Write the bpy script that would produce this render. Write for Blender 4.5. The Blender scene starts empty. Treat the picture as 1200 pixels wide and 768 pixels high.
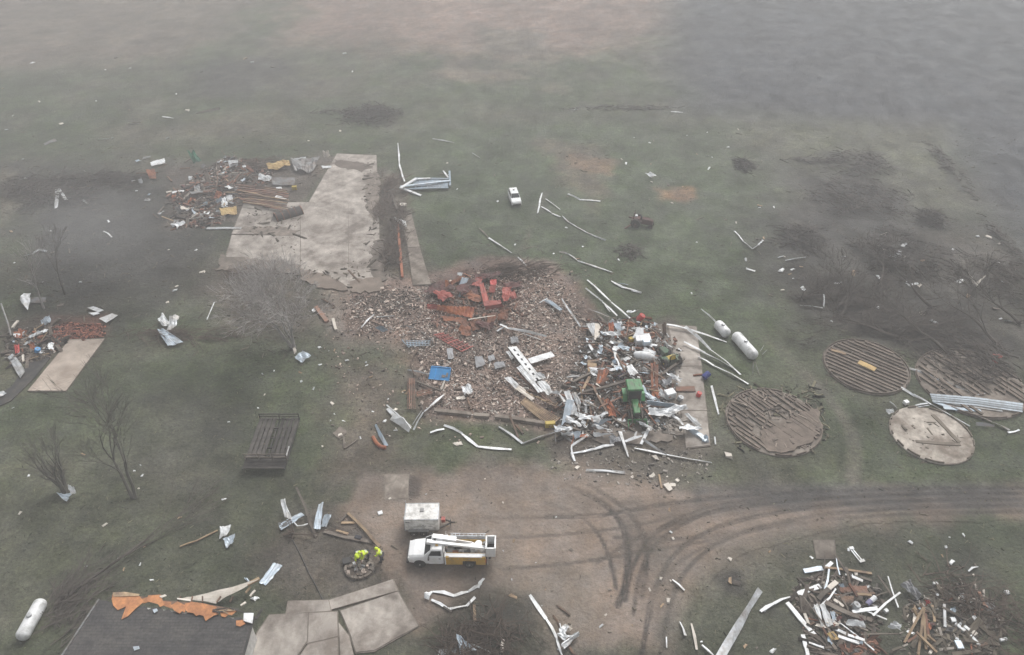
import bpy, bmesh, math, random
import numpy as np
from mathutils import Vector, Matrix

random.seed(11)
RNG = np.random.default_rng(11)
scene = bpy.context.scene
COL = scene.collection
R = math.radians

# ------------------------------------------------------------------ camera
CAM_H, CAM_PITCH, CAM_F = 56.0, R(38.5), 900.0     # a drone 56 m up, looking 38.5 degrees down
cam_d = bpy.data.cameras.new("camera")
cam = bpy.data.objects.new("camera", cam_d)
COL.objects.link(cam)
cam.location = (0, 0, CAM_H)
cam.rotation_euler = (math.pi / 2 - CAM_PITCH, 0, 0)
cam_d.sensor_fit = 'HORIZONTAL'
cam_d.sensor_width = 36
cam_d.lens = 36 * CAM_F / 1200
cam_d.clip_start = 0.5
cam_d.clip_end = 12000
scene.camera = cam

# ------------------------------------------------------------------ world, sun, exposure
SUN_EL, SUN_AZ = R(50), R(25)
world = bpy.data.worlds.new("World")
scene.world = world
world.use_nodes = True
wn, wl = world.node_tree.nodes, world.node_tree.links
wn.clear()
sky = wn.new('ShaderNodeTexSky')
sky.sky_type = 'NISHITA'
sky.sun_disc = False
sky.sun_elevation = SUN_EL
sky.sun_rotation = SUN_AZ
sky.air_density = 1.0
sky.dust_density = 6.0
sky.ozone_density = 0.6
hsv = wn.new('ShaderNodeHueSaturation')
hsv.inputs['Saturation'].default_value = 0.14      # an overcast, grey sky
bg = wn.new('ShaderNodeBackground')
bg.inputs['Strength'].default_value = 0.115
wo = wn.new('ShaderNodeOutputWorld')
wl.new(sky.outputs[0], hsv.inputs['Color'])
wl.new(hsv.outputs[0], bg.inputs['Color'])
wl.new(bg.outputs[0], wo.inputs['Surface'])

sun_d = bpy.data.lights.new("sun", 'SUN')
sun_d.energy = 1.3
sun_d.angle = R(28)
sun_d.color = (1.0, 0.97, 0.93)
sun = bpy.data.objects.new("sun", sun_d)
COL.objects.link(sun)
# NISHITA: rotation 0 puts the sun towards +Y and it turns clockwise seen from above
sd = Vector((math.sin(SUN_AZ) * math.cos(SUN_EL), math.cos(SUN_AZ) * math.cos(SUN_EL), math.sin(SUN_EL)))
sun.rotation_euler = sd.to_track_quat('Z', 'Y').to_euler()
sun.location = (0, 0, 300)

scene.view_settings.view_transform = 'Standard'
scene.view_settings.look = 'None'
scene.view_settings.exposure = 0.46
scene.view_settings.gamma = 1.0
scene.render.engine = 'CYCLES'
scene.cycles.volume_bounces = 1
scene.cycles.max_bounces = 6
scene.cycles.use_denoising = True

# ------------------------------------------------------------------ surveying: where a sight line meets the ground
SP, CP = math.sin(CAM_PITCH), math.cos(CAM_PITCH)
def ray(u, v):
    xc, yc = (u - 600) / CAM_F, (384 - v) / CAM_F
    return Vector((xc, yc * SP + CP, yc * CP - SP))
def G(u, v, z=0.0):
    d = ray(u, v)
    t = (z - CAM_H) / d.z
    return Vector((d.x * t, d.y * t, z))
def on_plane(u, v, p, n):
    d = ray(u, v)
    o = Vector((0, 0, CAM_H))
    return o + d * ((p - o).dot(n) / d.dot(n))
def survey(ox, oy, s):
    """reads a sheet of the survey at its own scale"""
    def f(p):
        z = p[2] if len(p) > 2 else None
        q = (ox + p[0] / s, oy + p[1] / s)
        return q + ((z,) if z is not None else ())
    return f
ID = survey(0, 0, 1)
S_SHED = survey(180, 150, 4)
S_WEST = survey(0, 150, 4)
S_BARN = survey(380, 290, 4.9875)
S_YARD = survey(440, 380, 4.9875)
S_HEAP = survey(620, 350, 4.9875)
S_SOUTH = survey(640, 440, 4.9875)
S_BINS = survey(820, 360, 3.158)
S_ROAD = survey(300, 560, 3.747)
S_LAWN = survey(0, 560, 3.694)
S_EAST = survey(860, 600, 3.529)
S_GATE = survey(560, 640, 3.75)
S_FARW = survey(0, 330, 4)
S_TREE = survey(240, 300, 4.9875)
S_FIELD = survey(440, 150, 3.747)
S_Q1 = survey(700, 370, 8.536)
S_Q2 = survey(690, 430, 8.536)
S_Q3 = survey(640, 450, 8.536)
S_Q4 = survey(580, 380, 8.536)
S_Q5 = survey(490, 310, 8.536)
S_ROOF = survey(80, 680, 5)
S_E2 = survey(930, 660, 7.108)
S_GRASS = survey(0, 450, 3)
S_MEAD = survey(740, 200, 2.609)
S_CAT = survey(240, 470, 6.667)

# ------------------------------------------------------------------ noise for the terrain
_lat = RNG.random((256, 256))
def vnoise(x, y, wl_, seed=0):
    x = np.asarray(x, float) / wl_ + seed * 17.3 + 1000.0
    y = np.asarray(y, float) / wl_ + seed * 9.7 + 1000.0
    xi, yi = np.floor(x).astype(int), np.floor(y).astype(int)
    fx, fy = x - xi, y - yi
    fx, fy = fx * fx * (3 - 2 * fx), fy * fy * (3 - 2 * fy)
    a = _lat[xi % 256, yi % 256]; b = _lat[(xi + 1) % 256, yi % 256]
    c = _lat[xi % 256, (yi + 1) % 256]; d = _lat[(xi + 1) % 256, (yi + 1) % 256]
    return (a * (1 - fx) + b * fx) * (1 - fy) + (c * (1 - fx) + d * fx) * fy
def fbm(x, y, wl_, seed=0, octv=4):
    s = 0; a = 1; t = 0
    for k in range(octv):
        s = s + a * vnoise(x, y, wl_ / 2 ** k, seed + k); t += a; a *= 0.55
    return s / t
def relief(x, y):
    return 0.10 * (fbm(x, y, 14, 3, 2) - 0.5)

# ------------------------------------------------------------------ mesh building
class MB:
    def __init__(s):
        s.v = []; s.f = []; s.m = []
    def add(s, verts, faces, mi=0):
        o = len(s.v)
        s.v += [tuple(p) for p in verts]
        s.f += [tuple(i + o for i in f) for f in faces]
        s.m += [mi] * len(faces)
        return s
    def box(s, c, size, M=None, mi=0, taper=1.0):
        hx, hy, hz = size[0] / 2, size[1] / 2, size[2] / 2
        vs = []
        for dz, k in ((-hz, 1.0), (hz, taper)):
            for dx, dy in ((-hx, -hy), (hx, -hy), (hx, hy), (-hx, hy)):
                p = Vector((dx * k, dy * k, dz))
                if M is not None: p = M @ p
                vs.append(p + Vector(c))
        return s.add(vs, [(3, 2, 1, 0), (4, 5, 6, 7), (0, 1, 5, 4), (1, 2, 6, 5), (2, 3, 7, 6), (3, 0, 4, 7)], mi)
    def bar(s, a, b, w, h, mi=0):
        a, b = Vector(a), Vector(b)
        d = b - a
        if d.length < 1e-6: return s
        d.normalize()
        side = d.cross(Vector((0, 0, 1)))
        if side.length < 1e-3: side = Vector((1, 0, 0))
        side.normalize()
        up = side.cross(d)
        vs = []
        for p in (a, b):
            for q, r_ in ((-1, -1), (1, -1), (1, 1), (-1, 1)):
                vs.append(p + side * (w / 2 * q) + up * (h / 2 * r_))
        return s.add(vs, [(3, 2, 1, 0), (4, 5, 6, 7), (0, 1, 5, 4), (1, 2, 6, 5), (2, 3, 7, 6), (3, 0, 4, 7)], mi)
    def tube(s, a, b, r0, r1=None, n=8, mi=0, caps=True):
        r1 = r0 if r1 is None else r1
        a, b = Vector(a), Vector(b)
        d = (b - a)
        if d.length < 1e-6: return s
        d.normalize()
        x = d.orthogonal().normalized(); y = d.cross(x)
        vs = []
        for p, r_ in ((a, r0), (b, r1)):
            for k in range(n):
                t = 2 * math.pi * k / n
                vs.append(p + x * (math.cos(t) * r_) + y * (math.sin(t) * r_))
        fs = [(k, (k + 1) % n, n + (k + 1) % n, n + k) for k in range(n)]
        if caps: fs += [tuple(reversed(range(n))), tuple(range(n, 2 * n))]
        return s.add(vs, fs, mi)
    def pipe(s, pts, r, n=6, mi=0):
        for a, b in zip(pts[:-1], pts[1:]): s.tube(a, b, r, r, n, mi)
        return s
    def lathe(s, prof, c, axis, n=20, mi=0):
        """prof: (distance along the axis, radius)"""
        ax = Vector(axis).normalized(); x = ax.orthogonal().normalized(); y = ax.cross(x); c = Vector(c)
        vs = []
        for h, r_ in prof:
            for k in range(n):
                t = 2 * math.pi * k / n
                vs.append(c + ax * h + x * (math.cos(t) * r_) + y * (math.sin(t) * r_))
        fs = []
        for i in range(len(prof) - 1):
            for k in range(n):
                fs.append((i * n + k, i * n + (k + 1) % n, (i + 1) * n + (k + 1) % n, (i + 1) * n + k))
        fs += [tuple(reversed(range(n))), tuple(range((len(prof) - 1) * n, len(prof) * n))]
        return s.add(vs, fs, mi)
    def prism(s, top, thick, mi=0):
        n = len(top)
        top = [Vector(p) for p in top]
        area = sum(top[i].x * top[(i + 1) % n].y - top[(i + 1) % n].x * top[i].y for i in range(n))
        if area < 0: top = top[::-1]
        bot = [p - Vector((0, 0, thick)) for p in top]
        fs = [tuple(range(n)), tuple(reversed(range(n, 2 * n)))]
        fs += [(i, n + i, n + (i + 1) % n, (i + 1) % n) for i in range(n)]
        return s.add(top + bot, fs, mi)
    def loft(s, secs, mi=0):
        n = len(secs[0]); vs = [p for sec in secs for p in sec]; fs = []
        for i in range(len(secs) - 1):
            for k in range(n):
                fs.append((i * n + k, (i + 1) * n + k, (i + 1) * n + (k + 1) % n, i * n + (k + 1) % n))
        fs += [tuple(range(n)), tuple(reversed(range((len(secs) - 1) * n, len(secs) * n)))]
        return s.add(vs, fs, mi)
    def mesh(s, name, mats, smooth=False, org=None):
        me = bpy.data.meshes.new(name)
        v = [(p[0] - org[0], p[1] - org[1], p[2] - org[2]) for p in s.v] if org is not None else s.v
        me.from_pydata(v, [], s.f)
        for m in (mats if isinstance(mats, (list, tuple)) else [mats]): me.materials.append(m)
        if any(s.m): me.polygons.foreach_set('material_index', s.m)
        if smooth:
            me.polygons.foreach_set('use_smooth', [True] * len(me.polygons))
        me.update()
        return me
    def base(s):
        a = np.array(s.v)
        return ((a[:, 0].min() + a[:, 0].max()) / 2, (a[:, 1].min() + a[:, 1].max()) / 2, a[:, 2].min())
    def top_level(s, name, mats, label, cat, group=None, kind=None, smooth=False):
        org = s.base()
        o = bpy.data.objects.new(name, s.mesh(name, mats, smooth, org))
        o.location = org
        COL.objects.link(o)
        return tag(o, label, cat, group, kind)
    def part(s, name, mats, parent, smooth=False, label=None, kind=None):
        o = bpy.data.objects.new(name, s.mesh(name, mats, smooth))
        COL.objects.link(o)
        o.parent = parent
        if label: o['label'] = label
        if kind: o['kind'] = kind
        return o

USED_LABELS = {}
def tag(o, label, cat=None, group=None, kind=None):
    o['label'] = label
    if cat: o['category'] = cat
    if group: o['group'] = group
    if kind: o['kind'] = kind
    return o
def thing(name, label, cat, loc=(0, 0, 0), rz=0.0, group=None):
    o = bpy.data.objects.new(name, None)
    o.empty_display_size = 0.3
    COL.objects.link(o)
    o.location = loc; o.rotation_euler = (0, 0, rz)
    return tag(o, label, cat, group)
def put(name, me, loc, rot, label, cat, group=None, scale=(1, 1, 1)):
    o = bpy.data.objects.new(name, me)
    COL.objects.link(o)
    o.location = loc; o.rotation_euler = rot; o.scale = scale
    return tag(o, label, cat, group)
def copy_thing(root, loc, rz, label, group=None):
    def rec(o, parent):
        c = o.copy(); COL.objects.link(c); c.parent = parent
        for ch in o.children: rec(ch, c)
        return c
    c = rec(root, None)
    c.location = loc; c.rotation_euler = (0, 0, rz); c['label'] = label
    if group: c['group'] = group
    return c

# ------------------------------------------------------------------ materials
def mat(name, col, rough=0.7, metal=0.0, var=0.25, scale=2.5, bump=0.15, dirt=None, damt=0.35, dscale=1.2, rnd=0.12, island=False, spec=0.4):
    m = bpy.data.materials.new(name)
    m.use_nodes = True
    N, L = m.node_tree.nodes, m.node_tree.links
    b = N['Principled BSDF']
    tc = N.new('ShaderNodeTexCoord')
    n1 = N.new('ShaderNodeTexNoise'); n1.inputs['Scale'].default_value = scale; n1.inputs['Detail'].default_value = 7
    n1.inputs['Roughness'].default_value = 0.65
    L.new(tc.outputs['Object'], n1.inputs['Vector'])
    mr = N.new('ShaderNodeMapRange')
    mr.inputs['From Min'].default_value = 0.3; mr.inputs['From Max'].default_value = 0.7
    mr.inputs['To Min'].default_value = 1 - var; mr.inputs['To Max'].default_value = 1 + var
    L.new(n1.outputs[0], mr.inputs['Value'])
    last = None
    src = N.new('ShaderNodeRGB'); src.outputs[0].default_value = (*col, 1)
    last = src.outputs[0]
    if dirt is not None:
        n2 = N.new('ShaderNodeTexNoise'); n2.inputs['Scale'].default_value = dscale; n2.inputs['Detail'].default_value = 8
        n2.inputs['Roughness'].default_value = 0.7
        L.new(tc.outputs['Object'], n2.inputs['Vector'])
        rp = N.new('ShaderNodeMapRange')
        e = 0.62 - 0.35 * damt
        rp.inputs['From Min'].default_value = e - 0.08; rp.inputs['From Max'].default_value = e + 0.16
        L.new(n2.outputs[0], rp.inputs['Value'])
        mx = N.new('ShaderNodeMix'); mx.data_type = 'RGBA'
        L.new(rp.outputs[0], mx.inputs['Factor'])
        L.new(last, mx.inputs['A']); mx.inputs['B'].default_value = (*dirt, 1)
        last = mx.outputs['Result']
    hs = N.new('ShaderNodeHueSaturation')
    if island:
        gi = N.new('ShaderNodeNewGeometry'); rs = gi.outputs['Random Per Island']
    else:
        oi = N.new('ShaderNodeObjectInfo'); rs = oi.outputs['Random']
    r2 = N.new('ShaderNodeMapRange'); r2.inputs['To Min'].default_value = 1 - rnd * 2.2; r2.inputs['To Max'].default_value = 1 + rnd * 1.5
    L.new(rs, r2.inputs['Value'])
    mu = N.new('ShaderNodeMath'); mu.operation = 'MULTIPLY'
    L.new(r2.outputs[0], mu.inputs[0]); L.new(mr.outputs[0], mu.inputs[1])
    L.new(mu.outputs[0], hs.inputs['Value'])
    L.new(last, hs.inputs['Color'])
    L.new(hs.outputs[0], b.inputs['Base Color'])
    b.inputs['Roughness'].default_value = rough
    b.inputs['Metallic'].default_value = metal
    b.inputs['Specular IOR Level'].default_value = spec
    if bump:
        bp = N.new('ShaderNodeBump'); bp.inputs['Strength'].default_value = bump; bp.inputs['Distance'].default_value = 0.05
        n3 = N.new('ShaderNodeTexNoise'); n3.inputs['Scale'].default_value = scale * 5; n3.inputs['Detail'].default_value = 4
        L.new(tc.outputs['Object'], n3.inputs['Vector'])
        L.new(n3.outputs[0], bp.inputs['Height']); L.new(bp.outputs[0], b.inputs['Normal'])
    return m

MUD = (0.085, 0.068, 0.055)
M = dict(
    white=mat("white_painted_steel", (0.76, 0.78, 0.80), 0.45, dirt=(0.40, 0.38, 0.35), damt=0.22, dscale=0.9, var=0.12, rnd=.06),
    galv=mat("galvanised_steel", (0.52, 0.55, 0.58), 0.45, 0.2, dirt=(0.26, 0.24, 0.22), damt=0.4, dscale=.8, var=0.2),
    grey=mat("weathered_grey_steel", (0.27, 0.28, 0.29), 0.5, 0.2, dirt=(0.14, 0.11, 0.09), damt=0.4),
    blue_tin=mat("blue_grey_tin", (0.26, 0.33, 0.40), 0.4, 0.2, dirt=(0.2, 0.2, 0.2), damt=0.25, var=0.12),
    pale_tin=mat("pale_blue_tin", (0.50, 0.58, 0.66), 0.4, 0.15, dirt=(0.3, 0.31, 0.32), damt=0.25, var=0.12),
    tan=mat("fresh_split_lumber", (0.40, 0.29, 0.18), 0.8, dirt=(0.16, 0.11, 0.08), damt=0.4),
    wood=mat("brown_lumber", (0.20, 0.125, 0.085), 0.85, dirt=(0.07, 0.055, 0.045), damt=0.4, rnd=0.2),
    oldwood=mat("grey_weathered_wood", (0.19, 0.165, 0.14), 0.88, dirt=(0.08, 0.065, 0.055), damt=0.45, rnd=0.2),
    redwood=mat("reddish_lumber", (0.27, 0.135, 0.09), 0.85, dirt=(0.15, 0.11, 0.09), damt=0.45, rnd=0.22),
    rust=mat("rusted_steel", (0.26, 0.095, 0.045), 0.8, dirt=(0.11, 0.055, 0.04), damt=0.45, rnd=0.2),
    orange=mat("orange_weathered_tin", (0.43, 0.15, 0.06), 0.65, dirt=(0.24, 0.075, 0.045), damt=0.45),
    red=mat("red_painted_tin", (0.38, 0.085, 0.065), 0.55, dirt=(0.22, 0.06, 0.05), damt=0.35, var=0.12),
    brightred=mat("bright_red_plastic", (0.55, 0.05, 0.045), 0.5, dirt=(0.3, 0.05, 0.04), damt=0.3),
    osb=mat("orange_roof_decking", (0.50, 0.225, 0.095), 0.8, dirt=(0.32, 0.14, 0.07), damt=0.4, dscale=2),
    beige=mat("beige_sheathing", (0.66, 0.61, 0.55), 0.8, dirt=(0.45, 0.40, 0.34), damt=0.3, var=0.08),
    concrete=mat("stained_concrete", (0.37, 0.33, 0.29), 0.85, dirt=(0.16, 0.135, 0.115), damt=0.62, dscale=0.2, var=0.25, scale=1.1, rnd=0.06),
    shedconc=mat("rain_stained_concrete", (0.45, 0.41, 0.37), 0.85, dirt=(0.17, 0.145, 0.125), damt=0.5, dscale=0.25, var=0.22, scale=.9, rnd=0.05),
    whitechips=mat("whitish_chips", (0.56, 0.53, 0.49), .85, rnd=.3, island=True),
    jointconc=mat("dark_joint_concrete", (0.21, 0.18, 0.155), 0.9, dirt=(.13, .11, .09), damt=.4),
    brightin=mat("bright_blue_white_tin", (0.62, 0.69, 0.75), .4, .1, dirt=(.42, .44, .46), damt=.25, var=.1),
    mudsheet=mat("wet_mud", (0.12, 0.10, 0.083), .8, var=.3, dirt=(.2, .168, .142), damt=.4, dscale=.6),
    palemud=mat("drying_mud", (0.21, 0.175, 0.147), .9, var=.3, dirt=(.13, .105, .088), damt=.45, dscale=.6),
    concrete2=mat("pale_concrete", (0.45, 0.385, 0.33), 0.85, dirt=(0.24, 0.195, 0.16), damt=0.42, dscale=0.3, var=0.22, rnd=0.06),
    dirtyconc=mat("muddy_concrete", (0.29, 0.255, 0.22), 0.9, dirt=(0.13, 0.108, 0.09), damt=0.55, dscale=0.45, var=0.25),
    stone=mat("broken_limestone", (0.45, 0.38, 0.33), 0.9, dirt=(0.24, 0.18, 0.15), damt=0.35, dscale=4, rnd=0.35),
    stonebits=mat("limestone_crumbs", (0.43, 0.35, 0.30), 0.9, dirt=(0.19, 0.135, 0.11), damt=0.4, dscale=0.6, rnd=0.45, island=True),
    mudbits=mat("muddy_crumbs", (0.10, 0.082, 0.068), 0.9, rnd=0.4, island=True),
    bluestone=mat("grey_blue_flagstone", (0.33, 0.34, 0.36), 0.8, dirt=(0.2, 0.19, 0.19), damt=0.3),
    rustbits=mat("rusty_splinters", (0.17, 0.085, 0.058), 0.9, rnd=0.4, island=True),
    lawnbark=mat("mossy_grey_bark", (0.115, 0.108, 0.094), 0.95, var=.2, rnd=.05),
    rubblebits=mat("brown_rubble_splinters", (0.15, 0.108, 0.088), .9, rnd=.4, island=True),
    heapbits=mat("pale_heap_bits", (0.36, 0.36, 0.36), .7, rnd=.6, island=True),
    soilbits=mat("soil_clods", (0.105, 0.09, 0.07), 0.95, rnd=0.3, island=True),
    brick=mat("red_brick", (0.27, 0.095, 0.065), 0.9, dirt=(0.14, 0.07, 0.055), damt=0.4, rnd=0.3),
    brickbits=mat("red_brick_crumbs", (0.24, 0.095, 0.065), 0.9, rnd=0.5, island=True),
    bark=mat("dark_bark", (0.088, 0.076, 0.067), 0.95, var=0.3, rnd=0.1),
    greybark=mat("pale_grey_bark", (0.34, 0.32, 0.31), 0.95, var=0.25, rnd=0.1),
    brownbark=mat("brown_dead_brush", (0.105, 0.08, 0.064), 0.95, var=0.3, rnd=0.15),
    green=mat("green_tractor_paint", (0.045, 0.23, 0.075), 0.5, dirt=(0.07, 0.09, 0.05), damt=0.3),
    dkgreen=mat("dark_green_paint", (0.04, 0.10, 0.05), 0.55, dirt=(0.07, 0.07, 0.05), damt=0.4),
    fargreen=mat("sea_green_tarp", (0.035, 0.21, 0.12), 0.6, dirt=(0.06, 0.12, 0.09), damt=0.3),
    yellow=mat("yellow_paint", (0.58, 0.42, 0.05), 0.5, dirt=(0.3, 0.22, 0.08), damt=0.25),
    amber=mat("amber_truck_paint", (0.60, 0.36, 0.055), 0.45, dirt=(0.36, 0.23, 0.07), damt=0.2, var=0.08),
    truckwhite=mat("white_truck_paint", (0.80, 0.81, 0.82), 0.3, var=0.04, bump=0, dirt=(0.55, 0.53, 0.5), damt=0.1, spec=0.5, rnd=0.0),
    trailerwhite=mat("white_trailer_skin", (0.74, 0.73, 0.71), 0.45, var=0.06, bump=0.03, dirt=(0.34, 0.33, 0.31), damt=0.28, dscale=1.6, rnd=0),
    glass=mat("dark_window_glass", (0.03, 0.035, 0.04), 0.08, var=0.05, bump=0, rnd=0, spec=0.6),
    truckglass=mat("tinted_windscreen", (0.02, 0.022, 0.025), 0.25, var=0.05, bump=0, rnd=0, spec=0.25),
    tyre=mat("black_tyre_rubber", (0.025, 0.024, 0.023), 0.85, dirt=(0.07, 0.06, 0.05), damt=0.3, rnd=0.05),
    rim=mat("steel_wheel_rim", (0.42, 0.40, 0.38), 0.5, 0.4, rnd=0.05),
    black=mat("black_plastic", (0.03, 0.03, 0.031), 0.6, dirt=(0.07, 0.06, 0.05), damt=0.25),
    deck=mat("grey_truck_deck", (0.30, 0.30, 0.30), 0.6, dirt=(0.13, 0.12, 0.11), damt=0.4, dscale=2.5),
    lamp=mat("clear_lamp_lens", (0.75, 0.75, 0.74), 0.15, var=0.05, bump=0, rnd=0),
    redlamp=mat("red_lamp_lens", (0.45, 0.03, 0.02), 0.2, var=0.05, bump=0, rnd=0),
    hivis=mat("lime_high_visibility_cloth", (0.62, 0.78, 0.04), 0.75, var=0.12, scale=6, rnd=0.04),
    navy=mat("dark_work_trousers", (0.045, 0.045, 0.055), 0.85, var=0.2, rnd=0.1),
    skin=mat("skin", (0.45, 0.28, 0.2), 0.6, var=0.05, bump=0, rnd=0.05),
    blue=mat("bright_blue_plastic", (0.045, 0.28, 0.62), 0.45, dirt=(0.05, 0.2, 0.42), damt=0.25, var=0.1),
    deepblue=mat("deep_blue_plastic", (0.05, 0.07, 0.30), 0.5),
    tank=mat("white_tank_paint", (0.74, 0.75, 0.76), 0.4, dirt=(0.33, 0.34, 0.33), damt=0.26, dscale=1.3, var=0.08, bump=0.03, rnd=0.02),
    shingle=mat("charcoal_shingles", (0.046, 0.045, 0.047), 0.9, dirt=(0.075, 0.071, 0.068), damt=0.5, dscale=0.5, var=0.35, scale=5, bump=0.5),
    siding=mat("pale_house_siding", (0.55, 0.54, 0.52), 0.7),
    darkwood=mat("dark_wet_boards", (0.042, 0.038, 0.035), 0.8, dirt=(0.085, 0.075, 0.068), damt=0.35, rnd=0.2),
    padconc=mat("muddy_pale_pad", (0.52, 0.475, 0.42), 0.9, dirt=(0.17, 0.14, 0.115), damt=0.5, dscale=0.22, var=0.28),
    mudconc=mat("mud_rim", (0.2, 0.17, 0.14), 0.9, dirt=(0.12, 0.1, 0.08), damt=.5),
    ribbits=mat("broken_slat_bits", (0.20, 0.165, 0.138), 0.9, rnd=.35, island=True),
    ribs=mat("muddy_floor_ribs", (0.185, 0.15, 0.125), 0.9, dirt=(0.10, 0.08, 0.065), damt=0.4, rnd=0.15),
    insul=mat("yellow_insulation", (0.50, 0.36, 0.16), 0.95, dirt=(0.36, 0.25, 0.13), damt=0.4),
    maroon=mat("burnt_maroon_paint", (0.12, 0.045, 0.042), 0.8, dirt=(0.07, 0.045, 0.04), damt=0.45),
    purple=mat("dull_violet_plastic", (0.20, 0.19, 0.30), 0.6),
    litter=mat("mixed_litter", (0.26, 0.235, 0.21), 0.85, rnd=0.55, island=True),
    straw=mat("matted_straw", (0.115, 0.105, 0.07), 0.95, rnd=0.55, island=True),
)
# courses of shingles: each one its own shade, with a dark lower lip
_m = M['shingle']; _N, _L = _m.node_tree.nodes, _m.node_tree.links
_bt = _N.new('ShaderNodeTexBrick'); _bt.inputs['Scale'].default_value = 1.0
_bt.inputs['Brick Width'].default_value = .55; _bt.inputs['Row Height'].default_value = .24; _bt.inputs['Mortar Size'].default_value = .018
_bt.inputs['Color1'].default_value = (.9, .9, .9, 1); _bt.inputs['Color2'].default_value = (1.12, 1.11, 1.1, 1); _bt.inputs['Mortar'].default_value = (.72, .72, .72, 1)
_tc = _N.new('ShaderNodeTexCoord'); _L.new(_tc.outputs['Object'], _bt.inputs['Vector'])
_mx = _N.new('ShaderNodeMix'); _mx.data_type = 'RGBA'; _mx.blend_type = 'MULTIPLY'; _mx.inputs['Factor'].default_value = 1
_b = _N['Principled BSDF']; _src = _b.inputs['Base Color'].links[0].from_socket
_L.new(_src, _mx.inputs['A']); _L.new(_bt.outputs['Color'], _mx.inputs['B']); _L.new(_mx.outputs['Result'], _b.inputs['Base Color'])

# ------------------------------------------------------------------ ground colour, from what grows and lies where, with some far mist painted in
def W(poly, sv=ID):
    return np.array([G(*sv(p)[:2])[:2] for p in poly])
def sdf(px, py, poly):
    d = np.full(px.shape, 1e18); inside = np.zeros(px.shape, bool)
    n = len(poly)
    for i in range(n):
        ax, ay = poly[i]; bx, by = poly[(i + 1) % n]
        ex, ey = bx - ax, by - ay
        wx, wy = px - ax, py - ay
        t = np.clip((wx * ex + wy * ey) / (ex * ex + ey * ey + 1e-12), 0, 1)
        d = np.minimum(d, (wx - ex * t) ** 2 + (wy - ey * t) ** 2)
        c = ((ay <= py) & (by > py)) | ((by <= py) & (ay > py))
        with np.errstate(divide='ignore', invalid='ignore'):
            xx = ax + (py - ay) / (by - ay if by != ay else 1e-12) * ex
        inside ^= c & (px < xx)
    d = np.sqrt(d)
    return np.where(inside, -d, d)
def linedist(px, py, pts):
    d = np.full(px.shape, 1e18)
    for (ax, ay), (bx, by) in zip(pts[:-1], pts[1:]):
        ex, ey = bx - ax, by - ay
        t = np.clip(((px - ax) * ex + (py - ay) * ey) / (ex * ex + ey * ey + 1e-12), 0, 1)
        d = np.minimum(d, (px - ax - ex * t) ** 2 + (py - ay - ey * t) ** 2)
    return np.sqrt(d)
def smooth_pts(pts, k=3):
    pts = np.array(pts, float)
    for _ in range(k):
        q = [pts[0]]
        for a, b in zip(pts[:-1], pts[1:]):
            q += [a * .75 + b * .25, a * .25 + b * .75]
        q.append(pts[-1]); pts = np.array(q)
    return pts

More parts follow.
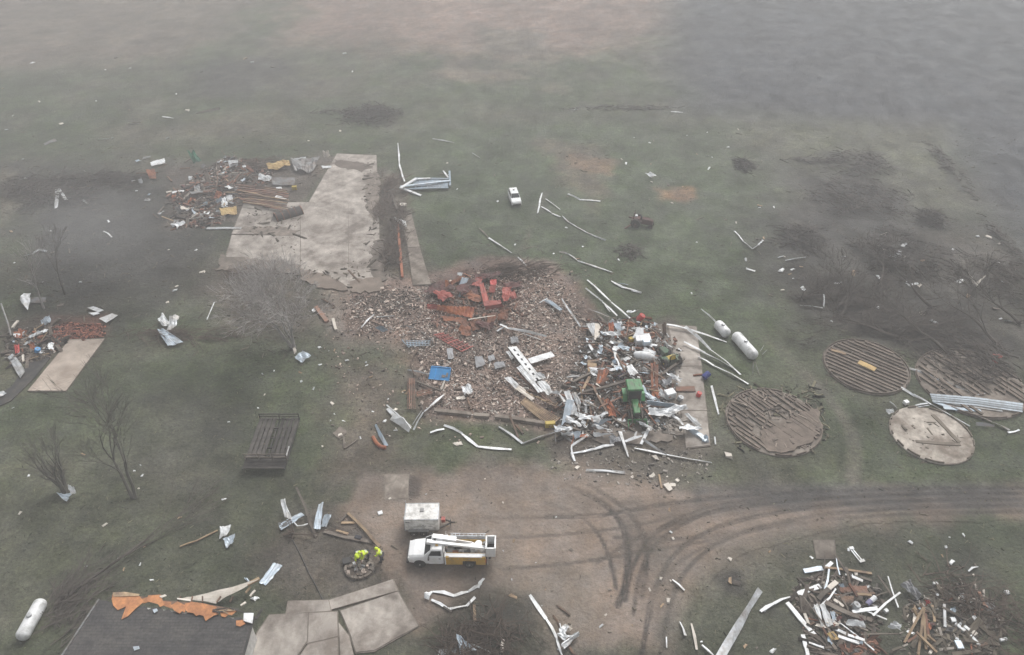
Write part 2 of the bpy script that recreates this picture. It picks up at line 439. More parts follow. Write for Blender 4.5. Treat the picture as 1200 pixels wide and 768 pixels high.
C_GRASS = (0.068, 0.086, 0.045); C_OLIVE = (0.088, 0.095, 0.054); C_DIRT = (0.27, 0.214, 0.176)
C_MUD = (0.098, 0.08, 0.066); C_STUBBLE = (0.29, 0.205, 0.172); C_WET = (0.07, 0.06, 0.054)
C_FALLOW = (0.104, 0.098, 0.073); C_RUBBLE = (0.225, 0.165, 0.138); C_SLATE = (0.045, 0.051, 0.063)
YARD = [(400, 590), (430, 555), (540, 545), (620, 548), (700, 550), (800, 566), (905, 570), (1000, 566), (1210, 570), (1210, 606), (1010, 612), (930, 625),
        (870, 648), (815, 690), (795, 730), (790, 775), (650, 775), (618, 700), (575, 690), (520, 715), (490, 735), (470, 690), (440, 655)]
REGIONS = [
    # polygon, colour, softness in m, strength, ragged edge in m
    ([(-200, -60), (300, -60), (285, 30), (200, 70), (-200, 90)], (0.18, 0.145, 0.12), 12, 0.8, 10),
    ([(215, 78), (330, 66), (345, 105), (235, 120)], (0.062, 0.062, 0.058), 10, 0.7, 8),
    ([(130, 150), (330, 128), (340, 160), (150, 175)], (0.135, 0.118, 0.09), 8, 0.6, 6),
    ([(345, -40), (800, -40), (770, 40), (700, 62), (560, 66), (480, 60), (430, 52), (350, 45)], C_STUBBLE, 20, 0.85, 12),
    ([(556, 30), (640, 38), (640, 62), (565, 62)], (0.11, 0.11, 0.085), 6, 0.7, 6),
    ([(495, 80), (600, 82), (620, 92), (540, 98)], (0.22, 0.18, 0.14), 3, 0.8, 4),
    ([(630, 98), (665, 95), (660, 110), (630, 108)], (0.21, 0.18, 0.135), 3, 0.6, 4),
    ([(785, -60), (1500, -60), (1500, 420), (1240, 330), (1140, 230), (1098, 150), (960, 140), (820, 134), (788, 80)], C_SLATE, 15, 0.92, 5),  # dark bare field; its blue-grey tone also stands in for dark mist
    ([(830, 138), (1095, 152), (1150, 250), (1010, 260), (880, 230)], (0.115, 0.118, 0.078), 7, 0.7, 6),
    ([(480, 145), (700, 140), (860, 150), (920, 240), (960, 330), (870, 390), (700, 330), (610, 305), (510, 300), (485, 220)], (0.076, 0.099, 0.056), 8, 0.8, 6),
    ([(640, 168), (690, 175), (720, 230), (700, 250), (650, 215)], (0.155, 0.125, 0.095), 4, 0.7, 4),
    ([(668, 182), (715, 192), (712, 204), (668, 196)], (0.27, 0.17, 0.11), 2, 0.6, 3),
    ([(768, 222), (812, 222), (818, 234), (775, 237)], (0.30, 0.185, 0.115), 1.5, 0.85, 2.5),
    ([(0, 190), (120, 190), (230, 215), (265, 260), (250, 330), (200, 370), (110, 375), (0, 340)], (0.048, 0.046, 0.043), 12, 0.9, 7),
    ([(0, 205), (15, 205), (28, 250), (0, 270)], (0.15, 0.13, 0.095), 4, 0.8, 4),
    ([(960, 215), (1050, 210), (1090, 260), (1180, 300), (1210, 400), (1100, 420), (960, 385), (900, 330), (925, 270)], (0.078, 0.07, 0.062), 10, 0.75, 6),
    ([(1080, 280), (1130, 270), (1170, 300), (1140, 330), (1095, 330)], (0.14, 0.118, 0.095), 6, 0.7, 5),
    ([(925, 250), (965, 240), (960, 262), (935, 265)], (0.16, 0.14, 0.115), 2.5, 0.7, 3),
    ([(195, 200), (330, 185), (400, 185), (350, 250), (290, 262), (200, 265)], (0.12, 0.098, 0.082), 3, 0.9, 3),
    ([(430, 195), (480, 205), (500, 330), (440, 335)], (0.12, 0.10, 0.082), 2, 0.85, 2.5),
    ([(372, 325), (450, 325), (520, 335), (500, 395), (400, 405), (370, 380)], (0.30, 0.25, 0.215), 2.5, 0.9, 2.5),
    ([(250, 305), (372, 316), (380, 385), (330, 400), (260, 395), (225, 345)], (0.105, 0.088, 0.075), 4, 0.85, 3),
    ([(400, 340), (505, 320), (560, 305), (640, 308), (690, 350), (705, 400), (700, 520), (600, 505), (490, 495), (478, 425), (450, 400), (400, 395)], C_RUBBLE, 1.8, 0.98, 2.2),
    ([(500, 345), (535, 318), (600, 318), (618, 350), (600, 385), (540, 392), (500, 375)], (0.19, 0.10, 0.078), 2.5, 0.75, 2.0),
    ([(930, 205), (1060, 205), (1100, 265), (1200, 300), (1210, 425), (1060, 410), (955, 385), (915, 320)], (0.06, 0.056, 0.05), 18, 0.7, 12),
    ([(970, 224), (1030, 216), (1066, 240), (1020, 262), (975, 255)], (0.05, 0.047, 0.044), 9, 0.75, 7),
    ([(928, 270), (964, 268), (958, 298), (925, 292)], (0.05, 0.047, 0.044), 4, 0.85, 2),
    ([(995, 185), (1034, 182), (1038, 204), (1000, 204)], (0.055, 0.052, 0.048), 4, 0.85, 2),
    ([(940, 330), (1010, 330), (1080, 395), (1190, 380), (1200, 420), (1050, 405), (960, 370)], (0.055, 0.05, 0.046), 5, 0.6, 4),
    ([(690, 380), (790, 372), (830, 530), (760, 555), (650, 540), (640, 500)], (0.115, 0.095, 0.08), 2, 0.9, 2),
    ([(0, 385), (60, 370), (125, 378), (95, 400), (40, 460), (0, 470)], (0.13, 0.09, 0.075), 2, 0.9, 2),
    ([(55, 375), (130, 365), (126, 395), (60, 400)], (0.18, 0.095, 0.07), 1.2, 0.85, 1.5),
    ([(0, 395), (125, 405), (240, 395), (350, 405), (450, 415), (470, 520), (400, 540), (250, 540), (0, 520)], (0.073, 0.092, 0.049), 8, 0.75, 5),
    ([(170, 470), (265, 470), (290, 560), (170, 560)], (0.072, 0.07, 0.058), 8, 0.7, 5),
    ([(395, 430), (475, 440), (485, 540), (450, 560), (380, 590), (372, 560), (392, 500)], (0.15, 0.122, 0.098), 5, 0.85, 4),
    ([(450, 500), (620, 495), (610, 525), (470, 530)], (0.088, 0.098, 0.055), 3, 0.75, 2.5),
    ([(0, 560), (300, 560), (310, 690), (200, 700), (0, 768)], (0.072, 0.083, 0.05), 8, 0.7, 5),
    ([(345, 590), (480, 600), (490, 680), (400, 720), (340, 700), (310, 650)], (0.105, 0.088, 0.073), 4, 0.9, 3),
    (YARD, C_DIRT, 2.4, 0.97, 2.6),
    ([(560, 545), (640, 555), (690, 575), (680, 600), (600, 625), (560, 590)], (0.25, 0.205, 0.172), 4, 0.75, 3),
    ([(580, 655), (700, 655), (720, 768), (640, 768), (600, 700)], (0.235, 0.20, 0.165), 3, 0.6, 3),
    ([(440, 545), (600, 535), (640, 555), (520, 575)], (0.155, 0.122, 0.102), 4, 0.7, 3),
    ([(830, 520), (980, 530), (1000, 562), (860, 562)], (0.08, 0.082, 0.058), 3, 0.8, 2.5),
    ([(700, 525), (830, 530), (840, 560), (720, 560)], (0.13, 0.115, 0.095), 3, 0.8, 2.5),
    ([(560, 700), (625, 710), (640, 775), (500, 775), (520, 735)], (0.066, 0.062, 0.048), 3, 0.9, 2.5),
    ([(820, 690), (930, 650), (1000, 640), (1200, 640), (1200, 790), (800, 790)], (0.068, 0.072, 0.05), 6, 0.8, 4),
    ([(800, 650), (930, 625), (960, 640), (830, 690)], (0.135, 0.12, 0.098), 4, 0.6, 3),
    ([(450, 556), (484, 556), (480, 587), (450, 587)], (0.25, 0.212, 0.178), 0.8, 0.9, 0.8),
    ([(478, 557), (493, 557), (492, 582), (478, 582)], (0.085, 0.07, 0.062), 0.7, 0.85, 0.8),
    ([(836, 676), (866, 672), (872, 696), (850, 698)], (0.04, 0.037, 0.034), 1.0, 0.85, 1.0),
]
TRACKS = [
    # centre line, width in m, colour, strength
    ([(1210, 573), (1080, 574), (960, 577), (860, 582), (790, 590), (740, 599), (700, 606), (640, 607)], 0.45, C_WET, 0.75),
    ([(1210, 579), (1080, 580), (980, 584), (890, 591), (820, 603), (772, 622)], 0.5, C_WET, 0.75),
    ([(1210, 586), (1040, 588), (930, 597), (850, 613), (795, 640), (765, 690), (752, 768)], 0.5, C_WET, 0.65),
    ([(1210, 593), (1050, 596), (940, 606), (865, 625), (812, 655), (785, 700), (775, 768)], 0.5, C_WET, 0.55),
    ([(1210, 600), (1050, 603), (950, 611), (880, 622), (800, 634), (720, 630)], 0.5, C_WET, 0.45),
    ([(1000, 578), (900, 585), (830, 600), (775, 628), (750, 665), (742, 720)], 0.4, C_WET, 0.6),
    ([(930, 580), (850, 590), (795, 606), (755, 636), (738, 672), (733, 705)], 0.4, C_WET, 0.6),
    ([(672, 574), (705, 588), (730, 614), (738, 650), (732, 690), (724, 710)], 0.65, C_WET, 0.85),
    ([(690, 570), (725, 590), (750, 618), (760, 655), (752, 700)], 0.5, C_WET, 0.7),
    ([(640, 590), (680, 604), (704, 628), (716, 660), (722, 690)], 0.4, C_WET, 0.6),
    ([(560, 608), (640, 608), (720, 604), (790, 588)], 0.4, C_WET, 0.4),
    ([(570, 632), (660, 628), (740, 618), (800, 604)], 0.4, C_WET, 0.4),
    ([(590, 668), (660, 662), (730, 652), (800, 640), (850, 630)], 0.4, C_WET, 0.4),
    ([(700, 660), (730, 640), (790, 612)], 0.4, C_WET, 0.4),
    ([(760, 700), (790, 660), (850, 630), (930, 612)], 0.4, C_WET, 0.35),
    ([(742, 590), (738, 612), (752, 640)], 2.4, (0.135, 0.112, 0.094), 0.45),
    ([(830, 585), (960, 582), (1210, 583)], 3.8, (0.08, 0.075, 0.072), 0.62),
    ([(690, 590), (760, 594), (830, 598)], 1.8, (0.12, 0.10, 0.085), 0.35),
    ([(770, 640), (785, 700), (778, 768)], 2.4, (0.13, 0.115, 0.096), 0.4),
    ([(945, 440), (968, 462), (990, 490), (1003, 520), (1000, 560)], 1.6, (0.17, 0.15, 0.125), 0.5),
    ([(930, 445), (952, 470), (974, 495), (986, 522), (984, 560)], 1.0, (0.06, 0.06, 0.045), 0.3),
    ([(900, 400), (930, 425), (965, 460)], 2.0, (0.11, 0.105, 0.082), 0.4),
    ([(640, 225), (622, 265), (615, 290), (600, 300)], 1.3, (0.13, 0.125, 0.095), 0.6),
    ([(670, 128), (690, 124), (780, 130), (880, 140)], 1.2, (0.055, 0.055, 0.05), 0.6),
    ([(420, 260), (430, 330)], 0.8, (0.10, 0.085, 0.07), 0.3),
    ([(1090, 162), (1110, 195), (1130, 225)], 1.4, (0.04, 0.045, 0.035), 0.8),
    ([(1160, 262), (1180, 285), (1193, 305)], 1.2, (0.04, 0.042, 0.036), 0.75),
]
def ground_colour(x, y):
    n = x.shape[0]
    wob = (fbm(x, y, 9, 21, 4) - 0.5) * 2
    wob2 = (fbm(x, y, 2.4, 31, 3) - 0.5) * 2
    c = np.empty((n, 3))
    a = fbm(x, y, 30, 41, 4); b = fbm(x, y, 5, 51, 4)
    t = np.clip((a * 0.6 + b * 0.4 - 0.36) / 0.24, 0, 1)[:, None]
    c[:] = np.array(C_FALLOW) * (1 - t) + np.array(C_GRASS) * t
    grain = np.ones(n)
    for poly, col, soft, st, rag in REGIONS:
        d = sdf(x, y, W(poly)) + rag * (wob * 0.75 + wob2 * 0.5)
        k = np.clip(0.5 - d / (1.1 * soft), 0, 1); k = (k * k * (3 - 2 * k) * st)[:, None]
        cc = np.array(col)[None, :] * (1 + 0.22 * wob2[:, None] + 0.12 * wob[:, None])
        c = c * (1 - k) + cc * k
        if poly is YARD: grain = grain * (1 - .62 * k[:, 0])
    for line, w, col, st in TRACKS:
        pts = smooth_pts(W(line))
        d = linedist(x, y, pts) + 0.12 * wob2 * min(w, 1.2)
        k = np.clip(1.5 - d / (w * 0.42), 0, 1)
        k = (k * k * (3 - 2 * k) * min(1, st * 1.35) * np.clip(0.72 + 0.95 * wob + 0.7 * wob2, 0.0, 1.1))[:, None]
        c = c * (1 - k) + np.array(col)[None, :] * k
    # blotches: bare spots, darker tufts
    bl = fbm(x, y, 1.7, 61, 3); sp = fbm(x, y, 6.5, 71, 3)
    c *= (1 + grain * (0.46 * np.clip((bl - 0.25) / 0.5, 0, 1) - .22))[:, None]
    c *= (1 + (.4 + .6 * grain) * (0.36 * np.clip((sp - 0.3) / 0.4, 0, 1) - .18))[:, None]
    return np.concatenate([np.clip(c * .77, 0.01, 0.9), grain[:, None]], 1)
def rut_depth(x, y):
    z = np.zeros(x.shape)
    for line, w, col, st in TRACKS[:15]:
        d = linedist(x, y, smooth_pts(W(line)))
        z -= 0.07 * st * np.clip(1 - (d / (w * 0.55)) ** 2, 0, 1) - 0.03 * st * np.exp(-((d - w * 0.75) / 0.25) ** 2)
    return z

gm = bpy.data.materials.new("ground_soil_and_grass")
gm.use_nodes = True
N, L = gm.node_tree.nodes, gm.node_tree.links
b = N['Principled BSDF']
at = N.new('ShaderNodeAttribute'); at.attribute_name = "tint"
tc = N.new('ShaderNodeTexCoord')
def gnoise(scale, detail, rough_=0.65):
    q = N.new('ShaderNodeTexNoise'); q.inputs['Scale'].default_value = scale; q.inputs['Detail'].default_value = detail
    q.inputs['Roughness'].default_value = rough_; L.new(tc.outputs['Object'], q.inputs['Vector']); return q.outputs[0]
def gmap(src, a, b_, lo, hi):
    q = N.new('ShaderNodeMapRange'); q.inputs['From Min'].default_value = a; q.inputs['From Max'].default_value = b_
    q.inputs['To Min'].default_value = lo; q.inputs['To Max'].default_value = hi; L.new(src, q.inputs['Value']); return q.outputs[0]
def gmul(a, b_):
    q = N.new('ShaderNodeMath'); q.operation = 'MULTIPLY'; L.new(a, q.inputs[0]); L.new(b_, q.inputs[1]); return q.outputs[0]
v1 = gmap(gnoise(0.9, 9, 0.85), 0.3, 0.7, 0.4, 1.6)
v2 = gmap(gnoise(3.2, 6, 0.85), 0.3, 0.7, 0.35, 1.65)
v3 = gmap(gnoise(0.12, 5), 0.3, 0.7, 0.88, 1.12)
v12 = gmul(v1, v2)
gx_ = N.new('ShaderNodeMapRange'); gx_.inputs['To Min'].default_value = 1.0
L.new(at.outputs['Alpha'], gx_.inputs['Value']); L.new(v12, gx_.inputs['To Max'])
val = gmul(gx_.outputs[0], v3)
hs = N.new('ShaderNodeHueSaturation')
L.new(at.outputs['Color'], hs.inputs['Color']); L.new(val, hs.inputs['Value'])
L.new(gmap(gnoise(0.35, 4), 0.3, 0.7, 0.75, 1.25), hs.inputs['Saturation'])
# bits of pale straw and grit caught in the soil
vo = N.new('ShaderNodeTexVoronoi'); vo.inputs['Scale'].default_value = 1.6; vo.inputs['Randomness'].default_value = 1
L.new(tc.outputs['Object'], vo.inputs['Vector'])
fl = gmap(vo.outputs['Distance'], 0.05, 0.11, 0.55, 0.0)
gate = gmap(gnoise(0.5, 3), 0.54, 0.62, 0.0, 1.0)
mx = N.new('ShaderNodeMix'); mx.data_type = 'RGBA'
L.new(gmul(fl, gate), mx.inputs['Factor']); L.new(hs.outputs[0], mx.inputs['A']); mx.inputs['B'].default_value = (0.26, 0.23, 0.19, 1)
L.new(mx.outputs['Result'], b.inputs['Base Color'])
L.new(gmap(gnoise(0.25, 5), 0.35, 0.65, 0.62, 0.97), b.inputs['Roughness'])
b.inputs['Specular IOR Level'].default_value = 0.3
bp = N.new('ShaderNodeBump'); bp.inputs['Strength'].default_value = 0.9; bp.inputs['Distance'].default_value = 0.22
L.new(gnoise(2.2, 9, 0.7), bp.inputs['Height']); L.new(bp.outputs[0], b.inputs['Normal'])

def sheet_grid(xs, ys, name, dz=0.0, keep=None, ruts=False):
    X, Y = np.meshgrid(xs, ys)
    x, y = X.ravel(), Y.ravel()
    z = relief(x, y) * (np.hypot(x, y - 80) < 400) + dz
    if ruts: z = z + rut_depth(x, y)
    col = ground_colour(x, y)
    nx, ny = len(xs), len(ys)
    i = np.arange(nx * ny).reshape(ny, nx)
    f = np.stack([i[:-1, :-1], i[:-1, 1:], i[1:, 1:], i[1:, :-1]], -1).reshape(-1, 4)
    if keep is not None:
        cx = x[f].mean(1); cy = y[f].mean(1)
        f = f[keep(cx, cy)]
        used = np.unique(f); remap = np.full(nx * ny, -1); remap[used] = np.arange(len(used))
        f = remap[f]; x, y, z, col = x[used], y[used], z[used], col[used]
    me = bpy.data.meshes.new(name)
    me.vertices.add(len(x)); me.vertices.foreach_set('co', np.stack([x, y, z], -1).ravel())
    me.loops.add(f.size); me.loops.foreach_set('vertex_index', f.ravel().astype(np.int32))
    me.polygons.add(len(f)); me.polygons.foreach_set('loop_start', np.arange(0, f.size, 4, dtype=np.int32))
    me.polygons.foreach_set('use_smooth', np.ones(len(f), bool))
    me.update(calc_edges=True)
    ca = me.color_attributes.new("tint", 'FLOAT_COLOR', 'POINT')
    ca.data.foreach_set('color', col.ravel())
    me.materials.append(gm)
    o = bpy.data.objects.new(name, me); COL.objects.link(o)
    o['kind'] = 'structure'
    return o
def axis(stops):
    out = []
    for a, b_, st in stops:
        n = max(1, int(round((b_ - a) / st))); out += list(a + (b_ - a) * np.arange(n) / n)
    out.append(stops[-1][1]); return np.array(out)
gx = axis([(-2500, -600, 240), (-600, -200, 25), (-200, -90, 2.2), (-90, 90, 0.5), (90, 200, 2.2), (200, 600, 25), (600, 2500, 240)])
gy = axis([(-2500, -600, 240), (-600, -60, 45), (-60, 20, 5), (20, 120, 0.5), (120, 260, 1.2), (260, 500, 8), (500, 2500, 200)])
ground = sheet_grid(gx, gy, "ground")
yard_poly = W(YARD)
yx = axis([(yard_poly[:, 0].min() - 2, yard_poly[:, 0].max() + 2, 0.18)]); yy = axis([(yard_poly[:, 1].min() - 2, yard_poly[:, 1].max() + 2, 0.18)])
yard = sheet_grid(yx, yy, "dirt_road", 0.035, lambda x, y: sdf(x, y, yard_poly) + 1.2 * (fbm(x, y, 5, 21, 3) - 0.5) < 0.3, True)
yard['label'] = "muddy dirt yard and lane with dark curving tyre ruts"
stub_poly = W([(345, -10), (800, -10), (770, 40), (700, 62), (560, 66), (480, 60), (430, 52), (350, 45)])
sx = axis([(stub_poly[:, 0].min() - 4, stub_poly[:, 0].max() + 4, 1.5)]); sy = axis([(stub_poly[:, 1].min() - 4, stub_poly[:, 1].max() + 4, 1.5)])
stub = sheet_grid(sx, sy, "field", 0.03, lambda x, y: sdf(x, y, stub_poly) + 7 * (fbm(x, y, 12, 22, 3) - 0.5) < 0)
stub['label'] = "brown stubble field beyond the farmstead"

def slab(name, label, cat, panels, mats, sv=ID, thick=0.25, z=0.14, part_name="slab_panel"):
    c = np.mean([G(*sv(p)[:2])[:] for pl in panels for p in pl], 0)
    t = thing(name, label, cat, (c[0], c[1], 0))
    bed = []
    for k, pl in enumerate(panels):
        m_ = MB()
        pts = [G(*sv(p)[:2]) - Vector((c[0], c[1], 0)) for p in pl]
        ctr = sum(pts, Vector()) / len(pts)
        out = []
        for i, p in enumerate(pts):                      # shrink to leave the joint, nick the edges
            q = pts[(i + 1) % len(pts)]
            nseg = max(1, int((q - p).length / 1.6))
            for j in range(nseg):
                r_ = p.lerp(q, j / nseg)
                r_ = r_ + (ctr - r_).normalized() * (0.012 + (random.random() * 0.05 if j else 0.0))
                out.append(Vector((r_.x, r_.y, z + 0.006 * ((k * 7) % 3 - 1))))
        m_.prism(out, thick + 0.1)
        bed += [(pts, ctr)]
        m_.part(part_name, mats[k % len(mats)] if isinstance(mats, list) else mats, t)
    for k, (pts, ctr) in enumerate(bed):
        MB().prism([Vector((p.x, p.y, z - .025 - .004 * k)) + (p - ctr).normalized() * .10 for p in pts], .25).part('slab_bed', M['jointconc'], t)
    return t
slab("concrete_slab", "large bare concrete shed floor in sections, dirt and timber along its edges", "slab",
     [[(395, 181), (441, 183), (443.6, 237.9), (362, 237.9)], [(352.2, 238), (408, 238), (409, 337), (352.5, 322)], [(408.2, 238), (444, 238), (446, 334), (409.2, 337)],
      [(286, 239), (352, 238), (352, 276), (272, 275)], [(272, 276.5), (352, 277), (352, 317), (262, 312)]], M['shedconc'])
slab("concrete_slab", "narrow bare concrete strip between the shed floor and the green pasture", "slab",
     [[(468, 250), (482, 250), (492, 290), (478, 291)], [(478, 292), (492, 291), (505, 334), (484, 335)]], M['dirtyconc'])
slab("concrete_slab", "rectangular concrete floor under the wrecked machine shed heap", "slab",
     [[(700, 385), (782, 381), (790, 430), (698, 432)], [(783, 381), (816, 384), (822, 430), (791, 430)], [(698, 432), (790, 431), (797, 482), (668, 484)], [(791, 431), (822, 431), (828, 482), (798, 482)], [(667, 485), (797, 483), (801, 511), (664, 514)], [(798, 483), (828, 483), (832, 523), (804, 526)]], [M['dirtyconc'], M['shedconc'], M['dirtyconc'], M['shedconc'], M['dirtyconc'], M['shedconc']])
slab("concrete_slab", "isolated pale tan concrete slab beside the red brick rubble", "slab",
     [[(82, 399), (123, 398), (78, 459), (33, 459)]], M['concrete2'])
slab("concrete_slab", "small tilted grey concrete square at the edge of the lane", "slab", [[(953, 634), (977, 634), (979, 655), (957, 655)]], M['dirtyconc'], z=0.1)
slab("concrete_slab", "small pale square pad in the dirt above the white trailer", "slab", [[(451, 557), (479, 557), (478, 585), (452, 586)]], M['dirtyconc'], z=0.08)
slab("concrete_driveway", "broken concrete driveway of several slabs beside the house roof", "driveway",
     [[(145, 545), (320, 540), (330, 588), (135, 606)], [(322, 541), (600, 450), (622, 500), (330, 583)], [(60, 608), (230, 598), (225, 720), (150, 830), (-60, 830), (10, 680)],
      [(234, 598), (357, 592), (360, 700), (300, 716), (228, 730)], [(232, 736), (358, 706), (362, 830), (160, 830)], [(372, 588), (624, 504), (714, 655), (520, 762), (440, 770), (415, 690)], [(364, 640), (410, 700), (440, 830), (372, 830)]],
     M['shedconc'], S_ROAD)

def mud(label, poly, m, z=.155, sv=ID, rag=.3):
    rr = random.Random(len(label) + int(poly[0][0]))
    P = [G(*sv(p)[:2]) for p in poly]; out = []
    for i, a in enumerate(P):
        b_ = P[(i + 1) % len(P)]; n = max(2, int((b_ - a).length / .5)); d = (b_ - a).normalized(); s_ = Vector((-d.y, d.x, 0))
        for k in range(n):
            q = a.lerp(b_, k / n); out.append(Vector((q.x, q.y, z)) + s_ * (rag * (rr.random() - .5) * 2))
    return MB().prism(out, z + .05 if z < .2 else .06).top_level("mud_patch", M[m], label, "mud", "mud washed over the slabs", "stuff")
# ------------------------------------------------------------------ saying which one: look, size, and the nearest thing one can find
LANDMARKS = [(n, G(u, v)) for n, u, v in [
    ("the green tractor", 742, 478), ("the mower with yellow seat", 782, 424), ("the white slatted crate", 752, 404), ("the open white freezer", 784, 466),
    ("the tall crumpled roof tin", 666, 478), ("the bright red barrel", 748, 377), ("the rusty girders", 767, 444), ("the white rounded hull", 756, 419),
    ("the blue grey siding", 774, 476), ("the orange crumpled scrap", 715, 480), ("the plywood square", 693, 428), ("the yellow crate", 644, 499), ("the white foil wad", 720, 516),
    ("the blue tub", 516, 437), ("the slotted white panel", 618, 425), ("the orange roof section", 535, 366), ("the L-shaped red roof", 578, 350),
    ("the salmon slatted panel", 531, 401), ("the crosswise white panel", 634, 419), ("the bent white channel", 612, 388), ("the crumpled white bag", 549, 459),
    ("the grey bare tree", 340, 404), ("the white gutter", 468, 492), ("the folded blue tin", 449, 386), ("the small slatted panel", 490, 402), ("the flagstones", 575, 427),
    ("the pale blue standing tin", 543, 331), ("the pink beam", 377, 370), ("the rung frame", 640, 484), ("the foundation wall", 545, 486), ("the tapered white flap", 692, 385),
    ("the feed trough", 337, 250), ("the rafter pile", 318, 232), ("the green tarp", 228, 187), ("the slit white panel", 185, 190), ("the tan insulation", 267, 249), ("the upright white panel", 273, 192),
    ("the dark roof sheet", 358, 193), ("the middle white plank", 249, 212), ("the brown rusty panel", 178, 205),
    ("the tan slab", 80, 430), ("the tan slab's upper right corner", 121, 397), ("the tan slab's upper left corner", 84, 398), ("the Z-shaped white panels", 120, 370), ("the small blue drum", 45, 413), ("the red cloth", 21, 409), ("the curved white tin", 29, 355), ("the crumpled blue tin", 54, 377),
    ("the steep white panels", 964, 722), ("the wooden door", 1007, 692), ("the pole stack", 1081, 730), ("the wide white lid", 1004, 732), ("the torn siding heap", 1067, 692), ("the white crumpled bag", 1047, 735),
    ("the block pair", 1127, 735), ("the sunken grey sheet", 1160, 720), ("the orange yellow board", 976, 747), ("the long white slanting purlin", 938, 720), ("the grey square slab", 966, 645),
    ("the utility truck", 530, 650), ("the white trailer", 495, 615), ("the stone ring", 419, 666), ("the hay wagon", 315, 525), ("the white propane tank", 38, 725), ("the house roof", 200, 735),
    ("the concrete driveway", 420, 715), ("the folded cart", 664, 748), ("the silted bin floor", 907, 493), ("the neat slatted bin floor", 1014, 428), ("the pale round pad", 1090, 508), ("the tin stack", 1145, 472),
    ("the long white tank", 873, 405), ("the white car", 603, 238), ("the burnt tractor", 752, 262), ("the blue steel frame", 500, 212), ("the far brush pile", 432, 135), ("the V-shaped white tin", 68, 233),
    ("the twisted lawn tin", 198, 390), ("the tin-wrapped trunk", 78, 575), ("the folded lawn tin", 265, 628), ("the tall white tin leaf", 337, 600), ("the beige triangle", 262, 690), ("the lone bare tree", 155, 580),
    ("the long pale beam", 870, 725), ("the L-shaped pipe", 962, 355), ("the forked snag", 1143, 328), ("the red implement", 1167, 421), ("the hooked pasture rail", 878, 285), ("the lone pasture purlin", 587, 288),
    ("the small square pad", 465, 571), ("the grey post", 443, 510), ("the single grey purlin", 710, 553), ("the longest white purlin", 788, 535), ("the bare shed floor", 385, 280), ("the white T-pole", 250, 360)]]
def where(p, n):
    p = Vector((p[0], p[1], 0))
    L_ = sorted(LANDMARKS, key=lambda q: (q[1] - p).length)[:n]
    out = []
    for nm, q in L_:
        d = p - q; r_ = d.length
        far = "close " if r_ < 2.6 else ("" if r_ < 6 else ("some way " if r_ < 14 else "far "))
        a = math.degrees(math.atan2(d.y, d.x)) % 360
        k = int(((a + 22.5) % 360) // 45)
        out.append(far + ("right of", "behind and right of", "behind", "behind and left of", "left of", "in front and left of", "in front of", "in front and right of")[k] + " " + nm)
    return out
TAKEN = set()
def say(look, p, tries=6):
    w = where(p, tries)
    for q in w:
        t = look + ", " + q
        if t not in TAKEN and len(t.split()) <= 16:
            TAKEN.add(t); return t
    for i in range(len(w)):
        for j in range(i + 1, len(w)):
            t = look + ", " + w[i] + ", " + w[j]
            if t not in TAKEN and len(t.split()) <= 16:
                TAKEN.add(t); return t
    return min((look + ", " + q for q in w), key=lambda q: len(q.split()))
def sized(s, a, b_):
    return "small" if s < a else ("medium" if s < b_ else "large")

for lab, poly, m_, z_ in [
    ("dark mud washed over the lower left corner of the bare shed floor", [(258, 300), (290, 304), (330, 306), (353, 312), (352, 322), (300, 322), (255, 318)], 'mudsheet', .158),
    ("streak of mud across the left part of the bare shed floor", [(282, 268), (318, 266), (350, 271), (345, 277), (300, 276)], 'mudsheet', .157),
    ("mud spilling over the right edge of the bare shed floor, upper", [(431, 205), (444, 203), (446, 238), (440, 262), (430, 250), (427, 225)], 'mudsheet', .159),
    ("mud spilling over the right edge of the bare shed floor, lower", [(438, 285), (450, 280), (452, 330), (442, 334), (434, 312)], 'mudsheet', .156),
    ("mud tongue over the bottom of the bare shed floor", [(353, 316), (380, 322), (400, 332), (408, 341), (380, 340), (352, 328)], 'palemud', .16),
    ("mud tongue over the bottom right of the bare shed floor", [(410, 330), (430, 326), (448, 328), (448, 342), (412, 344)], 'palemud', .161),
    ("thin mud film across the top of the bare shed floor", [(392, 188), (415, 190), (438, 196), (425, 202), (395, 197)], 'palemud', .158),
    ("dark wet film over the middle front of the heap's floor", [(690, 500), (760, 498), (800, 508), (775, 520), (700, 520)], 'mudsheet', .163),
    ("silt crescent over the lower right of the silted bin floor", [(890, 508), (915, 498), (958, 478), (962, 500), (950, 522), (920, 534), (895, 530)], 'ribs', .30)]:
    mud(lab, poly, m_, z_)

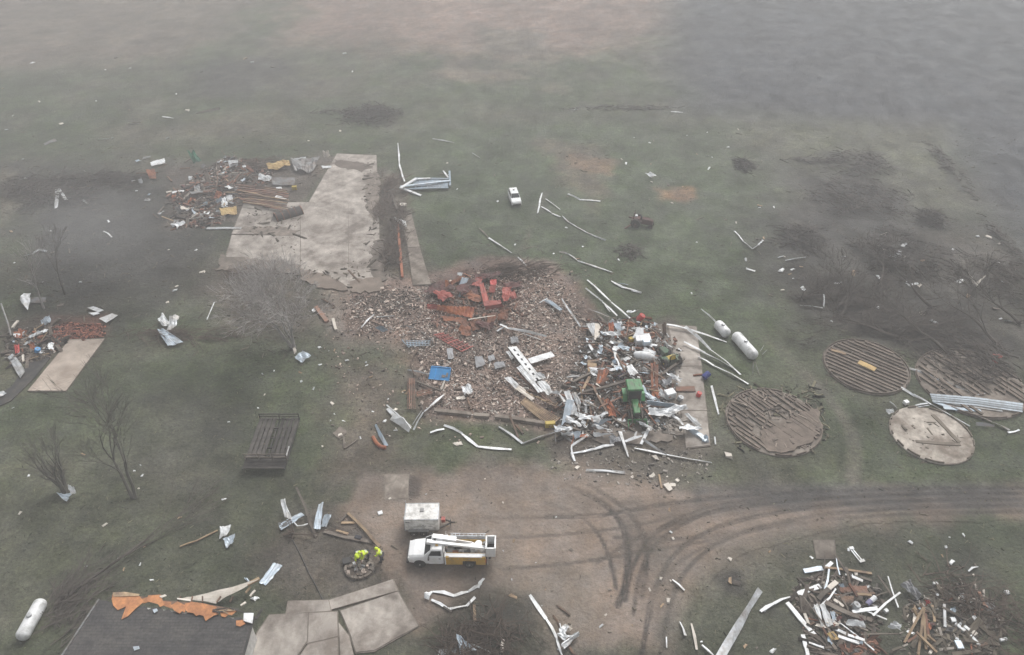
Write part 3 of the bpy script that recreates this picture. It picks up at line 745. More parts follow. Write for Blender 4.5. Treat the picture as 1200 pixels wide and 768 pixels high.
# ------------------------------------------------------------------ generators for wreckage
def crossed(pts):
    return [G(p[0], p[1], p[2] if len(p) > 2 else 0.12) for p in pts]
def beam(label, m, w, h, pts, sv=ID, name="steel_beam", cat="beam", group=None):
    P = crossed([sv(p) for p in pts])
    if name in ('steel_beam', 'metal_strip', 'pole') and w < .7: w, h = w * .92, h * .6
    b_ = MB()
    for i, (a, c) in enumerate(zip(P[:-1], P[1:])):
        d = (c - a); Ln = d.length
        ns = max(2, int(Ln / 1.8))
        d.normalize(); sd_ = d.cross(Vector((0, 0, 1))).normalized()
        strip = name in ("steel_beam", "metal_strip", "pole") and w > 0.1
        jg = .10 if strip else .03
        q = [a.lerp(c, k / ns) + (sd_ * random.uniform(-jg, jg) + Vector((0, 0, random.uniform(0, jg))) if 0 < k < ns else Vector()) for k in range(ns + 1)]
        if strip:                       # a torn flat strip: it twists, narrows and keeps one folded lip
            roll = random.uniform(-.5, .5); secs = []
            lip = random.choice((-1, 1)); lh = h * random.uniform(.5, 1.0)
            for k in range(ns + 1):
                roll += random.uniform(-.45, .45); roll = max(-.9, min(.9, roll))
                ww = w * random.uniform(.62, 1.18) / 2
                if k in (0, ns): ww *= random.uniform(.6, 1)
                ax_ = sd_ * math.cos(roll) + Vector((0, 0, math.sin(roll))); nn = Vector((0, 0, math.cos(roll))) - sd_ * math.sin(roll)
                o_ = q[k] + Vector((0, 0, abs(math.sin(roll)) * ww))
                e1, e2 = o_ + ax_ * (ww * lip), o_ - ax_ * (ww * lip)
                secs.append([e1, e1 - nn * lh, e1 - nn * lh - ax_ * (.025 * lip), e1 - nn * .025 - ax_ * (.025 * lip), e2 - nn * .025, e2])
            b_.loft(secs)
        else:
            for k in range(ns): b_.bar(q[k], q[k + 1], w * random.uniform(.9, 1.06), h)
    return b_.top_level(name, M[m], label, cat, group)
def board(label, m, w, h, pts, sv=ID, **k):
    return beam(label, m, w, h, pts, sv, name=k.pop('name', "board"), cat=k.pop('cat', "board"), **k)
def pipe(label, m, r, pts, sv=ID, name="pipe", cat="pipe", group=None):
    P = crossed([sv(p) for p in pts])
    b_ = MB().pipe(P, r, 8)
    return b_.top_level(name, M[m], label, cat, group)
def bilerp(c, s, t):
    return (c[0] * (1 - s) + c[1] * s) * (1 - t) + (c[3] * (1 - s) + c[2] * s) * t
def sheet_mb(c, amp, n=8, m_=4, corr=0.0, ncorr=8, along=True, thick=0.02, seed=0, rag=0.0, fold=0.0):
    rr = random.Random(seed)
    ph = [rr.uniform(0, 6.28) for _ in range(6)]
    b_ = MB()
    top = []
    for j in range(m_ + 1):
        for i in range(n + 1):
            s, t = i / n, j / m_
            p = bilerp(c, s, t)
            z = amp * (math.sin(s * 5.1 + ph[0]) * math.cos(t * 3.7 + ph[1]) + 0.6 * math.sin(s * 9.7 + t * 6 + ph[2]))
            z += amp * 0.5 * rr.uniform(-1, 1)
            k = t if along else s
            z += corr * (1 if int(k * ncorr * 2 + 0.01) % 2 else -1)
            z += fold * abs(s - 0.45)
            if rag and (i in (0, n) or j in (0, m_)):
                p = p + Vector((rr.uniform(-rag, rag), rr.uniform(-rag, rag), 0))
            top.append(p + Vector((0, 0, z + 0.08 + amp)))
    W_ = n + 1
    nt = len(top)
    bot = [p - Vector((0, 0, thick)) for p in top]
    fs = []
    for j in range(m_):
        for i in range(n):
            a = j * W_ + i
            fs.append((a, a + 1, a + W_ + 1, a + W_)); fs.append((nt + a, nt + a + W_, nt + a + W_ + 1, nt + a + 1))
    rim_ = [i for i in range(W_)] + [j * W_ + n for j in range(1, m_ + 1)] + [m_ * W_ + i for i in range(n - 1, -1, -1)] + [j * W_ for j in range(m_ - 1, 0, -1)]
    for a, c_ in zip(rim_, rim_[1:] + rim_[:1]): fs.append((a, nt + a, nt + c_, c_))
    return b_.add(top + bot, fs)
_seed = [100]
def sheet(label, m, quad, sv=ID, amp=0.08, n=8, m_=4, corr=0.0, ncorr=6, along=True, name="metal_sheet", cat="sheet", rag=0.05, fold=0.0, group=None, z=0.0):
    c = [G(*(sv(p)[:2]), (sv(p)[2] if len(sv(p)) > 2 else z)) for p in quad]
    _seed[0] += 1
    if corr: m_ = ncorr * 2 if along else m_; n = n if along else ncorr * 2
    b_ = sheet_mb(c, amp, n, m_, corr, ncorr, along, 0.02, _seed[0], rag, fold)
    return b_.top_level(name, M[m], label, cat, group)
def boxat(label, m, u, v, size, rz=0, z=0.0, sv=ID, name="box", cat="box", tilt=(0, 0), group=None):
    q = sv((u, v)); p = G(q[0], q[1], z)
    b_ = MB(); Rm = Matrix.Rotation(rz, 3, 'Z') @ Matrix.Rotation(tilt[0], 3, 'X') @ Matrix.Rotation(tilt[1], 3, 'Y')
    b_.box(p + Vector((0, 0, size[2] / 2)), size, Rm)
    o = b_.top_level(name, M[m], label, cat, group)
    bv = o.modifiers.new("edge", 'BEVEL'); bv.width = min(size) * 0.08; bv.segments = 1
    return o
def chunk_mesh(name, seed, m, flat=1.0):
    rr = random.Random(seed)
    bm = bmesh.new()
    bmesh.ops.create_cube(bm, size=1.0)
    for v in bm.verts:
        v.co += Vector((rr.uniform(-.22, .22), rr.uniform(-.22, .22), rr.uniform(-.2, .2)))
        v.co.z *= flat
    me = bpy.data.meshes.new(name); bm.to_mesh(me); bm.free(); me.materials.append(m)
    return me
def in_poly_points(poly, n, seed, sv=ID, power=None):
    """points on the ground inside a surveyed outline"""
    rr = np.random.default_rng(seed)
    w = W(poly, sv); lo, hi = w.min(0), w.max(0); out = []
    while len(out) < n:
        p = lo + rr.random((n * 3, 2)) * (hi - lo)
        d = sdf(p[:, 0], p[:, 1], w)
        k = d < -0.1
        if power: k &= rr.random(len(p)) < np.clip(-d / power, 0.12, 1)
        out += list(p[k])
    return out[:n]
def joined_bits(name, label, cat, poly, n, seed, m, smin, smax, sv=ID, flat=0.6, longf=0.0, power=None, zheap=0.0, z0=0.0):
    rr = random.Random(seed)
    b_ = MB()
    w = W(poly, sv)
    pts = in_poly_points(poly, n, seed, sv, power)
    dd = -sdf(np.array([p[0] for p in pts]), np.array([p[1] for p in pts]), w)
    for p, d in zip(pts, dd):
        s = smin * (smax / smin) ** (rr.random() ** 1.6)
        a = rr.uniform(0, 6.28)
        lx = s * (1 + (rr.uniform(1, 6) if rr.random() < longf else rr.uniform(0, .8)))
        Rm = Matrix.Rotation(a, 3, 'Z') @ Matrix.Rotation(rr.uniform(-.5, .5), 3, 'X') @ Matrix.Rotation(rr.uniform(-.3, .3), 3, 'Y')
        z = z0 + s * flat * 0.3 + zheap * min(1, d / 3) * rr.random()
        b_.box((p[0], p[1], z), (lx, s * rr.uniform(.6, 1), s * flat * rr.uniform(.6, 1.2)), Rm, taper=rr.uniform(0.45, 0.95))
    return b_.top_level(name, m, label, cat, None, 'stuff')

# ------------------------------------------------------------------ wheels
def wheel(parent, x, y, z, r, w, name="wheel", rim_m='rim', ax=(0, 1, 0)):
    """tyre and rim on an axle along ax; one part with two sub-parts"""
    a = Vector(ax).normalized()
    hub = bpy.data.objects.new(name, MB().lathe([(-w * .3, r * .18), (w * .52, r * .18), (w * .54, r * .1)], (0, 0, 0), a, 10).mesh("hub", M[rim_m]))
    COL.objects.link(hub); hub.parent = parent; hub.location = (x, y, z)
    t = MB().lathe([(-w / 2, r * .62), (-w / 2, r * .92), (-w * .38, r), (w * .38, r), (w / 2, r * .92), (w / 2, r * .62), (w * .34, r * .58)], (0, 0, 0), a, 22)
    t.part("tyre", M['tyre'], hub)
    q = MB().lathe([(-w * .2, r * .6), (w * .30, r * .6), (w * .36, r * .56), (w * .2, r * .40), (w * .28, r * .2)], (0, 0, 0), a, 18)
    q.part("rim", M[rim_m], hub)
    return hub

# ------------------------------------------------------------------ the utility truck with its boom
def build_truck():
    p = G(528.5, 667)
    t = thing("utility_truck", "white and amber bucket truck with its boom folded over the cab", "truck", (p.x, p.y + 1.12, 0.04), R(-0.8))
    X = lambda x: x - 3.62
    def sec(x, zb, zt, hw, ht, r_=0.12):
        return [(X(x), -hw, zb), (X(x), -hw * 1.01, zb + (zt - zb) * .55), (X(x), -ht, zt - r_), (X(x), -ht + r_ * 1.3, zt), (X(x), ht - r_ * 1.3, zt), (X(x), ht, zt - r_), (X(x), hw * 1.01, zb + (zt - zb) * .55), (X(x), hw, zb)]
    body = MB().loft([sec(0.05, .62, 1.12, .80, .74), sec(.16, .58, 1.22, .93, .84), sec(.55, .58, 1.36, 1.0, .9), sec(1.3, .58, 1.45, 1.03, .95), sec(1.72, .55, 1.50, 1.03, 1.0, .05), sec(3.05, .55, 1.52, 1.03, 1.0, .04)])
    cab = body.part("cab", M['truckwhite'], t, smooth=False)
    bv = cab.modifiers.new("soft", 'BEVEL'); bv.width = .035; bv.segments = 2
    gh = MB().loft([[(X(1.42), -.97, 1.49), (X(1.42), .97, 1.49), (X(3.0), .97, 1.49), (X(3.0), -.97, 1.49)],
                    [(X(2.02), -.80, 2.06), (X(2.02), .80, 2.06), (X(2.94), .80, 2.08), (X(2.94), -.80, 2.08)],
                    [(X(2.14), -.70, 2.13), (X(2.14), .70, 2.13), (X(2.86), .70, 2.14), (X(2.86), -.70, 2.14)]])
    g = gh.part("roof", M['truckwhite'], cab)
    bv = g.modifiers.new("soft", 'BEVEL'); bv.width = .03; bv.segments = 2
    def lerp3(a, b_, s): return Vector(a).lerp(Vector(b_), s)
    # glass, set 6 mm proud of the pillars it sits between
    A, B_, C_, D = Vector((X(1.42), -.97, 1.49)), Vector((X(1.42), .97, 1.49)), Vector((X(2.02), .80, 2.06)), Vector((X(2.02), -.80, 2.06))
    n = (B_ - A).cross(D - A).normalized(); n = n if n.x < 0 else -n
    def inset(a, b_, c, d, l, r_, bo, to):
        q = lambda s, tt: a.lerp(b_, s).lerp(d.lerp(c, s), tt)
        return [q(l, bo), q(1 - r_, bo), q(1 - r_, 1 - to), q(l, 1 - to)]
    def pane(quad, nn, name, parent, m='glass', th=.02):
        vs = [v + nn * .008 for v in quad] + [v - nn * th for v in quad]
        MB().add(vs, [(0, 1, 2, 3), (7, 6, 5, 4), (0, 4, 5, 1), (1, 5, 6, 2), (2, 6, 7, 3), (3, 7, 4, 0)]).part(name, M[m], parent)
    pane(inset(A, B_, C_, D, .05, .05, .06, .08), n, "windscreen", cab, 'truckglass')
    for s in (-1, 1):
        a = Vector((X(1.42), s * .97, 1.49)); b_ = Vector((X(3.0), s * .97, 1.49)); c = Vector((X(2.94), s * .80, 2.08)); d = Vector((X(2.02), s * .80, 2.06))
        nn = (b_ - a).cross(d - a).normalized(); nn = nn if nn.y * s > 0 else -nn
        q = lambda ss, tt: a.lerp(b_, ss).lerp(d.lerp(c, ss), tt)
        pane([q(.22, .08), q(.92, .08), q(.90, .88), q(.14, .86)], nn, "window", cab, 'truckglass')
        dr = MB().box((X(2.38), s * 1.045, 1.0), (1.08, .022, .86)).part("door", M['truckwhite'], cab)
        MB().box((X(2.75), s * 1.065, 1.28), (.17, .03, .045)).part("handle", M['black'], dr)
        MB().box((X(1.86), s * 1.22, 1.56), (.13, .24, .26)).bar((X(1.86), s * 1.0, 1.5), (X(1.86), s * 1.14, 1.52), .05, .05).part("mirror", M['black'], cab)
        MB().box((X(.12), s * .70, 1.0), (.12, .34, .2)).part("headlight", M['lamp'], cab)
        arch = MB().lathe([(-.03, .50), (.03, .50), (.03, .40), (-.03, .40)], (X(1.05), s * 1.035, .52), (0, 1, 0), 18)
        arch.part("wheel_arch", M['black'], cab)
    MB().box((X(.05), 0, .95), (.06, .95, .3)).part("grille", M['black'], cab)
    MB().box((X(.02), 0, .58), (.2, 1.9, .22)).part("bumper", M['black'], t)
    MB().box((X(3.9), 0, .52), (6.2, .8, .2)).part("chassis", M['black'], t)
    for x in (1.05, 5.2):
        for s in (-1, 1):
            wheel(t, X(x), s * .93, .43, .43, .30, ax=(0, s, 0))
    # service body: two tall side cabinets with a sunken deck between
    d_ = MB().box((X(4.92), 0, .84), (3.3, 1.25, .12)).part("deck", M['deck'], t)
    for s in (-1, 1):
        side = MB()
        y = s * .86
        side.box((X(3.95), y, 1.05), (1.36, .46, 1.0)).box((X(5.2), y, 1.30), (1.13, .46, .50)).box((X(6.16), y, 1.05), (.78, .46, 1.0))
        sb = side.part("side_cabinet", M['amber'], t)
        MB().box((X(4.9), y - s * .02, 1.575), (3.3, .26, .045)).box((X(4.9), y + s * .2, 1.60), (2.75, .07, .08)).part("cabinet_top", M['truckwhite' if s < 0 else 'deck'], sb)
        for (x0, x1, z0, z1) in ((3.32, 3.93, .62, 1.5), (3.97, 4.6, .62, 1.5), (4.7, 5.72, 1.12, 1.5), (5.82, 6.5, .62, 1.5)):
            dd = MB().box((X((x0 + x1) / 2), s * 1.1, (z0 + z1) / 2), (x1 - x0, .02, z1 - z0)).part("cabinet_door", M['amber'], sb)
            MB().box((X((x0 + x1) / 2), s * 1.118, z1 - .12), (.12, .02, .07)).part("latch", M['rim'], dd)
        MB().box((X(3.22), s * .86, 1.12), (.09, .5, 1.1)).part("cabinet_end", M['truckwhite'], sb)
        MB().box((X(6.58), s * .86, .8), (.05, .3, .18)).part("tail_lamp", M['redlamp'], t)
    # headache rack, tools on the deck
    hr = MB()
    for y in (-.95, -.32, .32, .95): hr.bar((X(3.14), y, .6), (X(3.14), y, 2.05), .06, .06)
    hr.bar((X(3.14), -1.0, 2.07), (X(3.14), 1.0, 2.07), .06, .06).bar((X(3.14), -1.0, 1.65), (X(3.14), 1.0, 1.65), .05, .05)
    hr.part("headache_rack", M['rim'], t)
    ld = MB()
    for y in (.90, 1.14): ld.bar((X(3.5), y, 1.76), (X(6.5), y, 1.76), .05, .06)
    for k in range(9): ld.bar((X(3.6 + k * .35), .90, 1.76), (X(3.6 + k * .35), 1.14, 1.76), .04, .04)
    for x in (3.7, 5.0, 6.3): ld.bar((X(x), 1.02, 1.55), (X(x), 1.02, 1.74), .05, .2)
    ld.part("ladder", M['galv'], t)
    for (x, y, sx, sy, sz, m_) in ((4.0, -.3, .5, .3, .3, 'rust'), (4.9, -.36, .35, .35, .35, 'black'), (4.45, -.1, .3, .25, .22, 'deck'), (5.5, -.35, .5, .25, .2, 'rim'), (4.2, .36, .6, .3, .35, 'black')):
        MB().box((X(x), y, .9 + sz / 2), (sx, sy, sz)).part("tool_box", M[m_], t)
    MB().lathe([(0, .17), (.06, .2), (.12, .17)], (X(5.1), -.2, 1.12), (0, 0, 1), 14).part("hose_reel", M['black'], t)
    # boom: turret at the rear, lower arm up and forward, upper arm over the cab
    bo = MB().lathe([(0, .34), (.2, .34), (.24, .26), (.9, .24), (1.0, .3)], (X(5.95), .1, .9), (0, 0, 1), 14).part("turret", M['truckwhite'], t)
    MB().bar((X(5.9), .10, 1.6), (X(3.9), .34, 1.9), .2, .2).bar((X(4.05), .36, 1.95), (X(2.1), .42, 2.28), .40, .32).part("lower_boom", M['truckwhite'], bo)
    MB().bar((X(6.45), -.30, 1.82), (X(1.75), -.16, 2.34), .22, .22).bar((X(6.5), -.30, 1.81), (X(5.3), -.27, 1.95), .30, .30).bar((X(2.1), -.17, 2.30), (X(1.65), -.15, 2.36), .32, .32).part("upper_boom", M['truckwhite'], bo)
    MB().bar((X(5.4), .22, 1.8), (X(3.6), .30, 2.12), .1, .1).part("cylinder", M['rim'], bo)
    MB().box((X(2.3), .2, 2.24), (.16, .7, .12)).part("boom_rest", M['black'], cab)
    # bucket: an open basket at the tail
    bk = MB(); bx, by, s2, h0, h1 = X(6.98), -.12, .72, 1.22, 2.32
    for sx_, sy_, lx, ly in ((-1, 0, .05, s2 + .5), (1, 0, .05, s2 + .5), (0, -1, s2, .05), (0, 1, s2, .05)):
        bk.box((bx + sx_ * s2 / 2, by + sy_ * (s2 + .5) / 2, (h0 + h1) / 2), (lx, ly, h1 - h0))
    bk.box((bx, by, h0 + .03), (s2, s2 + .44, .05))
    b2 = bk.part("bucket", M['truckwhite'], t)
    rim_ = MB()
    for sx_, sy_, lx, ly in ((-1, 0, .12, s2 + .62), (1, 0, .12, s2 + .62), (0, -1, s2, .12), (0, 1, s2, .12)):
        rim_.box((bx + sx_ * (s2 / 2 + .01), by + sy_ * (s2 + .5) / 2, h1 + .03), (lx, ly, .07))
    rim_.part("bucket_rim", M['truckwhite'], b2)
    MB().box((bx, by, h0 + .1), (s2 - .1, s2 + .35, .08)).part("bucket_floor", M['black'], b2)
    MB().bar((X(6.4), -.08, 2.26), (X(6.65), -.1, 1.95), .16, .2).part("bucket_bracket", M['rim'], bo)
    MB().box((X(6.72), 0, .56), (.12, 2.1, .16)).part("bumper", M['rim'], t)
    MB().box((X(2.5), -.35, 2.17), (.22, .14, .1)).part("beacon", M['amber'], cab)
    MB().tube((X(3.18), .85, 1.6), (X(3.18), .85, 2.4), .03, .03, 6).part("antenna", M['rim'], cab)
    return t
build_truck()

def build_trailer():
    p = G(495, 630)
    t = thing("cargo_trailer", "white twin axle cargo trailer parked beside the amber utility truck", "trailer", (p.x, p.y + 1.15, 0.04), R(1.0))
    Ln, Wd, z0, z1 = 2.92, 1.75, .55, 2.05
    bx = MB().box((0, 0, (z0 + z1) / 2), (Ln, Wd, z1 - z0)).part("box", M['trailerwhite'], t)
    rf = MB().box((0, 0, z1 + .018), (Ln - .06, Wd - .06, .03)).part("roof", M['trailerwhite'], bx)
    MB().box((.0, .12, z1 + .07), (.34, .34, .08)).part("vent", M['deck'], rf)
    for s in (-1, 1):
        MB().bar((-Ln / 2 + .01, s * (Wd / 2 - .01), z1 + .01), (Ln / 2 - .01, s * (Wd / 2 - .01), z1 + .01), .07, .07).part("roof_rail", M['galv'], bx)
        MB().bar((-Ln / 2, s * (Wd / 2 + .012), z0 + .05), (Ln / 2, s * (Wd / 2 + .012), z0 + .05), .03, .12).part("lower_rail", M['deck'], bx)
    for k in range(5):
        MB().box((-Ln / 2 + .3 + k * .58, -Wd / 2 - .008, (z0 + z1) / 2 + .05), (.575, .014, z1 - z0 - .22)).part("side_panel", M['trailerwhite'], bx)
    for x, s in ((Ln / 2 - .03, 1), (-Ln / 2 + .03, -1)):
        MB().bar((x, -Wd / 2, z1 + .02), (x, Wd / 2, z1 + .02), .09, .08).part("roof_bow", M['galv'], bx)
    MB().box((-Ln / 2 - .02, -Wd / 2 + .02, 1.5), (.05, .08, 1.9)).box((-Ln / 2 - .02, Wd / 2 - .02, 1.5), (.05, .08, 1.9)).part("door_post", M['galv'], bx)
    fd = MB()
    for s in (-1, 1): fd.box((-.3, s * (Wd / 2 + .14), .78), (1.75, .28, .05))
    fd.part("fender", M['deck'], t)
    for x in (-.72, .12):
        for s in (-1, 1): wheel(t, x, s * (Wd / 2 + .14), .34, .34, .22, ax=(0, s, 0))
    MB().bar((Ln / 2, -.6, .5), (Ln / 2 + 1.05, 0, .5), .09, .12).bar((Ln / 2, .6, .5), (Ln / 2 + 1.05, 0, .5), .09, .12).bar((Ln / 2 + 1.0, 0, .5), (Ln / 2 + 1.35, 0, .5), .1, .12).part("drawbar", M['black'], t)
    MB().box((Ln / 2 + .32, .12, .75), (.32, .36, .4)).part("toolbox", M['red'], t)
    MB().tube((Ln / 2 + .95, 0, .05), (Ln / 2 + .95, 0, .95), .05, .05, 8).part("jack", M['deck'], t)
    MB().box((0, 0, .48), (Ln, .9, .12)).part("chassis", M['black'], t)
    g = MB()
    for (x, z, l, h) in ((-1.2, 1.72, .36, .13), (-.5, 1.12, .5, .05), (.05, 1.18, .62, .04), (.1, 1.3, .1, .1), (.75, 1.12, .35, .05)):
        g.box((x, -Wd / 2 - .017, z), (l, .006, h))
    g.part("grime_mark", M['deck'], bx)
build_trailer()

# ------------------------------------------------------------------ people
def person(label, u, v, face, lean, arms, jacket='hivis', hat='hivis', squat=0.0):
    p = G(u, v)
    t = thing("person", label, "person", (p.x, p.y, 0.02), face)          # local +x is the way the person faces
    hipz = .93 - squat
    hip = Vector((-.10 * math.sin(lean), 0, hipz))
    ax = Vector((math.sin(lean), 0, math.cos(lean)))
    J = {}
    J['pelvis'] = hip; J['waist'] = hip + ax * .18; J['chest'] = hip + ax * .42; J['neck'] = hip + ax * .57
    hd = Vector((math.sin(lean * .75), 0, math.cos(lean * .75)))
    J['head0'] = J['neck'] + hd * .10; J['head1'] = J['head0'] + hd * .17
    rad = dict(pelvis=.15, waist=.135, chest=.165, neck=.065, head0=.085, head1=.09)
    E_ = [('pelvis', 'waist'), ('waist', 'chest'), ('chest', 'neck'), ('neck', 'head0'), ('head0', 'head1')]
    hands = []
    for s, nm in ((1, 'l'), (-1, 'r')):
        sh = J['chest'] + ax * .07 + Vector((0, s * .20, 0))
        el = sh + Vector(arms[0]) * .29 + Vector((0, s * .05, 0))
        wr = el + Vector(arms[1]) * .26 - Vector((0, s * .03, 0))
        hn = wr + Vector(arms[1]) * .09
        for k, q, r_ in (('sh', sh, .07), ('el', el, .05), ('wr', wr, .033), ('hn', hn, .038)):
            J[k + nm] = q; rad[k + nm] = r_
        E_ += [('chest', 'sh' + nm), ('sh' + nm, 'el' + nm), ('el' + nm, 'wr' + nm), ('wr' + nm, 'hn' + nm)]
        d = Vector(arms[1]).normalized()
        for i in range(5):
            off = (i - 1.5) * .021 if i < 4 else s * -.045
            ln = (.065, .078, .082, .07, .055)[i]
            base_ = hn + d * (.03 if i < 4 else -.01) + Vector((0, off, 0))
            a, b2 = 'f%d0%s' % (i, nm), 'f%d1%s' % (i, nm)
            J[a] = base_ + d * ln * .5 + Vector((.006, 0, 0)); J[b2] = base_ + d * ln + Vector((-.012, 0, -.008))
            rad[a] = .0095; rad[b2] = .008
            E_ += [('hn' + nm, a), (a, b2)]
        th = hip + Vector((0, s * .095, -.05)); kn = Vector((hip.x + .05 + squat * .9, s * .12, .48 - squat * .35)); an = Vector((s * .05 - .02, s * .12, .09)); to = an + Vector((.16, s * .02, -.045))
        for k, q, r_ in (('th', th, .10), ('kn', kn, .062), ('an', an, .045), ('to', to, .04)):
            J[k + nm] = q; rad[k + nm] = r_
        E_ += [('pelvis', 'th' + nm), ('th' + nm, 'kn' + nm), ('kn' + nm, 'an' + nm), ('an' + nm, 'to' + nm)]
    def skin(name, keys, add, m, root):
        idx = {k: i for i, k in enumerate(keys)}
        me = bpy.data.meshes.new(name)
        me.from_pydata([J[k] for k in keys], [(idx[a], idx[b_]) for a, b_ in E_ if a in idx and b_ in idx], [])
        me.materials.append(M[m])
        o = bpy.data.objects.new(name, me); COL.objects.link(o); o.parent = t
        sk = o.modifiers.new("skin", 'SKIN'); sk.use_smooth_shade = True
        lay = me.skin_vertices[0].data if me.skin_vertices else None
        if lay is None:
            bm = bmesh.new(); bm.from_mesh(me); bm.verts.layers.skin.verify(); bm.to_mesh(me); bm.free(); lay = me.skin_vertices[0].data
        for k, i in idx.items():
            r_ = rad[k] + add; lay[i].radius = (r_, r_); lay[i].use_root = (k == root)
        sb = o.modifiers.new("round", 'SUBSURF'); sb.levels = 1; sb.render_levels = 1
        return o
    skin("body", list(J.keys()), 0, 'skin', 'pelvis')
    skin("jacket", ['waist', 'chest', 'shl', 'ell', 'wrl', 'shr', 'elr', 'wrr'] if False else ['pelvis', 'waist', 'chest', 'shl', 'ell', 'wrl', 'shr', 'elr', 'wrr'], .035, jacket, 'pelvis')
    skin("trousers", ['pelvis', 'thl', 'knl', 'anl', 'thr', 'knr', 'anr'], .028, 'navy', 'pelvis')
    bt = MB()
    for nm in 'lr': bt.bar(J['an' + nm] - Vector((.08, 0, .02)), J['to' + nm] + Vector((.03, 0, -.0)), .11, .11)
    bt.part("boots", M['black'], t)
    c = J['head1']
    hat_ = MB().lathe([(-.01, .165), (.0, .17), (.02, .13), (.09, .12), (.14, .075), (.155, .02)], c + hd * .0, hd, 16)
    hat_.part("hard_hat", M[hat], t, smooth=True)
    f = J['head0'] + hd * .06; fw = hd.cross(Vector((0, -1, 0))).normalized()
    fc = MB().lathe([(0, .022), (.035, .012)], f + fw * .085, fw, 8)
    for s in (-1, 1): fc.lathe([(0, .013), (.01, .008)], f + fw * .082 + hd * .035 + Vector((0, s * .032, 0)), fw, 8)
    fc.box(f + fw * .088 - hd * .045, (.012, .05, .012))
    fc.part("face", M['skin'], t)
    st = MB()
    for k in (.22, .34):
        q = hip + ax * k
        for s in (-1, 1): st.box(q - ax.cross(Vector((0, 1, 0))) * (.19 * s) * 1.0, (.02, .30, .05), Matrix.Rotation(lean, 3, 'Y'))
    st.part("reflective_band", M['lamp'], t)
    return t
person("leftmost worker in lime high visibility jacket bending low over the stone ring", 421.0, 655, R(-80), R(72), ((.35, 0, -.94), (.5, 0, -.86)), squat=.06)
person("middle worker in lime jacket stooping between two other workers", 431.5, 656, R(-150), R(60), ((.3, 0, -.95), (.6, 0, -.8)))
person("worker in lime jacket standing more upright at the end of a long board", 447.5, 658, R(170), R(28), ((.25, 0, -.97), (.75, 0, -.66)))

# ------------------------------------------------------------------ tanks
def tank(label, a, c, r, sv=ID, strut=None, z=None, group=None):
    pa, pc = G(*sv(a)[:2], r * .92), G(*sv(c)[:2], r * .92)
    d = pc - pa; Ln = d.length; d.normalize()
    ctr = (pa + pc) / 2
    t = thing("propane_tank", label, "tank", (ctr.x, ctr.y, 0), 0, group)
    o = Vector((0, 0, r * .95)) - d * Ln / 2
    prof = [(r * (1 - math.cos(k * math.pi / 12)) * .8, r * math.sin(k * math.pi / 12) + .01) for k in range(0, 7)]
    prof += [(Ln - p_[0], p_[1]) for p_ in reversed(prof)]
    sh = MB().lathe(prof, o, d, 24).part("shell", M['tank'], t, smooth=True)
    for k in (.2, .5, .8):
        MB().lathe([(-.03, r + .006), (.03, r + .006)], o + d * (Ln * k), d, 24).part("weld_band", M['tank'], sh, smooth=True)
    n = Vector((0, 0, 1)); side = d.cross(n)
    MB().lathe([(0, .2), (.16, .2), (.2, .15)], Vector((0, 0, r * 1.9)), n, 12).part("dome_cover", M['galv'], t)
    for k in (.22, .78):
        for s in (-1, 1):
            q = o + d * (Ln * k) + side * (s * r * .5)
            MB().box((q.x, q.y, r * .12), (.14, .12, r * .35)).part("foot", M['grey'], t)
    return t
tank("long white propane tank lying on the lawn left of the house roof", (24, 750), (50, 703), .52)
tank("long white tank with bent legs beside the heap's white poles", (861, 392), (885, 419), .62)
tank("short stubby white tank beside the longer white tank", (840, 378.5), (853, 393), .58)
for k, (a, c) in enumerate(((( 883, 424), (882, 438)), ((885, 424), (890, 440)), ((891, 412), (895, 405)), ((893, 416), (899, 410)))):
    pipe("thin bent steel leg sticking out at the end of the long tank", 'grey', .035, [(*a, .5), (*c, .05)], name="tank_leg", cat="leg strut", group="bent legs by the long tank")

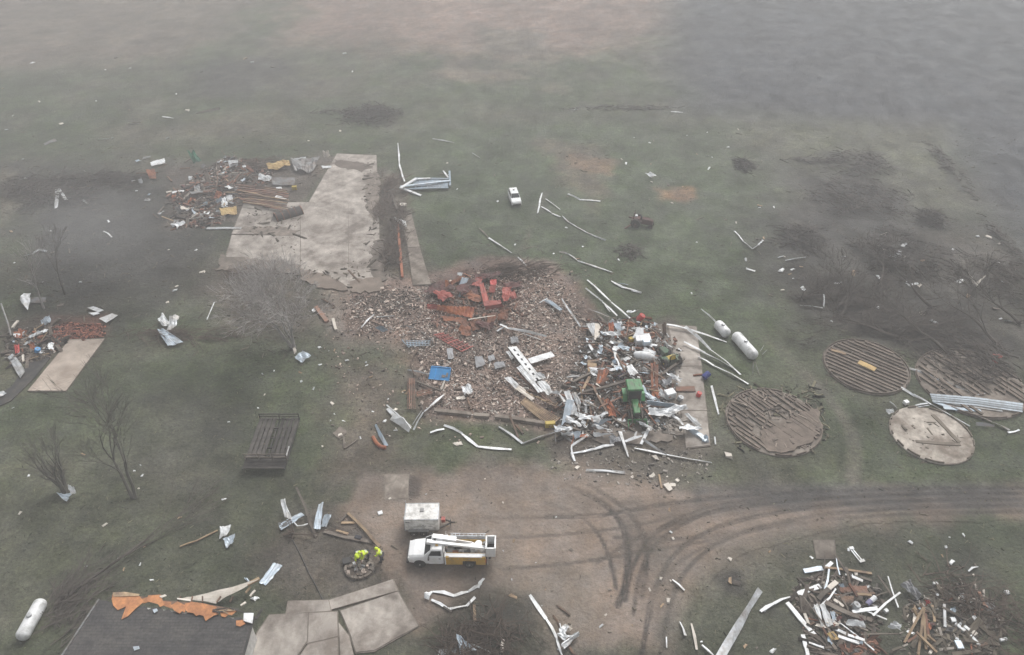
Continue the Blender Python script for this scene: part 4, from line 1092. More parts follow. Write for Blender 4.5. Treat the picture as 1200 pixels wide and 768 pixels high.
# ------------------------------------------------------------------ tractors and other machines
def green_tractor():
    p = G(742, 480)
    t = thing("green_tractor", "battered green farm tractor with cab standing in the middle of the heap", "tractor", (p.x, p.y, .0), R(2))
    t.scale = (.84, 1, .94)
    # local -y is forward
    hood = MB().loft([[(-.36, -1.9, .9), (.36, -1.9, .9), (.36, -1.9, 1.5), (-.36, -1.9, 1.5)], [(-.40, -.1, .85), (.40, -.1, .85), (.42, -.1, 1.75), (-.42, -.1, 1.75)]]).part("hood", M['green'], t)
    bv = hood.modifiers.new("soft", 'BEVEL'); bv.width = .08; bv.segments = 2
    MB().box((0, -1.92, 1.2), (.6, .04, .5)).part("grille", M['black'], hood)
    MB().box((0, 0.2, .8), (.5, 4.0, .4)).part("chassis", M['black'], t)
    cab = MB()
    for x in (-.8, .8):
        for y in (.1, 1.5): cab.bar((x, y, 1.1), (x * .94, y + (.12 if y < 1 else -.05), 2.75), .09, .09)
        cab.bar((x, .1, 1.2), (x, 1.5, 1.2), .08, .12)
    cab.bar((-.8, .1, 1.2), (.8, .1, 1.2), .08, .1).bar((-.8, 1.5, 1.2), (.8, 1.5, 1.2), .08, .1)
    cb = cab.part("cab", M['dkgreen'], t)
    rf = MB().box((0, .82, 2.86), (1.95, 1.75, .22), taper=.93).part("roof", M['green'], cb)
    bv = rf.modifiers.new("soft", 'BEVEL'); bv.width = .06; bv.segments = 2
    for k in (-.6, 0, .6): MB().box((k, .82, 2.985), (.05, 1.5, .03)).part("roof_rib", M['green'], rf)
    MB().box((0, 1.0, 1.2), (.5, .5, .12)).box((0, 1.25, 1.55), (.5, .12, .6)).part("seat", M['black'], t)
    MB().box((0, .16, 2.0), (1.45, .03, 1.3)).part("windscreen", M['glass'], cb)
    for s in (-1, 1):
        MB().box((s * .8, .8, 2.0), (.03, 1.2, 1.2)).part("window", M['glass'], cb)
        wheel(t, s * 1.05, 1.0, .85, .85, .5, rim_m='yellow', ax=(s, 0, 0))
        wheel(t, s * .82, -1.45, .52, .52, .32, rim_m='yellow', ax=(s, 0, 0))
        MB().loft([[(s * .78, .1, 1.1), (s * 1.35, .1, 1.1), (s * 1.35, .1, 1.16), (s * .78, .1, 1.16)], [(s * .78, .6, 1.72), (s * 1.35, .6, 1.72), (s * 1.35, .6, 1.78), (s * .78, .6, 1.78)], [(s * .78, 1.5, 1.72), (s * 1.35, 1.5, 1.72), (s * 1.35, 1.5, 1.78), (s * .78, 1.5, 1.78)]]).part("fender", M['green'], t)
    ar = MB()
    for s in (-1, 1): ar.bar((s * .62, -.2, 1.5), (s * .62, -2.2, 1.0), .1, .14).bar((s * .62, -2.2, 1.0), (s * .62, -2.55, .55), .1, .14)
    ar.bar((-.62, -1.2, 1.25), (.62, -1.2, 1.25), .1, .1)
    ar.part("loader_arm", M['oldwood'], t)
    bk = MB().box((0, -2.65, .12), (2.3, .9, .06)).box((0, -2.22, .5), (2.3, .06, .75)).box((-1.13, -2.6, .4), (.05, .8, .6)).box((1.13, -2.6, .4), (.05, .8, .6))
    bk.part("loader_bucket", M['green'], t)
    MB().box((.7, -2.75, .55), (.7, .5, .06), Matrix.Rotation(.5, 3, 'Y')).part("bent_panel", M['galv'], t)
    MB().tube((.2, -1.2, 1.6), (.2, -1.2, 2.2), .05, .05, 8).part("exhaust", M['rust'], t)
green_tractor()

def dark_mower():
    p = G(782, 424)
    t = thing("riding_mower", "dark green mower with yellow seat thrown on the concrete floor", "mower", (p.x, p.y, .15), R(200))
    h = MB().loft([[(-.42, -1.5, .35), (.42, -1.5, .35), (.36, -1.5, .85), (-.36, -1.5, .85)], [(-.5, -.2, .35), (.5, -.2, .35), (.42, -.2, 1.05), (-.42, -.2, 1.05)]]).part("hood", M['dkgreen'], t)
    bv = h.modifiers.new("soft", 'BEVEL'); bv.width = .08; bv.segments = 2
    MB().box((0, .4, .42), (1.9, 1.6, .3), taper=.85).part("mower_deck", M['dkgreen'], t)
    MB().box((0, .5, .85), (.75, .6, .16)).box((0, .82, 1.15), (.7, .15, .6)).part("seat", M['yellow'], t)
    for s in (-1, 1):
        MB().loft([[(s * .45, .1, .8), (s * .95, .1, .8), (s * .95, .1, .86), (s * .45, .1, .86)], [(s * .45, .5, 1.0), (s * .95, .5, 1.0), (s * .95, .5, 1.06), (s * .45, .5, 1.06)], [(s * .45, 1.2, .85), (s * .95, 1.2, .85), (s * .95, 1.2, .91), (s * .45, 1.2, .91)]]).part("fender", M['dkgreen'], t)
        wheel(t, s * .85, .85, .52, .52, .4, rim_m='yellow', ax=(s, 0, 0))
        wheel(t, s * .62, -1.15, .34, .34, .24, rim_m='yellow', ax=(s, 0, 0))
    MB().tube((0, -.1, 1.0), (0, .15, 1.35), .03, .03, 6).lathe([(0, .2), (.03, .22), (.05, .2)], (0, .16, 1.36), (0, .5, .8), 14).part("steering_wheel", M['black'], t)
    MB().bar((-.55, 1.3, .5), (-.55, 1.3, 1.9), .07, .07).bar((.55, 1.3, .5), (.55, 1.3, 1.9), .07, .07).bar((-.55, 1.3, 1.9), (.55, 1.3, 1.9), .07, .07).part("roll_bar", M['black'], t)
dark_mower()

def maroon_wreck():
    p = G(752, 264)
    t = thing("burnt_tractor", "rusty maroon tractor wreck alone in the green pasture", "tractor", (p.x, p.y, -.15), R(70))
    t.scale = (.85, .85, .85)
    MB().loft([[(-.35, -1.8, .8), (.35, -1.8, .8), (.35, -1.8, 1.4), (-.35, -1.8, 1.4)], [(-.4, 0, .8), (.4, 0, .8), (.4, 0, 1.6), (-.4, 0, 1.6)]]).part("hood", M['maroon'], t)
    MB().box((0, 0, .7), (.5, 3.6, .4)).part("chassis", M['maroon'], t)
    MB().box((0, .9, 1.2), (1.1, 1.0, .5)).bar((-.5, 1.4, 1.3), (-.5, 1.4, 2.4), .09, .09).bar((.5, 1.4, 1.3), (.5, 1.4, 2.4), .09, .09).bar((-.5, 1.4, 2.4), (.5, 1.4, 2.2), .09, .09).part("platform", M['maroon'], t)
    for s in (-1, 1):
        wheel(t, s * 1.0, .9, .8, .8, .45, rim_m='maroon', ax=(s, 0, 0))
        wheel(t, s * .6, -1.5, .42, .42, .25, rim_m='maroon', ax=(s, 0, 0))
    MB().box((.35, 1.1, 1.55), (.5, .4, .2)).part("bent_panel", M['galv'], t)
    MB().bar((-1.2, 1.6, .6), (-2.1, 2.4, .2), .2, .15).bar((1.2, 1.6, .5), (1.9, 2.6, .2), .2, .15).part("hitch_arm", M['maroon'], t)
maroon_wreck()

def white_car():
    p = G(603, 243)
    t = thing("parked_car", "small white car alone on the pasture beyond the barn rubble", "car", (p.x, p.y + 1.9, .03), R(10))
    t.scale = (.86, .86, .86)
    def sec(y, zb, zt, hw, r_=.12): return [(-hw, y, zb), (-hw, y, zt - r_), (-hw + r_, y, zt), (hw - r_, y, zt), (hw, y, zt - r_), (hw, y, zb)]
    MB().loft([sec(-2.2, .4, .75, .72), sec(-2.0, .3, .92, .84), sec(-1.0, .28, 1.02, .88), sec(1.6, .28, 1.05, .88), sec(2.1, .35, 1.0, .8)]).part("body", M['truckwhite'], t)
    c = MB().loft([[(-.8, -.95, 1.0), (.8, -.95, 1.0), (.8, 2.0, 1.0), (-.8, 2.0, 1.0)], [(-.64, -.2, 1.55), (.64, -.2, 1.55), (.64, 1.75, 1.58), (-.64, 1.75, 1.58)]]).part("roof", M['truckwhite'], t)
    MB().box((0, .9, 1.6), (.3, .3, .06)).part("roof_hatch", M['glass'], c)
    MB().add([(-.72, -.90, 1.06), (.72, -.90, 1.06), (.60, -.27, 1.52), (-.60, -.27, 1.52), (-.72, -.86, 1.0), (.72, -.86, 1.0), (.6, -.2, 1.46), (-.6, -.2, 1.46)], [(0, 1, 2, 3), (7, 6, 5, 4), (0, 4, 5, 1), (1, 5, 6, 2), (2, 6, 7, 3), (3, 7, 4, 0)]).part("windscreen", M['glass'], t)
    for s in (-1, 1):
        MB().add([(s * .80, -.7, 1.08), (s * .80, 1.7, 1.08), (s * .68, 1.6, 1.5), (s * .68, -.2, 1.5), (s * .74, -.7, 1.08), (s * .74, 1.7, 1.08), (s * .62, 1.6, 1.5), (s * .62, -.2, 1.5)], [(0, 1, 2, 3), (7, 6, 5, 4), (0, 4, 5, 1), (1, 5, 6, 2), (2, 6, 7, 3), (3, 7, 4, 0)]).part("window", M['glass'], t)
        for y in (-1.4, 1.4): wheel(t, s * .78, y, .33, .33, .22, ax=(s, 0, 0))
        MB().box((s * .6, -2.13, .72), (.26, .14, .14)).part("headlight", M['lamp'], t)
    MB().box((0, -2.2, .45), (1.3, .1, .2)).part("bumper", M['black'], t)
white_car()

def flatbed():
    pts = [S_CAT(p) for p in ((460, 125), (712, 140), (640, 540), (270, 515))]
    g = [G(u, v, .8) for u, v in pts]
    c = sum(g, Vector()) / 4
    ax = ((g[0] - g[3]) + (g[1] - g[2])).normalized(); rz = math.atan2(ax.y, ax.x) - math.pi / 2
    Wd = ((g[1] - g[0]).length + (g[2] - g[3]).length) / 2; Ln = ((g[0] - g[3]).length + (g[1] - g[2]).length) / 2
    t = thing("hay_wagon", "dark weathered flatbed wagon of boards standing on the lawn", "wagon", (c.x, c.y, 0), rz)
    n = 9
    for k in range(n):
        if k == 4: continue
        x = -Wd / 2 + (k + .5) * Wd / n
        MB().bar((x, -Ln * .30, .80), (x, Ln / 2, .80 + random.uniform(-.03, .03)), Wd / n * .8, .05).part("plank", M['darkwood'], t)
    for y in (-Ln * .30, -Ln * .1, .1 * Ln, Ln * .3, Ln * .48): MB().bar((-Wd / 2, y, .72), (Wd / 2, y, .72), .12, .1).part("cross_member", M['darkwood'], t)
    for k in range(7):
        y = -Ln * .48 + k * Ln * .025
        MB().bar((-Wd / 2, y, .74), (Wd / 2, y, .74), Ln * .018, .05).part("plank", M['darkwood'], t)
    for x in (-Wd / 2, 0, Wd / 2): MB().bar((x, -Ln / 2, .64), (x, Ln / 2, .64), .1, .12).part("rail", M['black'], t)
    rr_ = MB()
    for z in (1.1, 1.5): rr_.bar((-Wd / 2, -Ln * .33, z), (Wd / 2, -Ln * .33, z), .07, .1)
    for x in (-Wd / 2, -Wd / 6, Wd / 6, Wd / 2): rr_.bar((x, -Ln * .33, .7), (x, -Ln * .33, 1.55), .08, .08)
    rr_.part("end_rack", M['oldwood'], t)
    rr_ = MB()
    for z in (1.1, 1.4): rr_.bar((-Wd / 2, Ln * .49, z), (Wd / 2, Ln * .49, z), .07, .1)
    for x in (-Wd / 2, 0, Wd / 2): rr_.bar((x, Ln * .49, .7), (x, Ln * .49, 1.45), .08, .08)
    rr_.part("end_rack", M['darkwood'], t)
    MB().bar((Wd / 2 - .1, -Ln * .28, .9), (Wd / 2 - .1, -Ln * .1, .92), .1, .1).part("loose_slat", M['galv'], t)
    for y in (-Ln * .25, Ln * .3):
        for s in (-1, 1): wheel(t, s * Wd * .36, y, .34, .34, .2, rim_m='rust', ax=(s, 0, 0))
flatbed()

# ------------------------------------------------------------------ round bin pads
def bin_pad(label, u0, u1, v0, v1, floor_m, ribs, rib_m='ribs', broken=0.0, ang=R(55), seed=1, base='dirtyconc'):
    c = G((u0 + u1) / 2, (v0 + v1) / 2 + 1.5)
    r = (G(u1, (v0 + v1) / 2) - G(u0, (v0 + v1) / 2)).length / 2
    rr = random.Random(seed)
    t = thing("grain_bin_floor", label, "bin floor", (c.x, c.y, 0))
    n = 56
    disc = MB().lathe([(-.2, r + .12), (.10, r + .10), (.14, r + .02)], (0, 0, 0), (0, 0, 1), n)
    disc.part("floor_disc", M[base], t)
    ring = MB()
    for k in range(n):
        a, b_ = 2 * math.pi * k / n, 2 * math.pi * (k + 1) / n
        if rr.random() < broken * .4: continue
        ring.bar((r * math.cos(a), r * math.sin(a), .22), (r * math.cos(b_), r * math.sin(b_), .22), .09, .18)
    ring.part("rim", M[floor_m], t)
    if ribs:
        d = Vector((math.cos(ang), math.sin(ang), 0)); s = Vector((-d.y, d.x, 0))
        for k in range(ribs):
            o = -r * .94 + (k + .5) * 2 * r * .94 / ribs
            half = math.sqrt(max(0, (r * .95) ** 2 - o * o))
            a, b_ = -half, half
            if broken:
                segs = []; x = a; big = broken > .5
                while x < b_:
                    l = rr.uniform(.9, 4.0) if big else rr.uniform(2.5, 6); segs.append((x, min(b_, x + l))); x += l + rr.uniform(0, .35 if big else .1)
            else: segs = [(a, b_)]
            q = MB()
            used = False
            for (a_, b2) in segs:
                mid = (a_ + b2) / 2
                w_ = s * o + d * mid
                if broken > .5 and (w_.y < -r * .45 * (1 if w_.x > -r * .2 else 1.6) or rr.random() < broken * .25): continue
                jit = rr.uniform(-.10, .10) * (1 if big else .2); tl = rr.uniform(-.10, .10) * (1 if big else 0.3)
                q.bar(s * (o + jit - tl) + d * a_ + Vector((0, 0, .22 + rr.uniform(0, .06))), s * (o + jit + tl) + d * b2 + Vector((0, 0, .22 + rr.uniform(0, .10))), r * .055, .13)
                used = True
            if used: q.part("floor_slat", M[rib_m], t)
    return t, r
tA, rA = bin_pad("round bin floor with broken muddy slats and a bare silted patch", 852, 960, 454, 532, 'ribs', 19, broken=.9, seed=3, ang=R(128))
tB, rB = bin_pad("round bin floor with neat parallel slats and a yellow board", 967, 1062, 401, 456, 'ribs', 15, broken=.12, ang=R(140), seed=4)
tC, rC = bin_pad("bare round pale concrete bin pad crossed by two dark marks", 1046, 1136, 478, 539, 'mudconc', 0, broken=1.2, seed=5, base='padconc')
tD, rD = bin_pad("round slatted bin floor half buried under branches and purlins", 1078, 1196, 417, 478, 'ribs', 15, broken=.6, ang=R(118), seed=6)
silt = joined_bits("silt", "", "silt", [(905, 505), (958, 505), (950, 525), (915, 530), (890, 522)], 260, 5, M['mudbits'], .15, .5, flat=.3)
silt.location -= Vector((tA.location.x, tA.location.y, -.12)); silt.parent = tA
for k in ('label', 'category'): del silt[k]
joined_bits("debris", "mud clods and splinters strewn over the pale round pad", "debris", [(1050, 490), (1075, 480), (1110, 482), (1132, 505), (1125, 530), (1095, 538), (1060, 520)], 26, 8, M['soilbits'], .06, .3, flat=.3, longf=.3, z0=.14)
joined_bits("debris", "broken slat ends and mud over the silted bin floor", "debris", [(860, 475), (900, 458), (945, 470), (958, 500), (920, 528), (870, 515)], 90, 9, M['ribbits'], .1, .3, flat=.5, longf=.6, z0=.25)
joined_bits("debris", "sticks and mud over the half buried slatted bin floor", "debris", [(1082, 440), (1120, 424), (1170, 430), (1190, 455), (1150, 480), (1100, 470)], 120, 10, M['ribbits'], .08, .25, flat=.5, longf=.9, z0=.25)
for lab_, P_ in (("clods and torn sod around the silted bin floor", [(846, 492), (860, 465), (906, 450), (950, 462), (966, 492), (950, 528), (905, 538), (862, 525)]), ("clods and torn sod around the neat slatted bin floor", [(960, 428), (985, 402), (1020, 396), (1060, 412), (1069, 440), (1045, 460), (1000, 460), (968, 448)]), ("clods and torn sod around the pale round pad", [(1040, 508), (1058, 482), (1092, 474), (1130, 490), (1142, 515), (1122, 540), (1085, 546), (1050, 530)])):
    joined_bits("debris", lab_, "debris", P_, 420, len(lab_), M['soilbits'], .10, .26, flat=.4, longf=.3, z0=-.03)
board("yellow board lying across the neat slatted bin floor", 'insul', .7, .08, [(588, 203, .4), (650, 232, .4)], S_BINS)
board("faded orange plank at the upper rim of the neat slatted bin floor", 'tan', .4, .08, [(485, 158, .4), (540, 174, .4)], S_BINS)
board("dark timber lying across the pale round concrete pad, steeper of two", 'mudconc', .4, .06, [(862, 398, .17), (905, 442, .17), (960, 500, .17)], S_BINS)
board("dark bar lying flat across the pale round pad near its lower rim", 'mudconc', .36, .06, [(800, 497, .17), (880, 504, .17), (965, 508, .17)], S_BINS)

# ------------------------------------------------------------------ the house corner with its torn roof
def house():
    z0 = 2.9
    A, B_ = G(117, 703, z0), G(297, 724, z0)
    Cc, D = G(262, 850, 2.35), G(20, 850, 2.35)
    c = (A + B_ + Cc + D) / 4; c.z = 0
    t = thing("house", "charcoal shingle house roof with its orange decking torn bare along the top", "house", c)
    P = [p - c for p in (A, B_, Cc, D)]
    nrm = (P[1] - P[0]).cross(P[3] - P[0]).normalized(); nrm = nrm if nrm.z > 0 else -nrm
    rf = MB()
    nx, ny = 40, 26
    vs = []
    for j in range(ny + 1):
        for i in range(nx + 1):
            s, q = i / nx, j / ny
            p = bilerp(P, s, q)
            if j == 0: p = p + Vector((0, -.35 * random.random() * (1 if i % 3 else .3), 0))
            sag = -.10 * math.sin(s * math.pi) * (1 - q) + .03 * (fbm(np.array([p.x]), np.array([p.y]), 2.2, 5)[0] - .5) + .015 * (j % 2)
            vs.append(p + Vector((0, 0, sag)))
    nt = len(vs); vs += [v - Vector((0, 0, .06)) for v in vs]
    W_ = nx + 1; fs = []
    for j in range(ny):
        for i in range(nx):
            a = j * W_ + i
            fs += [(a, a + 1, a + W_ + 1, a + W_), (nt + a, nt + a + W_, nt + a + W_ + 1, nt + a + 1)]
    rim_ = [i for i in range(W_)] + [j * W_ + nx for j in range(1, ny + 1)] + [ny * W_ + i for i in range(nx - 1, -1, -1)] + [j * W_ for j in range(ny - 1, 0, -1)]
    for a, b_ in zip(rim_, rim_[1:] + rim_[:1]): fs.append((a, nt + a, nt + b_, b_))
    roof = rf.add(vs, fs).part("roof", M['shingle'], t)
    for q in range(4):
        a, b_ = P[q], P[(q + 1) % 4]
        a = a.lerp(-a * 0, .0); ctr = Vector((0, 0, 0))
        ai, bi = a + (ctr - a) * .05, b_ + (ctr - b_) * .05
        zt = min(a.z, b_.z) - .15
        w_ = MB().bar((ai.x, ai.y, zt / 2), (bi.x, bi.y, zt / 2), .18, zt)
        w_.part("wall", M['siding'], t)
    def patch(pts, m, nm="roof_decking", lift=.05, th=.03):
        q = [on_plane(*S_ROOF(p), P[0] + c, nrm) - c + nrm * lift for p in pts]
        return MB().prism(q, th).part(nm, M[m], t)
    patch([(262, 98), (430, 96), (470, 100), (560, 120), (640, 126), (720, 130), (860, 150), (1000, 176), (985, 190), (880, 186), (720, 160), (560, 140), (440, 124), (268, 116)], 'wood', lift=.035)
    patch([(430, 112), (470, 100), (480, 128), (440, 138)], 'osb', lift=.045)
    patch([(556, 124), (604, 130), (606, 168), (585, 160), (562, 152)], 'osb', lift=.045)
    patch([(684, 138), (722, 132), (715, 185), (690, 182)], 'osb', lift=.045)
    patch([(255, 112), (262, 82), (410, 86), (445, 128), (400, 165), (352, 212), (312, 232), (340, 155), (292, 178), (264, 150)], 'osb')
    patch([(462, 118), (470, 92), (545, 88), (562, 150), (538, 160), (528, 143), (470, 128)], 'osb', lift=.07)
    patch([(600, 152), (640, 128), (692, 150), (684, 192), (668, 182), (655, 198), (638, 190), (622, 180)], 'osb', lift=.06)
    patch([(698, 190), (718, 128), (800, 140), (868, 158), (885, 200), (850, 212), (806, 242), (794, 212), (770, 205), (750, 212), (735, 195)], 'osb', lift=.065)
    patch([(888, 186), (930, 175), (990, 180), (960, 208), (940, 204), (920, 220), (898, 214)], 'osb', lift=.06)
    patch([(985, 240), (1025, 236), (1040, 258), (1010, 275), (985, 268)], 'osb', lift=.08)
    patch([(262, 76), (330, 72), (420, 86), (415, 96), (268, 100)], 'tan', "roof_edge_board", .10)
    patch([(640, 108), (720, 118), (720, 128), (640, 116)], 'beige', "roof_edge_board", .12)
    patch([(535, 98), (570, 88), (580, 96), (548, 108)], 'beige', "roof_edge_board", .12)
    patch([(380, 72 + 320), (415, 68 + 320), (420, 84 + 320), (388, 95 + 320)], 'pale_tin', "roof_patch", .06)
    patch([(495, 175), (520, 168), (526, 182), (505, 195)], 'pale_tin', "roof_patch", .06)
    patch([(1032, 200), (1090, 200), (1082, 262), (1030, 245)], 'white', "gable_vent", .2)
    for k in range(9):
        u = 300 + k * 80 + random.uniform(-20, 20)
        a = on_plane(*S_ROOF((u, 128)), P[0] + c, nrm) - c; b_ = on_plane(*S_ROOF((u + random.uniform(-10, 30), 92)), P[0] + c, nrm) - c
        MB().bar(a - nrm * .04, b_ - nrm * .1, .09, .14).part("rafter", M['wood'], t)
    for k in range(12):
        u = 810 + random.uniform(0, 170); v = 165 + random.uniform(0, 26)
        a = on_plane(*S_ROOF((u, v)), P[0] + c, nrm) - c + nrm * .12; d = Vector((random.uniform(.2, .9), random.uniform(-.25, .1), .02))
        MB().bar(a, a + d, .07, .04).part("splinter", M['darkwood' if k % 3 else 'tan'], t)
    MB().bar(P[1] + Vector((.05, 0, .04)), P[2] + Vector((.05, 0, .04)), .14, .16).part("rake_board", M['black'], t)
    MB().bar(P[0] + Vector((-.05, 0, .03)), P[3] + Vector((-.05, 0, .03)), .12, .14).part("rake_board", M['grey'], t)
house()

# ------------------------------------------------------------------ bare trees and brush
def twigs(mb_t, mb_c, p, d, ln, r, depth, rr, spread=.55, droop=0.0, zmin=0.05, kids=(2, 3)):
    n = 3 if depth > 1 else 2
    for k in range(n):
        r = max(r, .016)
        q = p + d * (ln / n)
        if q.z < zmin: q.z = zmin + rr.random() * .05
        r1 = r * (.86 if k < n - 1 else .72)
        (mb_t if depth >= 4 else mb_c).tube(p, q, r, r1, 6 if depth >= 4 else (4 if depth >= 2 else 3), caps=False)
        p, r = q, r1
        d = (d + Vector((rr.uniform(-.17, .17), rr.uniform(-.17, .17), rr.uniform(-.13, .13) - droop))).normalized()
        if depth >= 1 and k < n - 1 and rr.random() < .65:
            a = (d + Vector((rr.uniform(-1, 1), rr.uniform(-1, 1), rr.uniform(-.4, .8))) * (spread * 1.5)).normalized()
            twigs(mb_t, mb_c, p, a, ln * rr.uniform(.45, .75), r * .5, depth - 2 if depth > 2 else depth - 1, rr, spread, droop, zmin, kids)
    if depth > 0:
        for _ in range(rr.randint(*kids)):
            a = (d + Vector((rr.uniform(-1, 1), rr.uniform(-1, 1), rr.uniform(-.5, .7))) * spread).normalized()
            twigs(mb_t, mb_c, p, a, ln * rr.uniform(.62, .85), r * .70, depth - 1, rr, spread, droop, zmin, kids)
def tree(label, u, v, h, seed, m='bark', d=(0, 0, 1), depth=5, spread=.5, r=None, name="bare_tree", group=None, kids=(2, 3), droop=0.0, forks=1, sv=ID):
    q = sv((u, v)); p = G(q[0], q[1])
    rr = random.Random(seed)
    t = thing(name, label, "tree", (p.x, p.y, 0), 0, group)
    a, b_ = MB(), MB()
    dd = Vector(d).normalized()
    for k in range(forks):
        dk = (dd + Vector((rr.uniform(-.5, .5), rr.uniform(-.3, .3), 0)) * (.9 if forks > 1 else 0)).normalized()
        twigs(a, b_, Vector((rr.uniform(-.2, .2) * (forks > 1), 0, .0 if d[2] > .5 else .3)), dk, h * .30, r or h * .022, depth, rr, spread, droop, kids=kids)
    if d[2] < .5:                       # root plate of a thrown tree
        for k in range(14):
            e = (-dd + Vector((rr.uniform(-1, 1), rr.uniform(-1, 1), rr.uniform(-.5, 1)))).normalized()
            a.tube((0, 0, .3), Vector((0, 0, .3)) + e * rr.uniform(.5, 1.2), .09, .02, 4, caps=False)
    a.part("trunk", M[m], t); b_.part("crown", M[m], t)
    return t
def brush(label, u, v, rx, ry, h, n, seed, m='bark', sv=ID, dirn=None, group=None, ln=2.2, r=.025, name="brush_pile"):
    q = sv((u, v)); p = G(q[0], q[1]); rr = random.Random(seed); b_ = MB()
    ph = rr.uniform(0, 6.28)
    for k in range(n):
        a = rr.uniform(0, 6.28); f = math.sqrt(rr.random()) * (.72 + .42 * math.sin(2 * a + ph) * math.cos(3 * a + ph * 2) + (.5 * rr.random() if rr.random() < .2 else 0))
        c = Vector((p.x + math.cos(a) * f * rx, p.y + math.sin(a) * f * ry, .05 + h * max(0, 1 - f * f) * rr.random()))
        th = (dirn if dirn is not None else rr.uniform(0, 6.28)) + rr.gauss(0, .5 if dirn is not None else 1)
        d = Vector((math.cos(th), math.sin(th), rr.uniform(-.3, .35)))
        l = ln * rr.uniform(.35, 1.3); r0 = r * rr.uniform(.5, 2.2)
        for s in range(3):
            e = c + d * (l / 3); e.z = max(.03, e.z)
            b_.tube(c, e, r0, r0 * .75, 3, caps=False); r0 *= .75
            if s == 1:
                for _ in range(2):
                    g = (d + Vector((rr.uniform(-.8, .8), rr.uniform(-.8, .8), rr.uniform(-.3, .4)))).normalized()
                    b_.tube(e, e + g * l * .35, r0 * .7, r0 * .3, 3, caps=False)
            c = e; d = (d + Vector((rr.uniform(-.3, .3), rr.uniform(-.3, .3), rr.uniform(-.25, .15)))).normalized()
    return b_.top_level(name, M[m], label, "brush", group)

tree("broad pale grey bare tree standing between the shed floor and the rubble", 344, 408, 11.5, 3, 'greybark', depth=5, spread=.7, d=(-.3, .12, 1), forks=6, r=.15, kids=(3, 3))
tree("tall dark bare tree standing alone on the lawn left of the wagon", 157, 584, 13, 8, 'lawnbark', depth=5, spread=.5, d=(-.1, .25, 1), forks=2, r=.17)
tree("snapped dark tree trunk with torn tin wrapped about its base", 76, 577, 7, 12, 'lawnbark', depth=4, spread=.5, d=(-.5, .25, 1), forks=3, r=.24)
tree("thin grey bare trunk standing at the left edge above the brick rubble", 52, 362, 11, 14, 'greybark', depth=4, spread=.3, d=(-.05, .1, 1), r=.13)
tree("thin bare sapling beside the dark brush at the far left", 76, 345, 9, 15, 'bark', depth=4, spread=.35, d=(0, .1, 1), r=.11)
for k, (lab, u, v, h, d, dep) in enumerate([
    ("thrown dark tree lying with its crown toward the far right field", 986, 372, 13, (.62, 1, .18), 5),
    ("thrown tree sprawling left beyond the neat slatted bin floor", 1052, 398, 13, (-1, .35, .15), 5),
    ("uprooted tree with tangled crown above the half buried bin floor", 1110, 416, 12, (-.55, .8, .25), 5),
    ("dark uprooted tree lying straight up the slope at the right edge", 1166, 405, 14, (-.3, 1, .2), 5),
    ("toppled tree lying across the scrub left of the white L-shaped pipe", 938, 352, 9, (1, .5, .2), 5),
    ("toppled tree nearest the right edge beside a white forked snag", 1192, 380, 11, (-.5, 1, .35), 5),
    ("toppled dark tree in the middle of the thrown trees on the right", 1090, 362, 12, (-.6, .7, .35), 5),
    ("dark thrown tree lying behind the pale scatter of tin on the right", 1030, 335, 11, (.5, .9, .2), 5)]):
    tree(lab, u, v, h, 40 + k, 'bark', d=d, depth=dep, spread=.6, r=.2, name="fallen_tree")
tree("long thin fallen tree lying diagonally across the lawn above the white tank", 82, 700, 15, 60, 'bark', d=(.72, .95, .05), depth=4, spread=.28, r=.16, name="fallen_tree")
tree("fallen brown sapling in the dirt above the workers", 345, 628, 6, 61, 'brownbark', d=(1, -.1, .05), depth=3, spread=.4, r=.07, name="fallen_tree")

